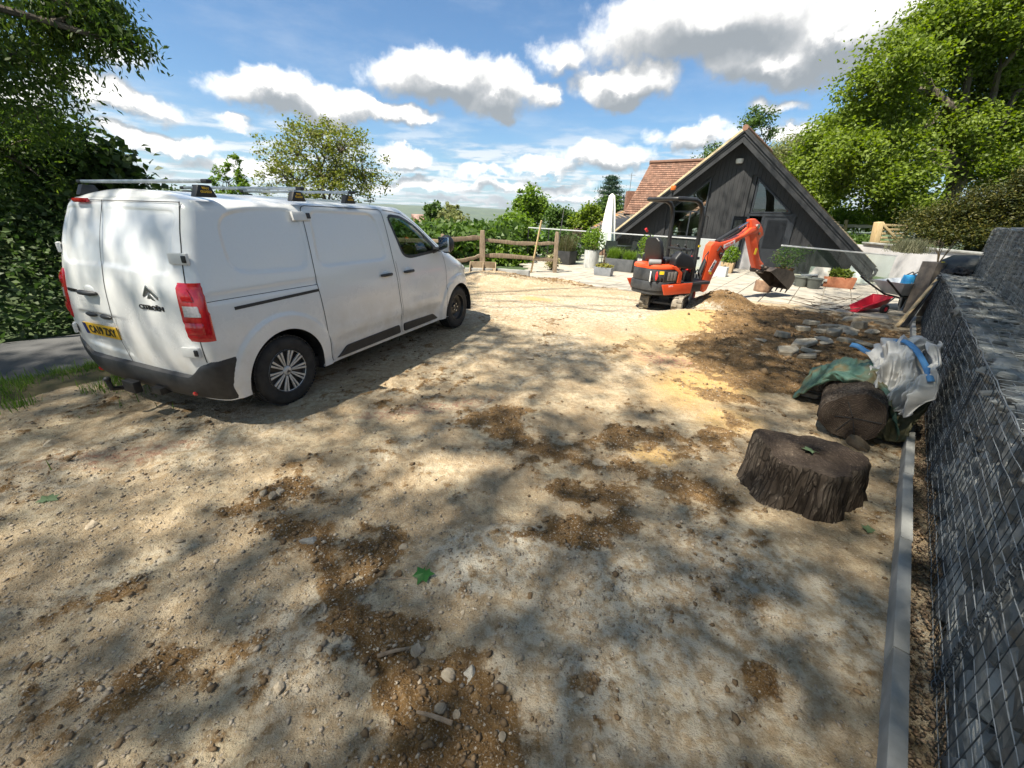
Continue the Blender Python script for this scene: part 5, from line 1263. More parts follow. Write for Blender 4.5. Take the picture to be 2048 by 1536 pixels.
for sg in (-1, 1):
    o = TC+ty*(sg*.325); L, H, wd = 1.22, .33, .19; r = H/2
    path = []
    for k in range(16): a = math.pi/2+math.pi*k/15; path.append((-L/2+r+r*math.cos(a), r+r*math.sin(a)))
    for k in range(16): a = -math.pi/2+math.pi*k/15; path.append((L/2-r+r*math.cos(a), r+r*math.sin(a)))
    n = len(path); c = (0, r); inner = [(p[0]+(c[0]*0-(p[0]-np.clip(p[0], -L/2+r, L/2-r)))*.17, p[1]+(r-p[1])*.17) for p in path]
    vs = []
    for P in (path, inner):
        for yy in (-wd/2, wd/2): vs += [o+tx*p[0]+zv*p[1]+ty*yy for p in P]
    fs = []
    for i in range(n):
        j = (i+1) % n; fs += [(i, j, n+j, n+i), (2*n+i, 3*n+i, 3*n+j, 2*n+j), (i, 2*n+i, 2*n+j, j), (n+i, n+j, 3*n+j, 3*n+i)]
    belt = MB().add(vs, fs).build('track', m_track, exc)
    lug = MB(); per = 2*(L-2*r)+2*math.pi*r; m_ = 34
    for k in range(m_):
        s = per*k/m_
        def pt(s):
            s %= per; l = L-2*r
            if s < l: return Vector((-l/2+s, 2*r)), Vector((0, 1))
            s -= l
            if s < math.pi*r: a = math.pi/2-s/r; return Vector((l/2+r*math.cos(a), r+r*math.sin(a))), Vector((math.cos(a), math.sin(a)))
            s -= math.pi*r
            if s < l: return Vector((l/2-s, 0)), Vector((0, -1))
            s -= l; a = -math.pi/2-s/r; return Vector((-l/2+r*math.cos(a), r+r*math.sin(a))), Vector((math.cos(a), math.sin(a)))
        p, nn_ = pt(s); nv = tx*nn_.x+zv*nn_.y; tv = tx*nn_.y-zv*nn_.x; rot = Matrix((tv, ty, nv)).transposed()
        lug.box(o+tx*p.x+zv*p.y+nv*.006+ty*(.042 if k % 2 else -.042), (.048, wd*.56, .024), rot)
    tag(lug.build('track_lugs', m_track, belt), kind='stuff')
    mb = MB(); 
    for xx in (-L/2+r, L/2-r): mb.cyl(o+tx*xx+zv*r-ty*.075, o+tx*xx+zv*r+ty*.075, r*.72, 20)
    mb.build('drive_wheel', M['galv'], belt, bevel=.006)
    mb = MB(); mb.box(o+zv*r, (L-2*r, .11, .15), Matrix((tx, ty, zv)).transposed()); [mb.cyl(o+tx*xx+zv*.075-ty*.07, o+tx*xx+zv*.075+ty*.07, .055, 12) for xx in (-.28, -.09, .1, .29)]; mb.build('track_frame', M['black_metal'], belt)
mb = MB(); rt_ = Matrix((tx, ty, zv)).transposed(); mb.box(TC+zv*.22, (.55, .52, .12), rt_); mb.bar(TC-tx*.5+ty*.22+zv*.18, TC-tx*.1+ty*.05+zv*.26, .06, .06); mb.bar(TC-tx*.5-ty*.22+zv*.18, TC-tx*.1-ty*.05+zv*.26, .06, .06); mb.box(TC-tx*.42+zv*.16, (.06, .5, .05), rt_); mb.cyl(TC+zv*.27, TC+zv*.36, .26, 24); mb.build('undercarriage', m_gr, exc, bevel=.01)
mb = MB(); mb.prism([(-.10, 0), (.02, .05), (.05, .24), (-.02, .27), (-.04, .08)], TC+tx*.86-ty*.42, tx, zv, ty*.84); mb.bar(TC+tx*.3+ty*.2+zv*.2, TC+tx*.84+ty*.2+zv*.15, .06, .07); mb.bar(TC+tx*.3-ty*.2+zv*.2, TC+tx*.84-ty*.2+zv*.15, .06, .07); mb.build('dozer_blade', m_or, exc, bevel=.006)
def plan(x0, x1, w_, rr_, n=10):
    """plan outline, rounded at the back"""
    P = [(x1, -w_), (x1, w_)]
    for k in range(n+1):
        a = math.pi/2*k/n; P.append((x0+rr_-rr_*math.sin(a), w_-rr_*.8+rr_*.8*math.cos(a)))
    for k in range(n+1):
        a = math.pi/2*(1-k/n); P.append((x0+rr_-rr_*math.sin(a), -w_+rr_*.8-rr_*.8*math.cos(a)))
    return P
def taper(P, z0, z1, f, nm, mat, bev=.02):
    n = len(P); c = Vector((np.mean([p[0] for p in P]), 0)); vs = [(p[0], p[1], z0) for p in P]+[(c.x+(p[0]-c.x)*f, p[1]*f, z1) for p in P]
    return MB().add(vs, [tuple(range(n))[::-1], tuple(range(n, 2*n))]+[(i, (i+1) % n, n+(i+1) % n, n+i) for i in range(n)]).build(nm, mat, exc, bevel=bev)
taper([(p[0]*.96+.0, p[1]*.95) for p in plan(-.82, -.05, .46, .42)], .36, .44, 1.03, 'counterweight_base', m_gr, .012)
cwt = taper(plan(-.82, -.05, .46, .42), .44, .62, 1.0, 'counterweight', m_gr, .025)
hood = taper(plan(-.80, -.20, .447, .42), .622, .87, .985, 'engine_hood', m_gr, .03)
hood_top = taper(plan(-.805, -.19, .453, .42), .855, .94, .955, 'hood_top', m_or, .03)
mb = MB(); mb.prism([(-.30, .60), (-.195, .60), (-.195, .80), (-.40, .93), (-.52, .93), (-.30, .80)], (0, -.500, 0), (1, 0, 0), zv, (0, .03, 0)); mb.build('hood_edge', m_or, exc, bevel=.01)
P = [EX(x, y, .49) for x, y in ((800, 880), (925, 905), (925, 1040), (800, 1025))]
cx_, cz = -.56, .74
lv_p = MB(); lv_p.box((-.50, -.486, .735), (.36, .02, .22)); lvo = lv_p.build('side_cover', M['dark_plastic'], exc, bevel=.02)
m_mesh = pm('louvre_mesh', (.16, .15, .14), (.25, .23, .21), 60, .7)
for k in range(3): MB().box((-.555+k*.085, -.4975, .74), (.066, .008, .165)).build('louvre', m_mesh, lvo, bevel=.012)
MB().box((-.675, -.418, .80), (.085, .01, .06), rotm('Z', -30)).build('warning_sticker', m_yel, hood)
mb = MB(); mb.ball((-.74, -.358, .735), (.016, .03, .09), 12); mb.build('side_reflector', m_redp, hood, smooth=True)
MB().box((-.79, -.24, .72), (.012, .16, .20), rotm('Z', -38)).build('rating_label', m_lab, hood, bevel=.004)
lowp = MB().prism([(-.60, .38), (.13, .38), (.15, .585), (-.70, .585)], (0, -.505, 0), (1, 0, 0), zv, (0, .03, 0)).build('side_panel', m_or, exc, bevel=.008)
text('model_lettering', 'U10-5', .05, m_lab, lowp, (-.47, -.507, .55), (1, 0, 0), (0, 0, 1), .001)
mb = MB(); mb.box((.28, 0, .56), (.9, .92, .06)); mb.box((.2, 0, .46), (.7, .8, .16)); mb.build('floor_plate', m_gr, exc, bevel=.01)
MB().prism([(-.55, .38), (.13, .38), (.15, .585), (-.7, .585)], (0, .475, 0), (1, 0, 0), zv, (0, .03, 0)).build('side_panel', m_or, exc, bevel=.008)
# seat
mb = MB(); mb.box((-.20, -.02, .985), (.46, .44, .12)); st = mb.build('seat', m_vinyl, exc, bevel=.05, seg=3)
mb = MB(); mb.prism([(-.21, 0), (.21, 0), (.23, .20), (.19, .40), (.10, .47), (-.10, .47), (-.19, .40), (-.23, .20)], (-.47, -.02, .98), (0, 1, 0), (-.2, 0, .98), (-.10, 0, 0)); mb.build('backrest', m_vinyl, exc, bevel=.035, seg=3)
mb = MB(); mb.cyl((-.80, -.16, .985), (-.62, -.30, .985), .055, 14); mb.build('manual_tube', pm('grey_roll', (.22, .22, .22), None, rough=.6), exc, bevel=.01)
mb = MB(); mb.prism([(-.40, .90), (.18, .84), (.22, .92), (.06, 1.10), (-.26, 1.20), (-.40, 1.06)], (0, -.46, 0), (1, 0, 0), zv, (0, .17, 0)); mb.build('side_console', m_vinyl, exc, bevel=.045, seg=3)
mb = MB(); mb.prism([(-.40, .90), (.18, .84), (.22, .92), (.06, 1.10), (-.26, 1.16), (-.40, 1.06)], (0, .30, 0), (1, 0, 0), zv, (0, .16, 0)); mb.build('side_console', m_vinyl, exc, bevel=.045, seg=3)
mb = MB(); mb.box((.35, 0, .80), (.18, .5, .45)); mb.box((.36, .0, 1.04), (.20, .62, .06)); mb.box((.30, -.2, .70), (.25, .12, .2)); mb.build('control_column', M['black_metal'], exc, bevel=.02)
for yy in (-.38, .38):
    mb = MB(); mb.tube([(.05, yy, 1.06), (.09, yy, 1.16), (.10, yy, 1.20)], [.012, .018, .022], 8); mb.build('joystick', m_vinyl, exc, smooth=True)
for yy in (-.06, .06):
    mb = MB(); mb.tube([(.36, yy, 1.05), (.30, yy*1.3, 1.20), (.22, yy*1.6, 1.27)], .012, 8); mb.ball((.21, yy*1.6, 1.275), .025, 8); mb.build('travel_lever', M['black_metal'], exc, smooth=True)
mb = MB(); mb.tube([(-.10, -.44, .80), (.16, -.34, 1.07)], .008, 6); mb.ball((.17, -.335, 1.08), .022, 8); mb.build('blade_lever', m_redp, exc, smooth=True)
mb = MB(); mb.tube([(-.34, .22, 1.30), (-.50, .20, 1.45), (-.62, .20, 1.56)], .012, 6); l_ = mb.build('safety_lever', M['black_metal'], exc, smooth=True); MB().tube([(-.60, .2, 1.53), (-.65, .2, 1.58)], .025, 8).build('lever_knob', m_redp, l_, smooth=True)
mb = MB(); mb.box((.30, -.25, .86), (.14, .10, .18), rotm('Y', 25)); mb.build('lever_guard', m_redp, exc, bevel=.02)
# roll-over frame
for sg in (-1, 1):
    y = sg*.40; xs0 = .22 if sg < 0 else .30
    mb = MB(); P = [(xs0, y, .60), (xs0-.02, y, 1.2), (xs0-.05, y, 1.85), (xs0-.09, y, 1.98), (xs0-.17, y, 2.07), (xs0-.30, y, 2.115), (-.40, y*.98, 2.12), (-.52, y*.9, 2.12)]
    mb.tube(P, .042, 12); mb.build('roll_bar', M['black_metal'], exc, smooth=True)
MB().tube([(-.51, -.37, 2.12), (-.55, -.30, 2.12), (-.55, .30, 2.12), (-.51, .37, 2.12)], .036, 10).build('roll_bar_cross', M['black_metal'], exc, smooth=True)
MB().bar((.20, -.40, 1.2), (.27, .40, 1.2), .05, .05).build('roll_bar_brace', M['black_metal'], exc, bevel=.01)
mb = MB(); mb.tube([(.19, -.43, 1.86), (.30, -.44, 1.83), (.31, -.44, 1.50), (.20, -.43, 1.47)], .011, 6, True); mb.build('grab_handle', M['black_metal'], exc, smooth=True)
MB().box((.205, -.445, 1.29), (.06, .012, .04)).build('roll_bar_sticker', m_yel, exc)
mb = MB(); mb.lathe([(.015, 0), (.02, .08), (.05, .10), (.05, .115)], 14, (-.50, -.20, 2.15)); bc_ = mb.build('beacon_base', M['black_metal'], exc, smooth=True)
MB().lathe([(.046, 0), (.05, .03), (.048, .06), (.042, .075), (.0, .08)], 16, (-.50, -.20, 2.267), cap=False).build('beacon', pm('amber_lens', (.55, .12, .02), (.65, .17, .03), 20, .2), bc_, smooth=True)
# boom, dipper, bucket: side outlines in the upright plane of the digging arm
def outl(pts, off=.0): return [EX(x, y, off) for x, y in pts]
def plate(pts, wd, nm, mat, par=exc, bev=.015, off=.0, y0=None):
    P = outl(pts); y_ = -off-wd/2
    return MB().prism(P, (0, y_, 0), (1, 0, 0), zv, (0, wd, 0)).build(nm, mat, par, bevel=bev)
def V3(x, y, yy=0.): s, z = EX(x, y); return Vector((s, yy, z))
boom = plate([(1140, 1060), (1175, 940), (1215, 800), (1232, 700), (1252, 635), (1290, 598), (1345, 606), (1430, 585), (1500, 560), (1580, 520), (1650, 460), (1720, 455), (1715, 500), (1640, 530), (1560, 565), (1520, 592), (1430, 650), (1385, 690), (1360, 745), (1320, 830), (1262, 940), (1205, 1070), (1175, 1090)], .16, 'boom', m_or)
MB().cyl(V3(1700, 450, -.11), V3(1700, 450, .11), .05, 16).build('boom_pin', M['steel'], boom)
dip = plate([(1646, 385), (1688, 376), (1728, 412), (1758, 470), (1768, 535), (1728, 575), (1716, 640), (1724, 730), (1738, 778), (1766, 812), (1770, 850), (1728, 872), (1692, 862), (1676, 800), (1660, 720), (1640, 620), (1626, 540), (1650, 505)], .125, 'dipper', m_or)
for (cx_, cy_) in ((1700, 440), (1720, 520), (1745, 835)): MB().cyl(V3(cx_, cy_, -.085), V3(cx_, cy_, .085), .028, 12).build('pivot_pin', M['steel'], dip)
# hydraulic rams
def ram(a, b, f, r, nm='hydraulic_ram', yy=0., par=boom):
    a, b = V3(a[0], a[1], yy), V3(b[0], b[1], yy); m_ = a.lerp(b, f)
    o = MB().cyl(a, m_, r, 14).build(nm, M['black_metal'], par, smooth=True); MB().cyl(m_, b, r*.55, 12).build('ram_rod', pm('chrome', (.6, .6, .6), None, rough=.15, metal=1), o, smooth=True); return o
ram((1330, 600), (1660, 400), .62, .038); ram((1150, 960), (1248, 735), .82, .045, yy=-.0)
mb = MB(); mb.tube([V3(1330, 592, .03), V3(1420, 545, .05), V3(1520, 480, .05), V3(1600, 430, .04)], .013, 6); mb.tube([V3(1330, 596, -.05), V3(1440, 545, -.05), V3(1530, 490, -.05), V3(1580, 455, -.05)], .013, 6); mb.tube([V3(1140, 1000, -.06), V3(1120, 900, -.08), V3(1190, 740, -.08), V3(1240, 690, -.05)], .014, 6); mb.build('hydraulic_hoses', M['black_metal'], boom, smooth=True)
ram((1736, 560), (1730, 790), .8, .032, yy=.0, par=dip)
mb = MB(); mb.tube([V3(1300, 690, -.10), V3(1330, 640, -.11), V3(1365, 690, -.11), V3(1330, 760, -.10), V3(1320, 720, -.1)], .014, 6); mb.ball(V3(1335, 715, -.10), .035, 8); mb.build('hose_clamp', M['black_metal'], boom, smooth=True)
def sticker(c, ang, w_, h_, mat, par, body=None, size=.1, tm=None, nm='label'):
    p = V3(c[0], c[1], -.0815 if par is boom else -.064); rot = Matrix.Rotation(-ang, 3, 'Y')
    o = MB().box(p, (w_, .004, h_), rot).build(nm, mat, par)
    if body: text('label_text', body, size, tm or M['black_metal'], o, p+Vector((0, -.003, 0)), rot @ Vector((1, 0, 0)), rot @ Vector((0, 0, 1)), .0008, bold=.002)
    return o
a_up = math.atan2(V3(1320, 780).z-V3(1240, 920).z, V3(1320, 780).x-V3(1240, 920).x)
sticker((1262, 838), a_up, .28, .085, m_lab, boom, '23875', .075)
sticker((1240, 902), a_up, .05, .085, m_yel, boom)
a_b = math.atan2(V3(1500, 590).z-V3(1350, 660).z, V3(1500, 590).x-V3(1350, 660).x); sticker((1425, 622), a_b, .36, .075, m_lab, boom, 'TOOL HIRE', .05, m_or)
sticker((1688, 694), 1.45, .14, .075, m_yel, dip)
# swing post in front of the house
mb = MB(); mb.box((.66, 0, .47), (.34, .30, .26)); mb.cyl((.86, 0, .30), (.86, 0, .66), .10, 16); mb.build('swing_post', m_gr, exc, bevel=.015)
mb = MB(); [mb.tube([(.5, yy, .62), (.62, yy*1.3, .80+.06*k), (.78, yy, .62), (.92, yy*.6, .52)], .013, 6) for k, yy in enumerate((-.14, -.06, .04, .12))]; mb.build('hoses', M['black_metal'], exc, smooth=True)
# bucket with teeth
m_buck = pm('bucket_steel', (.045, .036, .030), (.15, .12, .10), 6, .55, .5, bump=.4, bscale=30, rvar=.3)
bp = outl([(1740, 850), (1800, 838), (1880, 850), (1960, 872), (1998, 905), (2000, 960), (1985, 1010), (1965, 1060), (1780, 960)])
c_b = V3(1850, 920); wdb = .46
P = outl([(1765, 880), (1830, 846), (1920, 858), (1990, 890), (2003, 945), (1975, 1010), (1940, 1055)])
mb = MB()
n = len(P); th = .012; cc = (np.mean([p[0] for p in P]), np.mean([p[1] for p in P])); Q = [(cc[0]+(p[0]-cc[0])*.93, cc[1]+(p[1]-cc[1])*.93) for p in P]
for i in range(n-1): mb.prism([P[i], P[i+1], Q[i+1], Q[i]], (0, -wdb/2, 0), (1, 0, 0), zv, (0, wdb, 0))
bkt = mb.build('bucket', m_buck, exc)
for sg in (-1, 1): MB().prism(P, (0, sg*(wdb/2+.001), 0), (1, 0, 0), zv, (0, sg*.014, 0)).build('bucket_cheek', m_buck, bkt)
for k in range(4):
    y_ = -wdb/2+.04+k*(wdb-.08)/3; e, f_ = V3(1975, 1005), V3(1925, 1090)
    MB().add([e+Vector((0, y_-.03, .02)), e+Vector((0, y_+.03, .02)), e+Vector((.03, y_+.03, -.02)), e+Vector((.03, y_-.03, -.02)), f_+Vector((-.0, y_-.012, 0)), f_+Vector((0, y_+.012, 0))], [(0, 1, 2, 3), (0, 1, 5, 4), (3, 2, 5, 4), (0, 3, 4), (1, 2, 5)]).build('tooth', m_buck, bkt)
mb = MB(); a_, b_ = V3(1745, 840), V3(1830, 880); mb.bar(a_+Vector((0, -.06, 0)), b_+Vector((0, -.06, .01)), .03, .10); mb.bar(a_+Vector((0, .06, 0)), b_+Vector((0, .06, .01)), .03, .10); mb.bar(V3(1690, 860)+Vector((0, 0, 0)), V3(1770, 900), .12, .05); mb.cyl(V3(1700, 885, -.1), V3(1700, 885, .1), .03, 12); mb.cyl(V3(1775, 850, -.12), V3(1775, 850, .12), .028, 12); mb.build('bucket_linkage', m_buck, exc, bevel=.008)

# ================================================================== things lying about
def rock(name, label, px, py, s, mat=None, flat=.6, group=None, seed=None, cat='stone', P=None, rough=.28, kind=None):
    r_ = np.random.default_rng(seed if seed is not None else int(px*7+py)); p = P or ground_at(px, py)
    bm = bmesh.new(); bmesh.ops.create_icosphere(bm, subdivisions=2, radius=1)
    dirs = r_.normal(0, 1, (9, 3)); dirs /= np.linalg.norm(dirs, axis=1)[:, None]; off = r_.uniform(.38, .8, 9)
    for v in bm.verts:
        q = np.array(v.co)
        for d_, o_ in zip(dirs, off):
            e = q@d_-o_
            if e > 0: q = q-d_*e*.99
        q = q+r_.normal(0, rough*.06, 3)
        v.co = q*np.array([s, s*r_.uniform(.72, .9) if False else s*.8, s*flat])
    me = bpy.data.meshes.new(name); bm.to_mesh(me); bm.free()
    o = link(name, me, None, mat or M['stone']); o.location = (p[0], p[1], p[2]+s*flat*.12); o.rotation_euler = (r_.uniform(-.15, .15), r_.uniform(-.15, .15), r_.uniform(0, 6.28))
    return tag(o, label, cat, group, kind or 'thing')
SG = 'loose stones on the dirt'
rock('stone', 'angular pale stone lying alone between van and sawn stump', 1198, 925, .075, flat=.55, group=SG)
rock('stone', 'whitest rounded stone on the dark soil in the foreground', 938, 1350, .040, flat=.85, group=SG, mat=pm('white_stone', (.38, .34, .27), (.60, .55, .46), 40, .95, bump=.9, bscale=120))
rock('stone', 'grey brown stone just beside the whitest stone on the dark soil', 898, 1352, .040, flat=.8, group=SG)
rock('stone', 'pitted cream stone near the short stick on the dark soil trail', 830, 1302, .042, flat=.9, group=SG)
rock('stone', 'pale lump of stone above and left of the green leaf', 806, 1098, .034, flat=.9, group=SG)
rock('stone', 'flat brown stone left of the green leaf', 798, 1150, .040, flat=.5, group=SG, mat=M['clod'])
rock('stone', 'bluish flat stone at the upper end of the dark soil trail', 618, 1088, .06, flat=.5, seed=12, group=SG, mat=pm('blue_stone', (.20, .20, .185), (.34, .33, .30), 30, .95, bump=.8, bscale=90))
rock('stone', 'small stone at the left on the shaded dirt below the van', 180, 1045, .05, flat=.5, group=SG)
rock('stone', 'brown fist sized clod right of the foreground soil patch', 1060, 1195-0+0, .025, flat=.9, group=SG, mat=M['clod'])
def stone_label(px, py, s):
    if py < 720: w_ = 'beside the tyre marks in the middle of the yard'
    elif 500 < px < 580 and py < 1010: w_ = 'in the little cluster on the brown smear below the van'
    elif px < 450 and py < 1100: w_ = 'on the dirt at the left below the van'
    elif px < 700: w_ = 'in the lower left foreground'
    elif px < 1100 and py > 1280: w_ = 'on the foreground soil patch'
    elif px < 1320: w_ = 'in the middle foreground right of the green leaf'
    elif py > 1100: w_ = 'on the pale grit near the kerb'
    else: w_ = 'in front of the stump'
    return ('larger' if s >= .045 else 'small' if s >= .0255 else 'tiny')+' pale stone '+w_
for k, (px, py, s) in enumerate(((880, 1425, .03), (912, 1430, .026), (1086, 1462, .02), (560, 985, .045), (545, 995, .04), (515, 1003, .03), (530, 990, .035), (1250, 660, .06), (1080, 680, .07), (1060, 715, .07), (1075, 712, .06), (1100, 712, .05), (1110, 706, .05), (640, 690, .0), (1230, 1195, .02), (1040, 1320, .028), (1085, 1290, .022), (660, 1310, .02), (560, 1380, .03), (1470, 1480, .028), (1175, 1500, .025), (1330, 1415, .02), (1160, 1395, .022), (100, 888, .06), (300, 870, .05), (1410, 1010, .03), (1330, 930, .03), (1005, 1480, .022), (965, 1240, .02), (925, 1225, .018), (1125, 1330, .022), (1140, 1350, .016), (360, 1080, .03), (40, 1310, .02), (480, 1240, .022), (1500, 1190, .02), (1560, 1260, .02), (1400, 1330, .018), (1610, 1400, .02), (1290, 1080, .022))):
    if s: rock('stone', stone_label(px, py, s), px, py, s, flat=.7, group='small stones in the grit')
# stump and log
def wood_solid(nm, prof, rings_, ang, mat, par, ax, ay, az, cz=0.):
    pass
def bark_mat(name, c1, c2, c3, st=(1, 1, .22)):
    m, nt = new_mat(name); tcb = nt.new('ShaderNodeTexCoord'); mp = nt.new('ShaderNodeMapping'); mp.inputs['Scale'].default_value = st; nt.l.new(tcb.outputs['Object'], mp.inputs[0]); v = mp.outputs[0]
    wv2 = nt.new('ShaderNodeTexNoise'); nt.l.new(v, wv2.inputs['Vector']); wv2.inputs['Scale'].default_value = 9; dv = nt.vmath('ADD', v, nt.vmath('MULTIPLY', wv2.outputs['Color'], (.16, .16, .16)))
    vo = nt.new('ShaderNodeTexVoronoi', feature='DISTANCE_TO_EDGE'); nt.l.new(dv, vo.inputs['Vector']); vo.inputs['Scale'].default_value = 27
    f1 = nt.noise(v, 6, 8, .65); f2 = nt.noise(v, 46, 6, .65); crack = nt.math('MULTIPLY_ADD', nt.step(vo.outputs['Distance'], .0, .16), .55, .45)
    col = nt.ramp(f1, [(.3, c1), (.5, c2), (.72, c3)]); col = nt.mix(nt.math('MULTIPLY', nt.step(f2, .56, .70), .55), col, tuple(min(1, q*1.9) for q in c3)); col = nt.mix(nt.math('SUBTRACT', 1., crack), col, tuple(q*.3 for q in c1))
    nt.l.new(col, nt.b.inputs['Base Color']); nt.b.inputs['Roughness'].default_value = .95; nt.b.inputs['Specular IOR Level'].default_value = .15
    bn = nt.new('ShaderNodeBump'); bn.inputs['Strength'].default_value = 1; bn.inputs['Distance'].default_value = .012; nt.l.new(nt.math('ADD', crack, nt.math('MULTIPLY', f2, .9)), bn.inputs['Height']); nt.l.new(bn.outputs[0], nt.b.inputs['Normal']); return m
def cut_mat(name, c1, c2, c3):
    m, nt = new_mat(name); tcb = nt.new('ShaderNodeTexCoord'); v = tcb.outputs['Object']; w_ = nt.new('ShaderNodeTexWave', wave_type='RINGS', rings_direction='SPHERICAL'); nt.l.new(v, w_.inputs['Vector']); w_.inputs['Scale'].default_value = 22; w_.inputs['Distortion'].default_value = 2.5; w_.inputs['Detail'].default_value = 4; w_.inputs['Detail Scale'].default_value = 2
    f1 = nt.noise(v, 5, 7, .65); f2 = nt.noise(v, 60, 5, .65); col = nt.ramp(f1, [(.3, c1), (.5, c2), (.7, c3)]); col = nt.mix(nt.math('MULTIPLY', w_.outputs['Fac'], .20), col, tuple(q*.4 for q in c1)); col = nt.mix(nt.math('MULTIPLY', nt.step(f2, .56, .68), .5), col, tuple(min(1, q*1.8) for q in c3))
    nt.l.new(col, nt.b.inputs['Base Color']); nt.b.inputs['Roughness'].default_value = .92; nt.b.inputs['Specular IOR Level'].default_value = .2
    bn = nt.new('ShaderNodeBump'); bn.inputs['Strength'].default_value = .8; bn.inputs['Distance'].default_value = .008; nt.l.new(nt.math('ADD', nt.math('MULTIPLY', w_.outputs['Fac'], .4), nt.math('MULTIPLY', f2, 1.6)), bn.inputs['Height']); nt.l.new(bn.outputs[0], nt.b.inputs['Normal']); return m
m_bark = bark_mat('dark_bark', (.028, .021, .016), (.068, .053, .041), (.15, .125, .10))
m_cut = cut_mat('sawn_end', (.030, .021, .016), (.062, .046, .035), (.115, .088, .066))
stump = thing('tree_stump', 'large dark sawn tree stump with flared roots standing on the dirt by the kerb', 'stump', (2.06, 2.42, 0), R(-12))
sx_, sy_ = .345, .27
vs = []; n = 120; lev = 18
for k in range(lev):
    f = k/(lev-1); z = .36*f-.03
    for i in range(n):
        a = 2*math.pi*i/n; lob = 1+.10*math.sin(3*a+.6)+.07*math.sin(5*a+1.9)+.035*math.sin(11*a); root = (1-f)**2.2*(.10+.16*max(0, math.sin(2*a+.9))+.06*math.sin(5*a))
        notch = -.13*math.exp(-((a-4.35)/.22)**2)*(1-.6*f)-.08*math.exp(-((a-3.6)/.15)**2)
        fl = 1+.045*(vnoise(np.array([a*8]), np.array([z*5.]), 3)[0]-.5)*2+.03*(vnoise(np.array([a*19]), np.array([z*8.]), 4)[0]-.5)*2
        r_ = (lob+root+notch)*fl*(.92 if k == lev-1 else .96)
        vs.append((sx_*r_*math.cos(a), sy_*r_*math.sin(a), z+(.025*math.cos(a-2.2)+.012*math.sin(3*a))*(f > .6)))
fs = [(k*n+i, k*n+(i+1) % n, (k+1)*n+(i+1) % n, (k+1)*n+i) for k in range(lev-1) for i in range(n)]
MB().add(vs, fs).build('bark', m_bark, stump, smooth=True)
top = vs[-n:]; mb = MB(); V_ = [tuple(p) for p in top]; c0 = np.mean(top, 0); lay = [V_]
for q in (.88, .66, .42, .2, .02): lay.append([tuple(c0+(np.array(p)-c0)*q+np.array([0, 0, .006*math.sin(7*q)+random.uniform(-.004, .004)])) for p in top])
mb.add([p for l in lay for p in l], [(k*n+i, k*n+(i+1) % n, (k+1)*n+(i+1) % n, (k+1)*n+i) for k in range(5) for i in range(n)]); mb.build('sawn_top', m_cut, stump, smooth=True)
def log(name, label, a, b, r, cat='log', cracks=True, m1=None, m2=None, seed=3):
    a, b = Vector(a), Vector(b); t = thing(name, label, cat, a); d = (b-a); L = d.length; d.normalize(); x = d.orthogonal().normalized(); y = d.cross(x); n = 40; lev = 10; vs = []
    rr_ = random.Random(seed); ph = [rr_.uniform(0, 6) for _ in range(4)]
    for k in range(lev):
        for i in range(n):
            an = 2*math.pi*i/n; q = r*(1+.05*math.sin(2*an+ph[0])+.06*math.sin(3*an+ph[1])+.02*math.sin(9*an+ph[2]+k*.4))*(.94 if k in (0, lev-1) else 1+rr_.uniform(-.012, .012))
            vs.append(a+d*L*k/(lev-1)+(x*math.cos(an)+y*math.sin(an))*q)
    MB().add(vs, [(k*n+i, k*n+(i+1) % n, (k+1)*n+(i+1) % n, (k+1)*n+i) for k in range(lev-1) for i in range(n)]).build('bark', m1 or m_bark, t, smooth=True, world=True)
    for end, sgn in ((0, -1), (lev-1, 1)):
        ring = vs[end*n:(end+1)*n]; c = sum(ring, Vector())/n; lay = [ring]
        for q in (.8, .5, .2, .03): lay.append([c+(p-c)*q+d*sgn*.004*(1-q) for p in ring])
        fo = MB().add([p for l in lay for p in l], [(k*n+i, k*n+(i+1) % n, (k+1)*n+(i+1) % n, (k+1)*n+i) for k in range(4) for i in range(n)]).build('cut_face', m2 or m_cut, t, smooth=True, world=True)
        if cracks and end == 0:
            for an in (.6, 1.9, 3.6, 4.9, 2.7):
                u = x*math.cos(an)+y*math.sin(an); MB().bar(c-d*.007+u*.01, c-d*.007+u*r*rr_.uniform(.5, .92), .006, .004, up=d).build('drying_crack', M['seam'], t, world=True)
    return t
pL = Vector((2.98, 3.20, .22)); log('cut_log', 'thick dark cut log lying on its side with cracked end, half under the tarpaulin', pL, pL+Vector((.50, .62, .01)), .235)
pl = Vector(G(1524, 584)); log('log_round', 'short upright brown log round standing on the patio under the digger bucket', pl+Vector((0, 0, .0)), pl+Vector((.02, .02, .30)), .22, cracks=False, m1=pm('brown_bark', (.14, .08, .05), (.30, .19, .12), 8, .95, bump=.6), m2=pm('fresh_cut', (.40, .28, .17), (.55, .42, .28), 8, .9))
# block beside the log
rock('rubble_block', 'brown broken block between stump and cut log', 1715, 890, .13, flat=.75, cat='rubble', mat=pm('brown_block', (.10, .075, .05), (.20, .16, .11), 9, .9, bump=.5))
rock('stone', 'pale stone touching the front of the cut log', 1640, 886, .075, flat=.7, group=SG)
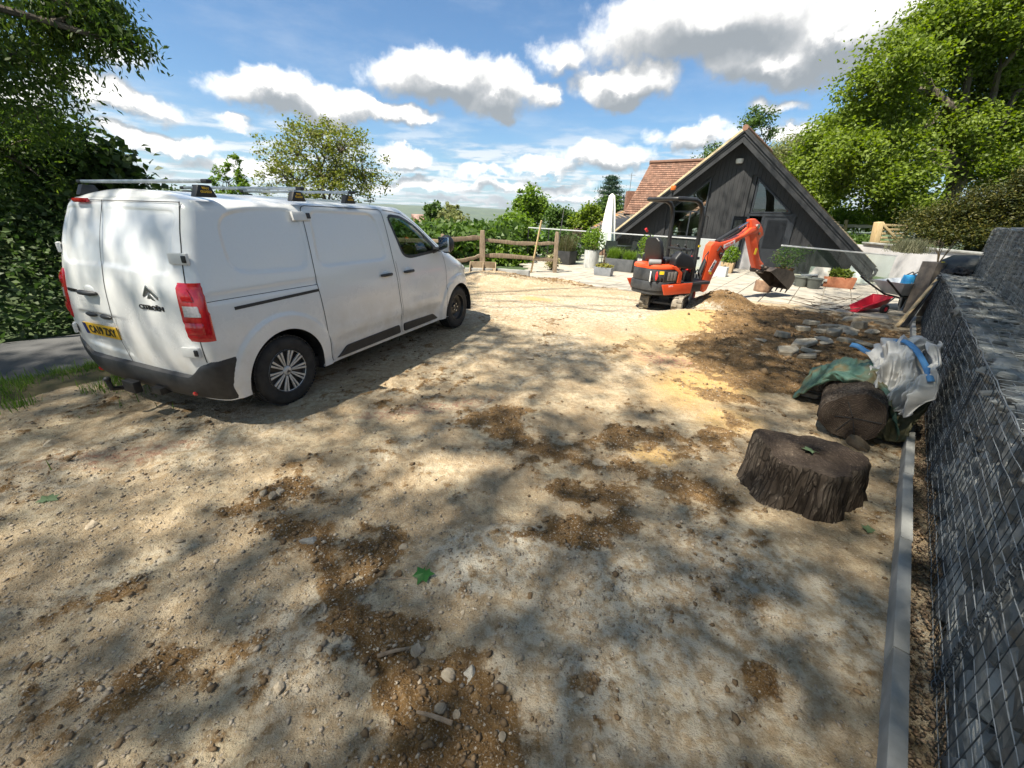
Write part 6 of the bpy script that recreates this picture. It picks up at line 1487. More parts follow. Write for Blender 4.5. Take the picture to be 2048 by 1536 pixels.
# builder's bag and tarpaulin, crumpled cloth
def cloth(name, label, cat, P, r, mat, seed, squash=(1, 1, 1), parent=None, kind=None, amp=.34, res=6, flat_bottom=True):
    """crumpled closed sack: a sphere folded by ridged noise"""
    bm = bmesh.new(); bmesh.ops.create_icosphere(bm, subdivisions=res, radius=1); V = np.array([v.co[:] for v in bm.verts])
    sd_ = seed*13.7
    def rid(a, b, sc, s_): return 1-np.abs(2*vnoise(a*sc+sd_, b*sc-sd_, s_)-1)
    w1 = .5*(rid(V[:, 0]+.6*V[:, 2], V[:, 1]-.4*V[:, 2], 1.6, seed)+rid(V[:, 1]+.5*V[:, 0], V[:, 2]+.3*V[:, 1], 1.9, seed+1))
    w2 = rid(V[:, 0]-.7*V[:, 1], V[:, 2]+V[:, 1]*.4, 3.6, seed+2); w3 = rid(V[:, 0]+V[:, 1], V[:, 2]-V[:, 0]*.6, 7.5, seed+3)
    k = .62+amp*w1*1.3+amp*.52*w2+amp*.20*w3
    V = V*k[:, None]*np.array(squash)*r
    if flat_bottom: V[:, 2] = np.maximum(V[:, 2], -r*squash[2]*.55+.05*r*w2)
    for v, q in zip(bm.verts, V): v.co = q
    me = bpy.data.meshes.new(name); bm.to_mesh(me); bm.free(); me.polygons.foreach_set('use_smooth', np.ones(len(me.polygons), bool))
    o = link(name, me, parent, mat); o.location = P
    if label: tag(o, label, cat, kind='thing')
    return o
m_tarp = pm('green_tarpaulin', (.025, .075, .052), (.075, .15, .11), 4.5, .6, c3=(.12, .095, .04), bump=.25, bscale=160, bdist=.002, band=(.30, .66))
m_tarp2 = pm('olive_tarpaulin', (.055, .065, .03), (.12, .11, .055), 4, .7, c3=(.07, .12, .085), bump=.2, bscale=120)
m_bag = pm('woven_bag', (.20, .19, .165), (.50, .495, .475), 3.2, .55, c3=(.40, .395, .375), bump=.25, bscale=120, bdist=.003, band=(.25, .7))
m_strap = pm('blue_strap', (.04, .16, .36), (.08, .24, .46), 12, .6)
def sheet(name, label, cat, ctrl, nu, nv, mat, seed, amp, parent=None):
    """draped cloth over a grid of control points (rows x cols), with folds"""
    C = np.array(ctrl, float); rws, cls = C.shape[:2]
    def bez(A, t):
        n = A.shape[0]; x = t*(n-1); i = np.clip(x.astype(int), 0, n-2); f = (x-i)[:, None, None]
        p0 = A[np.clip(i-1, 0, n-1)]; p1 = A[i]; p2 = A[i+1]; p3 = A[np.clip(i+2, 0, n-1)]
        return .5*(2*p1+(p2-p0)*f+(2*p0-5*p1+4*p2-p3)*f**2+(3*p1-p0-3*p2+p3)*f**3)
    G1 = bez(C, np.linspace(0, 1, nu)); G2 = bez(G1.transpose(1, 0, 2), np.linspace(0, 1, nv)).transpose(1, 0, 2)
    uu, vv = np.meshgrid(np.linspace(0, 1, nu), np.linspace(0, 1, nv), indexing='ij')
    du = np.gradient(G2, axis=0); dv = np.gradient(G2, axis=1); N = np.cross(du, dv); N /= np.linalg.norm(N, axis=2)[:, :, None]+1e-9
    rid = lambda a, b, s_: 1-np.abs(2*vnoise(a, b, s_)-1)
    h = amp*(rid(uu*2.4+1.2*vv+seed, vv*4-uu*1.3, seed)-.5)+amp*.60*(rid(uu*6+2*vv+seed, vv*8.5, seed+1)**1.6-.5)+amp*.34*(rid(uu*13+5*vv, vv*15+seed, seed+2)**1.6-.5)
    G2 = G2+N*h[:, :, None]
    ii, jj = np.meshgrid(np.arange(nu-1), np.arange(nv-1), indexing='ij'); F = np.stack([ii*nv+jj, ii*nv+jj+1, (ii+1)*nv+jj+1, (ii+1)*nv+jj], -1).reshape(-1, 4)
    o = np_mesh(name, G2.reshape(-1, 3), F, mat, parent, smooth=True); md = o.modifiers.new('thick', 'SOLIDIFY'); md.thickness = .004
    if label: tag(o, label, cat, kind='thing')
    return o
Wp = lambda a, o, z: W3(a, o, z)
tp = [[Wp(5.95, -.30, .03), Wp(5.85, -.02, .06), Wp(5.8, .22, .04), Wp(5.6, .46, .22)],
      [Wp(5.75, -.36, .18), Wp(5.55, -.12, .36), Wp(5.4, .12, .42), Wp(5.3, .40, .44)],
      [Wp(5.35, -.44, .10), Wp(5.15, -.20, .45), Wp(5.05, .06, .53), Wp(4.95, .36, .48)],
      [Wp(5.05, -.46, .02), Wp(4.92, -.24, .42), Wp(4.80, .10, .50), Wp(4.72, .34, .34)],
      [Wp(4.95, -.30, .30), Wp(4.78, -.05, .44), Wp(4.60, .20, .34), Wp(4.52, .38, .05)]]
sheet('tarpaulin', 'crumpled green and brown tarpaulin heaped over the cut log', 'tarpaulin', tp, 120, 110, m_tarp, 4, .085)
tp2 = [[Wp(5.2, .20, .50), Wp(5.05, .40, .48), Wp(5.0, .52, .40)], [Wp(4.90, .16, .46), Wp(4.80, .34, .42), Wp(4.75, .50, .34)], [Wp(4.68, .17, .22), Wp(4.62, .32, .24), Wp(4.66, .46, .20)], [Wp(4.60, .22, .02), Wp(4.55, .34, .03), Wp(4.62, .44, .05)]]
sheet('olive_sheet', 'olive sheet hanging over the kerb below the white bag', 'tarpaulin', tp2, 90, 60, m_tarp2, 9, .06)
bagp = [[Wp(5.35, .12, .60), Wp(5.55, .32, .78), Wp(5.65, .46, .74), Wp(5.55, .57, .66)],
        [Wp(5.10, .02, .68), Wp(5.25, .26, .98), Wp(5.30, .44, .78), Wp(5.22, .58, .92)],
        [Wp(4.90, .00, .64), Wp(4.98, .24, .86), Wp(5.00, .44, .84), Wp(4.92, .58, 1.00)],
        [Wp(4.72, .06, .52), Wp(4.76, .28, .66), Wp(4.72, .46, .72), Wp(4.62, .58, .80)],
        [Wp(4.70, .12, .40), Wp(4.66, .30, .44), Wp(4.58, .46, .48), Wp(4.50, .56, .52)],
        [Wp(4.80, .20, .28), Wp(4.72, .34, .26), Wp(4.62, .44, .28), Wp(4.56, .54, .34)]]
def bagx(p):
    a, o, z = along(p[0], p[1]), offw(p[0], p[1]), p[2]; return W3(5.05+(a-5.05)*.92, .12+(o-.12)*.74, .36+(z-.36)*.74)
bagp = [[bagx(p) for p in r_] for r_ in bagp]
bag = sheet('builders_bag', 'crumpled white woven builders bag with blue strap dumped against the gabion wall', 'bag', bagp, 180, 150, m_bag, 21, .13)
# blue webbing: one strap across the bag, one end sticking out to the left
def strap(P, w_, nm, par):
    P = [Vector(p) for p in P]; Q = poly3(P, 30); vs = []
    for k, p in enumerate(Q):
        d_ = (Q[min(k+1, 29)]-Q[max(k-1, 0)]).normalized(); s_ = d_.cross(Vector((-.5, -.55, .67))).normalized(); vs += [p+s_*w_/2, p-s_*w_/2]
    o = MB().add(vs, [(2*k, 2*k+1, 2*k+3, 2*k+2) for k in range(29)]).build(nm, m_strap, par, smooth=True); md = o.modifiers.new('thick', 'SOLIDIFY'); md.thickness = .006; return o
def poly3(P, n):
    A = np.array(P, float); t = np.linspace(0, len(A)-1, n); i = np.clip(t.astype(int), 0, len(A)-2); f = (t-i)[:, None]
    p0 = A[np.clip(i-1, 0, len(A)-1)]; p1 = A[i]; p2 = A[i+1]; p3 = A[np.clip(i+2, 0, len(A)-1)]
    return [Vector(q) for q in .5*(2*p1+(p2-p0)*f+(2*p0-5*p1+4*p2-p3)*f**2+(3*p1-p0-3*p2+p3)*f**3)]
strap([bagx(Wp(5.40, .03, .76)), bagx(Wp(5.24, .10, .88)), bagx(Wp(5.06, .22, .97)), bagx(Wp(4.90, .34, .94)), bagx(Wp(4.72, .45, .84)), bagx(Wp(4.56, .55, .70))], .045, 'bag_strap', bag)
strap([Wp(5.3, -.16, .64), Wp(5.28, -.10, .64), Wp(5.26, -.03, .61), Wp(5.22, .06, .60)], .05, 'strap_end', bag)
# broken paving rubble
m_rub = pm('broken_paving', (.17, .14, .10), (.40, .36, .28), 9, .9, bump=.5, bscale=30, island=.15)
RB = [(1520, 690, .15, .3), (1575, 714, .15, .45), (1608, 700, .20, .12), (1615, 712, .14, .12), (1612, 722, .13, .2), (1640, 690, .2, .22), (1600, 668, .13, .5), (1650, 660, .22, .3), (1680, 660, .2, .35), (1665, 676, .14, .6), (1700, 672, .22, .4), (1735, 692, .25, .18), (1715, 655, .2, .5), (1635, 672, .15, .4), (1690, 688, .12, .4), (1740, 668, .15, .5), (1560, 684, .13, .6), (1625, 796, .14, .15), (1620, 655, .16, .4), (1700, 640, .2, .3)]
RL = ['pale wedge of rubble at the left edge of the heap', 'knobbly cream rubble lump left of the tarpaulin', 'long flat slab lying left of the rubble heap', 'thin flat slab below the long flat slab', 'small square slab nearest the tarpaulin', 'flat broken slab in front of the rubble heap', 'round grey lump behind the long flat slab', 'tilted broken slab on top of the heap', 'big broken slab at the back of the heap', 'chunky lump in the middle of the heap', 'broad broken slab at the right of the heap', 'large pale flat slab beside the blue strap end', 'grey slab at the back right of the heap', 'small lump between the slabs of the heap', 'grey lump before the broad broken slab', 'lump behind the blue strap end', 'grey lump near the pale wedge of rubble', 'flat pale stone lying alone left of the cut log', 'brownish lump at the back left of the heap', 'farthest broken slab of the heap near the boards']
def slab(name, label, px, py, s, mat, th, group, seed, cat):
    q = random.Random(seed); p = ground_at(px, py); n = q.choice((4, 5, 5, 6)); a0 = q.uniform(0, 6.28); P = []
    for k in range(n): a = a0+(k+q.uniform(-.28, .28))*2*math.pi/n; r_ = s*q.uniform(.62, 1.12); P.append((r_*math.cos(a), r_*math.sin(a)*.72))
    mb = MB(); vs = [(x, y, -th/2) for x, y in P]+[(x*.93+q.uniform(-.012, .012), y*.93+q.uniform(-.012, .012), th/2+q.uniform(-.012, .012)) for x, y in P]
    mb.add(vs, [tuple(range(n))[::-1], tuple(range(n, 2*n))]+[(i, (i+1) % n, n+(i+1) % n, n+i) for i in range(n)])
    o = mb.build(name, mat, bevel=min(.012, th*.16), seg=1, smooth=False); o.location = (p[0], p[1], p[2]+th*.42); o.rotation_euler = (q.uniform(-.28, .28), q.uniform(-.28, .28), q.uniform(-.5, .5)); return tag(o, label, cat, group, 'thing')
for k, (px, py, s, fl) in enumerate(RB): slab('rubble_piece', RL[k], px, py, s*1.22, m_rub, max(.05, s*fl*1.25), 'broken paving heap', 100+k, 'rubble') if k % 5 else rock('rubble_piece', RL[k], px, py, s*1.05, m_rub, fl, 'broken paving heap', seed=100+k, cat='rubble', rough=.15)
# single sycamore leaf, twigs
leafm = leaf_mat('fresh_leaf', [(.03, .12, .025), (.04, .16, .03)], .3, .4)
def palm_leaf(nm, label, P, s, rz, mat, tilt=(.1, .1)):
    pts = []
    for a, r_ in ((-90, .10), (-60, .55), (-35, .35), (-12, .95), (16, .66), (45, 1.05), (68, .70), (90, 1.15), (112, .70), (135, 1.05), (164, .66), (192, .95), (215, .45), (240, .55)):
        pts.append((r_*math.cos(R(a)), r_*math.sin(R(a)), .10*r_*math.sin(R(a*3))))
    vs = [(0, .1, .05)]+pts; n = len(pts); mb = MB().add([(x*s, y*s, z*s) for x, y, z in vs], [(0, 1+i, 1+(i+1) % n) for i in range(n)]); mb.tube([(0, 0, .0), (.02*s, -.5*s, .05*s), (.1*s, -.9*s, .02*s)], .02*s, 5)
    o = mb.build(nm, mat); o.location = P; o.rotation_euler = (tilt[0], tilt[1], rz); return tag(o, label, 'leaf', kind='thing')
g_ = ground_at(850, 1155); palm_leaf('fallen_leaf', 'green lobed leaf lying on the dirt in the foreground', (g_[0], g_[1], g_[2]+.03), .062, 2.7, leafm, (-.25, .05))
palm_leaf('fallen_leaf', 'pale wilted leaf lying on top of the dark stump', (2.04, 2.40, .355), .05, 1, leaf_mat('wilted_leaf', [(.10, .16, .08), (.14, .2, .1)], .2))
g_ = ground_at(1740, 1062); palm_leaf('fallen_leaf', 'wilted leaf on the gravel at the foot of the stump', (g_[0], g_[1], g_[2]+.015), .05, .4, bpy.data.materials['wilted_leaf'])
g_ = ground_at(95, 1000); palm_leaf('fallen_leaf', 'dull green leaf on the dirt at the far left', (g_[0], g_[1], g_[2]+.015), .06, .4, bpy.data.materials['wilted_leaf'])
for k, (px, py, a, L_, lb_) in enumerate(((790, 1312, .3, .07, 'short snapped stick on the dark soil trail'), (868, 1446, 2.9, .075, 'peeled stick low on the foreground soil patch'), (1235, 950, 1.9, .10, 'thin twig on the dirt left of the stump'), (800, 1165, .1, .06, 'thin root lying left of the leaf'))):
    g_ = Vector(ground_at(px, py))+zv*.012; d_ = Vector((math.cos(a), math.sin(a), 0)); o = MB().tube([g_-d_*L_, g_+Vector((0, 0, .006)), g_+d_*L_*.9], [.009, .008, .006] if k < 2 else [.004, .003, .002], 7).build('stick', M['wood_old'], smooth=True); tag(o, lb_, 'stick', kind='thing')

# ------------------------------------------------------------------ wheelbarrow, toy cart, bag, boards
wb = thing('wheelbarrow', 'galvanised wheelbarrow with black handles parked on the patio beside the gabion wall', 'wheelbarrow', G(1775, 618), 0)
cwb = G(1806, 618); wheel_c = Vector((cwb[0], cwb[1], .20)); hb = Vector(AT(1700, 545, 8.75)); fdir = Vector((wheel_c.x-hb.x, wheel_c.y-hb.y, 0)).normalized(); fl_ = Vector((-fdir.y, fdir.x, 0))
tr = []
o0 = wheel_c-fdir*.30+Vector((0, 0, .26)); 
def wbp(a, b, c): return wheel_c+fdir*a+fl_*b+Vector((0, 0, c-.20))
rim_ = [(-.86, -.32, .64), (-.86, .32, .64), (-.2, .38, .64), (.20, .35, .66), (.30, .0, .66), (.20, -.35, .66), (-.2, -.38, .64)]; bot = [(-.60, -.17, .36), (-.60, .17, .36), (-.3, .2, .34), (-.08, .17, .34), (-.04, 0, .34), (-.08, -.17, .34), (-.3, -.2, .34)]
n = len(rim_); vs = [wbp(*p) for p in rim_]+[wbp(*p) for p in bot]+[wbp(p[0]*.985-.0, p[1]*.97, p[2]) for p in rim_]+[wbp(p[0], p[1]*.95, p[2]+.01) for p in bot]
fs = [(i, (i+1) % n, n+(i+1) % n, n+i) for i in range(n)]+[tuple(range(n, 2*n))]+[(2*n+i, 3*n+i, 3*n+(i+1) % n, 2*n+(i+1) % n) for i in range(n)]+[tuple(range(3*n, 4*n))]+[(i, 2*n+i, 2*n+(i+1) % n, (i+1) % n) for i in range(n)]
MB().add(vs, fs).build('tray', pm('barrow_tray', (.50, .52, .53), (.62, .64, .65), 5, .4, .1), wb, bevel=.012, world=True)
mb = MB()
mb.build
for sg in (-1, 1):
    MB().tube([wbp(-1.35, sg*.26, .72), wbp(-1.15, sg*.25, .62), wbp(-.55, sg*.17, .335), wbp(.0, sg*.08, .22)], .019, 8).build('handle_tube', M['black_metal'], wb, smooth=True, world=True)
    MB().tube([wbp(-.52, sg*.17, .33), wbp(-.50, sg*.20, .02), wbp(-.42, sg*.2, .0), wbp(-.22, sg*.12, .25)], .016, 8).build('leg', M['galv'], wb, smooth=True, world=True)
wt_ = MB().lathe([(.09, -.04), (.15, -.05), (.19, -.04), (.205, 0), (.19, .04), (.15, .05), (.09, .04)], 28, wheel_c, fl_, cap=False).build('tyre', M['rubber'], wb, smooth=True, world=True)
MB().lathe([(.0, -.05), (.04, -.05), (.05, -.02), (.13, -.015), (.13, .015), (.05, .02), (.04, .05), (0, .05)], 24, wheel_c, fl_, cap=False).build('wheel_hub', M['galv'], wt_, smooth=True, world=True)
bb = thing('blue_bag', 'bright blue and black carrier bag of logs standing in the wheelbarrow', 'bag', wbp(-.12, .02, .40), 0)
pb_ = wbp(-.20, -.05, .40); mbx = pm('blue_print', (.01, .12, .45), (.06, .42, .75), 5, .3, c3=(.02, .22, .60)); vs = []
for z, k in ((0, .86), (.12, 1.0), (.26, .98), (.36, .90)):
    for i in range(20):
        a = 2*math.pi*i/20; ca, sa = math.cos(a), math.sin(a); q = .5; px_ = .22*abs(ca)**q*math.copysign(1, ca)*k; py_ = .11*abs(sa)**q*math.copysign(1, sa)*k; vs.append(pb_+fdir*px_+fl_*py_+Vector((0, 0, z+.02*math.sin(3*a)*(z > .3))))
fs = [(k*20+i, k*20+(i+1) % 20, (k+1)*20+(i+1) % 20, (k+1)*20+i) for k in range(3) for i in range(20)]+[tuple(range(60, 80))]
MB().add(vs, fs).build('sack', mbx, bb, smooth=True, world=True)
for s_ in (-.08, .12): MB().tube([pb_+fdir*s_-fl_*.115+Vector((0, 0, .02)), pb_+fdir*s_-fl_*.115+Vector((0, 0, .34)), pb_+fdir*(s_+.02)+Vector((0, 0, .44)), pb_+fdir*s_+fl_*.10+Vector((0, 0, .34))], .014, 6).build('carry_strap', M['black_metal'], bb, smooth=True, world=True)
cv_ = fl_ if (fl_.dot(Vector((-cwb[0], -cwb[1], 0))) > 0) else -fl_
mi = inv_of(bb); tpos = mi @ (pb_+cv_*.117-fdir*.02+Vector((0, 0, .18))); tx_ = fdir if fdir.cross(zv).dot(cv_) > 0 else -fdir
text('bag_lettering', 'LOGS', .13, m_lab, bb, tpos, tx_, (0, 0, 1), .001, bold=.003)
o = MB().prism([(-.2, -.08), (.18, -.1), (.2, .07), (-.1, .1)], wbp(-.50, -.08, .52), fdir, fl_, (0, 0, .04)).build('terracotta_saucer', M['terracotta'], bevel=.012); tag(o, 'broken terracotta piece lying in the wheelbarrow tray', 'terracotta', kind='thing')
# red toy cart
ct = Vector(G(1735, 624)); cart = thing('toy_cart', 'red plastic toy trailer cart tipped on the dirt beside the wheelbarrow', 'toy cart', ct); cf = Vector((fdir.x, fdir.y, 0)); cl_ = fl_
def cp(a, b, c): return ct+cf*a+cl_*b+Vector((0, 0, c))
rim2 = [(-.42, -.13, .13), (-.42, .13, .13), (.30, .19, .34), (.30, -.19, .34)]; bot2 = [(-.46, -.06, .02), (-.46, .06, .02), (.26, .13, .14), (.26, -.13, .14)]
vs = [cp(*p) for p in rim2]+[cp(*p) for p in bot2]+[cp(p[0]*.95, p[1]*.9, p[2]-.004) for p in rim2]+[cp(p[0]*.95, p[1]*.85, p[2]+.02) for p in bot2]
fs = [(i, (i+1) % 4, 4+(i+1) % 4, 4+i) for i in range(4)]+[(4, 5, 6, 7)]+[(8+i, 12+i, 12+(i+1) % 4, 8+(i+1) % 4) for i in range(4)]+[(12, 13, 14, 15)]+[(i, 8+i, 8+(i+1) % 4, (i+1) % 4) for i in range(4)]
m_toy = pm('red_toy_plastic', (.50, .012, .03), (.62, .02, .045), 5, .35)
MB().add(vs, fs).build('tub', m_toy, cart, bevel=.012, world=True)
MB().tube([cp(-.42, -.13, .135), cp(.30, -.19, .345), cp(.32, .0, .35), cp(.30, .19, .345), cp(-.42, .13, .135)], .014, 6).build('rim', m_toy, cart, smooth=True, world=True)
for sg in (-1, 1):
    wo_ = MB().lathe([(.05, -.03), (.09, -.035), (.10, 0), (.09, .035), (.05, .03)], 20, cp(.16, sg*.20, .10), cl_, cap=False).build('wheel', M['rubber'], cart, smooth=True, world=True)
    MB().lathe([(0, -.036), (.045, -.034), (.05, .034), (0, .036)], 16, cp(.16, sg*.20, .10), cl_, cap=False).build('hub', m_toy, wo_, smooth=True, world=True)
# boards leaning on the end of the gabion wall
for k, (fx, tp_, w_, mat, lb_) in enumerate((((1822, 640), (11.72, .585, .86), .20, pm('grey_plank', (.50, .50, .46), (.66, .65, .60), 5, .8, stretch=(6, 6, 1)), 'broad grey ribbed board leaning on the end of the gabion wall'), ((1792, 655), (11.45, .575, .86), .10, M['wood_new'], 'pale narrow batten leaning on the end of the gabion wall'), ((1806, 655), (11.3, .56, .80), .14, M['dark_plastic'], 'black plastic strip leaning on the gabion wall'))):
    a = Vector(G(*fx))+zv*.01; b = Vector(W3(*tp_)); o = MB().bar(a, b, w_, .025, up=Vector((-WN[0], -WN[1], .9))).build('leaning_board', mat, bevel=.004); tag(o, lb_, 'board', 'boards leaning on the gabion wall', 'thing')
cl2 = [[W3(11.9, .62, .97), W3(11.7, .80, 1.05), W3(11.5, 1.0, 1.00)], [W3(11.5, .56, .90), W3(11.3, .72, 1.04), W3(11.2, .95, 1.0)], [W3(11.1, .55, .86), W3(11.0, .70, .985), W3(11.0, .86, .98)]]
sheet('black_cloth', 'black cloth draped over the far end of the first gabion tier', 'cloth', cl2, 50, 40, pm('black_fabric', (.012, .012, .013), (.025, .025, .026), 30, .9), 5, .06)
# compost bin lid behind the gabion and a small planter box on the wall top
b_ = Vector(W3(12.5, 1.0, 0)); bn = thing('black_bin', 'dark rounded plastic bin behind the black cloth at the end of the gabion', 'bin', b_)
MB().lathe([(.52, 0), (.50, .9), (.48, 1.05), (.44, 1.14), (.30, 1.24), (.0, 1.27)], 28, (0, 0, 0), cap=False).build('drum', pm('bin_plastic', (.025, .032, .035), (.04, .048, .05), 8, .5), bn, smooth=True)
MB().prism([(-.05, -.03), (.05, -.03), (.04, .04), (-.03, .04)], (-.46, .10, 1.08), (.7, -.7, 0), zv, (.05, .05, 0)).build('bin_latch', m_yel, bn, bevel=.01)
bx = Vector(W3(12.3, .52, .96)); pbx = thing('planter_box', 'small metal box holding a bare withered plant at the end of the wall', 'planter', (bx.x, bx.y, .95))
MB().box((0, 0, -.40), (.34, .34, 1.1)).build('box', pm('rust_box', (.10, .085, .07), (.24, .20, .16), 6, .8), pbx, bevel=.01)
mb = MB(); 
for k in range(9):
    a = random.uniform(0, 6.28); mb.tube([(0, 0, .1), (.06*math.cos(a), .06*math.sin(a), .3), (.10*math.cos(a)+random.uniform(-.08, .08), .1*math.sin(a), random.uniform(.35, .62)), (.22*math.cos(a), .2*math.sin(a), random.uniform(.4, .66))], [.012, .008, .006, .003], 5)
mb.build('bare_stems', pm('dry_stem', (.12, .085, .05), (.22, .17, .10), 9, .9), pbx)
# brushwood on the patio edge
for k in range(26):
    a0_ = Vector(G(random.uniform(1580, 1730), random.uniform(596, 626)))+zv*random.uniform(.01, .08); an = random.uniform(-.5, .5)+(3.14 if random.random() < .5 else 0); L_ = random.uniform(.25, .8); d_ = Vector((math.cos(an), math.sin(an), random.uniform(0, .15)))
    o = MB().tube([a0_, a0_+d_*L_*.5+Vector((0, 0, random.uniform(0, .05))), a0_+d_*L_+Vector((random.uniform(-.1, .1), 0, random.uniform(-.02, .1)))], [.011, .008, .003], 5).build('twig', pm('twig_bark', (.10, .075, .055), (.22, .175, .13), 9, .9) if k == 0 else bpy.data.materials['twig_bark'], smooth=True)
    o.location = (0, 0, 0); tag(o, 'thin bare twig in the brushwood left of the toy cart', 'twig', 'cut brushwood', 'thing')
# spare digging bucket by the fence, cane, thin pole
sb = Vector(G(965, 555)); sbk = thing('spare_bucket', 'dusty brown spare digger bucket lying open against the sleeper', 'digger bucket', sb)
m_sb = pm('dusty_steel', (.26, .19, .12), (.42, .33, .22), 6, .9, bump=.3); Q = [(-.02, 0), (.30, .02), (.36, .16), (.30, .34), (.27, .34), (.32, .16), (.27, .05), (-.02, .03)]
MB().prism(Q, (-.38, -.12, .10), (0, 1, 0), zv, (.76, 0, 0)).build('shell', m_sb, sbk, bevel=.008)
for x in (-.39, 0, .375): MB().prism([(-.04, 0), (.30, .02), (.36, .16), (.30, .34)], (x, -.12, .10), (0, 1, 0), zv, (.02, 0, 0)).build('cheek', m_sb, sbk, bevel=.005)
a, b = Vector(G(1062, 545)), Vector(AT(1083, 441, 13.6)); o = MB().tube([a, a.lerp(b, .5), b], [.03, .028, .026], 8).build('timber_pole', M['wood_new'], smooth=True); tag(o, 'pale slender pole leaning on the post and rail fence', 'pole', kind='thing')
a, b = AT(1112, 520, 14.3), AT(1128, 418, 14.8); o = MB().tube([a, b], .012, 6).build('black_cane', M['black_metal']); tag(o, 'thin black cane standing behind the last fence post', 'cane', kind='thing')
# ================================================================== vegetation
def leaves(P, ln, wd, rg, droop=.3, up=.35):
    """one folded rhombus leaf per point, as arrays"""
    n = len(P); L = ln*rg.uniform(.7, 1.3, n); W = wd*rg.uniform(.7, 1.3, n)
    a = rg.uniform(0, 2*np.pi, n); e = rg.normal(-droop, .55, n); d = np.stack([np.cos(a)*np.cos(e), np.sin(a)*np.cos(e), np.sin(e)], 1)
    r = rg.normal(0, 1, (n, 3)); r[:, 2] += up*2; s = np.cross(d, r); s /= np.linalg.norm(s, axis=1)[:, None]+1e-9; nn_ = np.cross(s, d)
    V = np.stack([P, P+d*(L*.45)[:, None]+s*(W/2)[:, None]+nn_*(W*.16)[:, None], P+d*L[:, None], P+d*(L*.45)[:, None]-s*(W/2)[:, None]+nn_*(W*.16)[:, None]], 1)
    F = np.arange(n*4).reshape(n, 4); return V.reshape(-1, 3), F
def crown_points(lobes, ncl, per, cr, rg, shell=.55, flat=.8):
    """clumps spread through the lobes, mostly toward the outside, then leaves round each clump"""
    vol = np.array([l[1][0]*l[1][1]*l[1][2] for l in lobes])**.67; cnt = np.maximum(1, (ncl*vol/vol.sum()).astype(int)); C = []
    for (c, r), k in zip(lobes, cnt):
        d = rg.normal(0, 1, (k, 3)); d /= np.linalg.norm(d, axis=1)[:, None]; q = rg.uniform(0, 1, k)**(1/3.)*(1-shell)+shell*rg.uniform(.75, 1.08, k)*(rg.uniform(0, 1, k) < .8)
        q = np.clip(q, .1, 1.08); C.append(np.array(c)+d*q[:, None]*np.array(r))
    C = np.concatenate(C); k = rg.integers(int(per*.5), int(per*1.5)+1, len(C)); idx = np.repeat(np.arange(len(C)), k)
    s = cr*rg.uniform(.55, 1.35, len(C)); P = C[idx]+rg.normal(0, 1, (len(idx), 3))*s[idx][:, None]*np.array([1, 1, flat])*.62
    return C, P
def limb(mb, a, b, r0, r1, rg, n=6, sag=.08, sides=6):
    a, b = np.array(a, float), np.array(b, float); L = np.linalg.norm(b-a); pts = []
    for k in range(n+1):
        f = k/n; p = a+(b-a)*f+rg.normal(0, .03*L, 3)*(0 < k < n); p[2] += sag*L*math.sin(f*math.pi); pts.append(p)
    mb.tube(pts, [r0+(r1-r0)*(k/n)**.8 for k in range(n+1)], sides, True); return pts
m_trunk = pm('tree_bark', (.05, .04, .03), (.14, .115, .085), 5, .95, stretch=(1, 1, .3), bump=.8, bscale=18, bdist=.03)
def tree(name, label, cat, base, lobes, mat, ncl, per, cr, ln, wd, tr, seed, group=None, fork=.4, nlimb=None, keep=None, crowncut=None, droop=.3, kind_leaf=None, twigs=60, trunk_top=None):
    rg = np.random.default_rng(seed); base = np.array(base, float); t = thing(name, label, cat, base, 0, group)
    C, P = crown_points(lobes, ncl, per, cr, rg)
    if keep is not None: P = P[keep(P)]
    V, F = leaves(P, ln, wd, rg, droop); cr_o = np_mesh('crown', V-base, F, mat, t)
    mean = np.mean([l[0] for l in lobes], 0); topz = max(l[0][2] for l in lobes); z0 = base[2]
    top = np.array(trunk_top, float) if trunk_top is not None else np.array([base[0]*.5+mean[0]*.5, base[1]*.5+mean[1]*.5, z0+(topz-z0)*.85])
    mb = MB(); tp_ = limb(mb, base-np.array([0, 0, .2]), top, tr, tr*.28, rg, 8, 0, 10); mb.build('trunk', m_trunk, t, smooth=True, world=True)
    mb = MB(); lp = []
    for c, r in lobes:
        f = int(rg.integers(3, 8)); q = limb(mb, tp_[f], c, tr*.42, tr*.12, rg, 6); lp += q[1:]
    lp = np.array(lp+tp_[4:])
    for c in C[rg.choice(len(C), min(twigs, len(C)), False)]:
        if keep is not None and not keep(c[None])[0]: continue
        j = np.argmin(((lp-c)**2).sum(1)); limb(mb, lp[j], c, tr*.11+.006, .006, rg, 4, .05, 5)
    mb.build('branches', m_trunk, t, smooth=True, world=True)
    return t
def mpp(px, py, Y): return (AT(px+1, py, Y)-AT(px, py, Y)).length
def blob(px, py, Y, rx, ry, dz=1.):
    s = mpp(px, py, Y); c = AT(px, py, Y); return (tuple(c), (rx*s, rx*s*dz, ry*s))
G_oak = [(.080, .120, .016), (.130, .185, .024), (.175, .235, .034), (.215, .275, .055)]
G_dark = [(.022, .042, .012), (.034, .062, .016), (.050, .085, .020), (.075, .110, .024)]
G_lime = [(.100, .170, .020), (.135, .215, .030), (.180, .260, .045)]
G_pale = [(.150, .175, .055), (.190, .210, .075), (.230, .240, .110)]
G_mid = [(.045, .088, .018), (.072, .125, .025), (.105, .165, .038)]
G_blue = [(.030, .060, .038), (.048, .088, .055), (.070, .115, .070)]
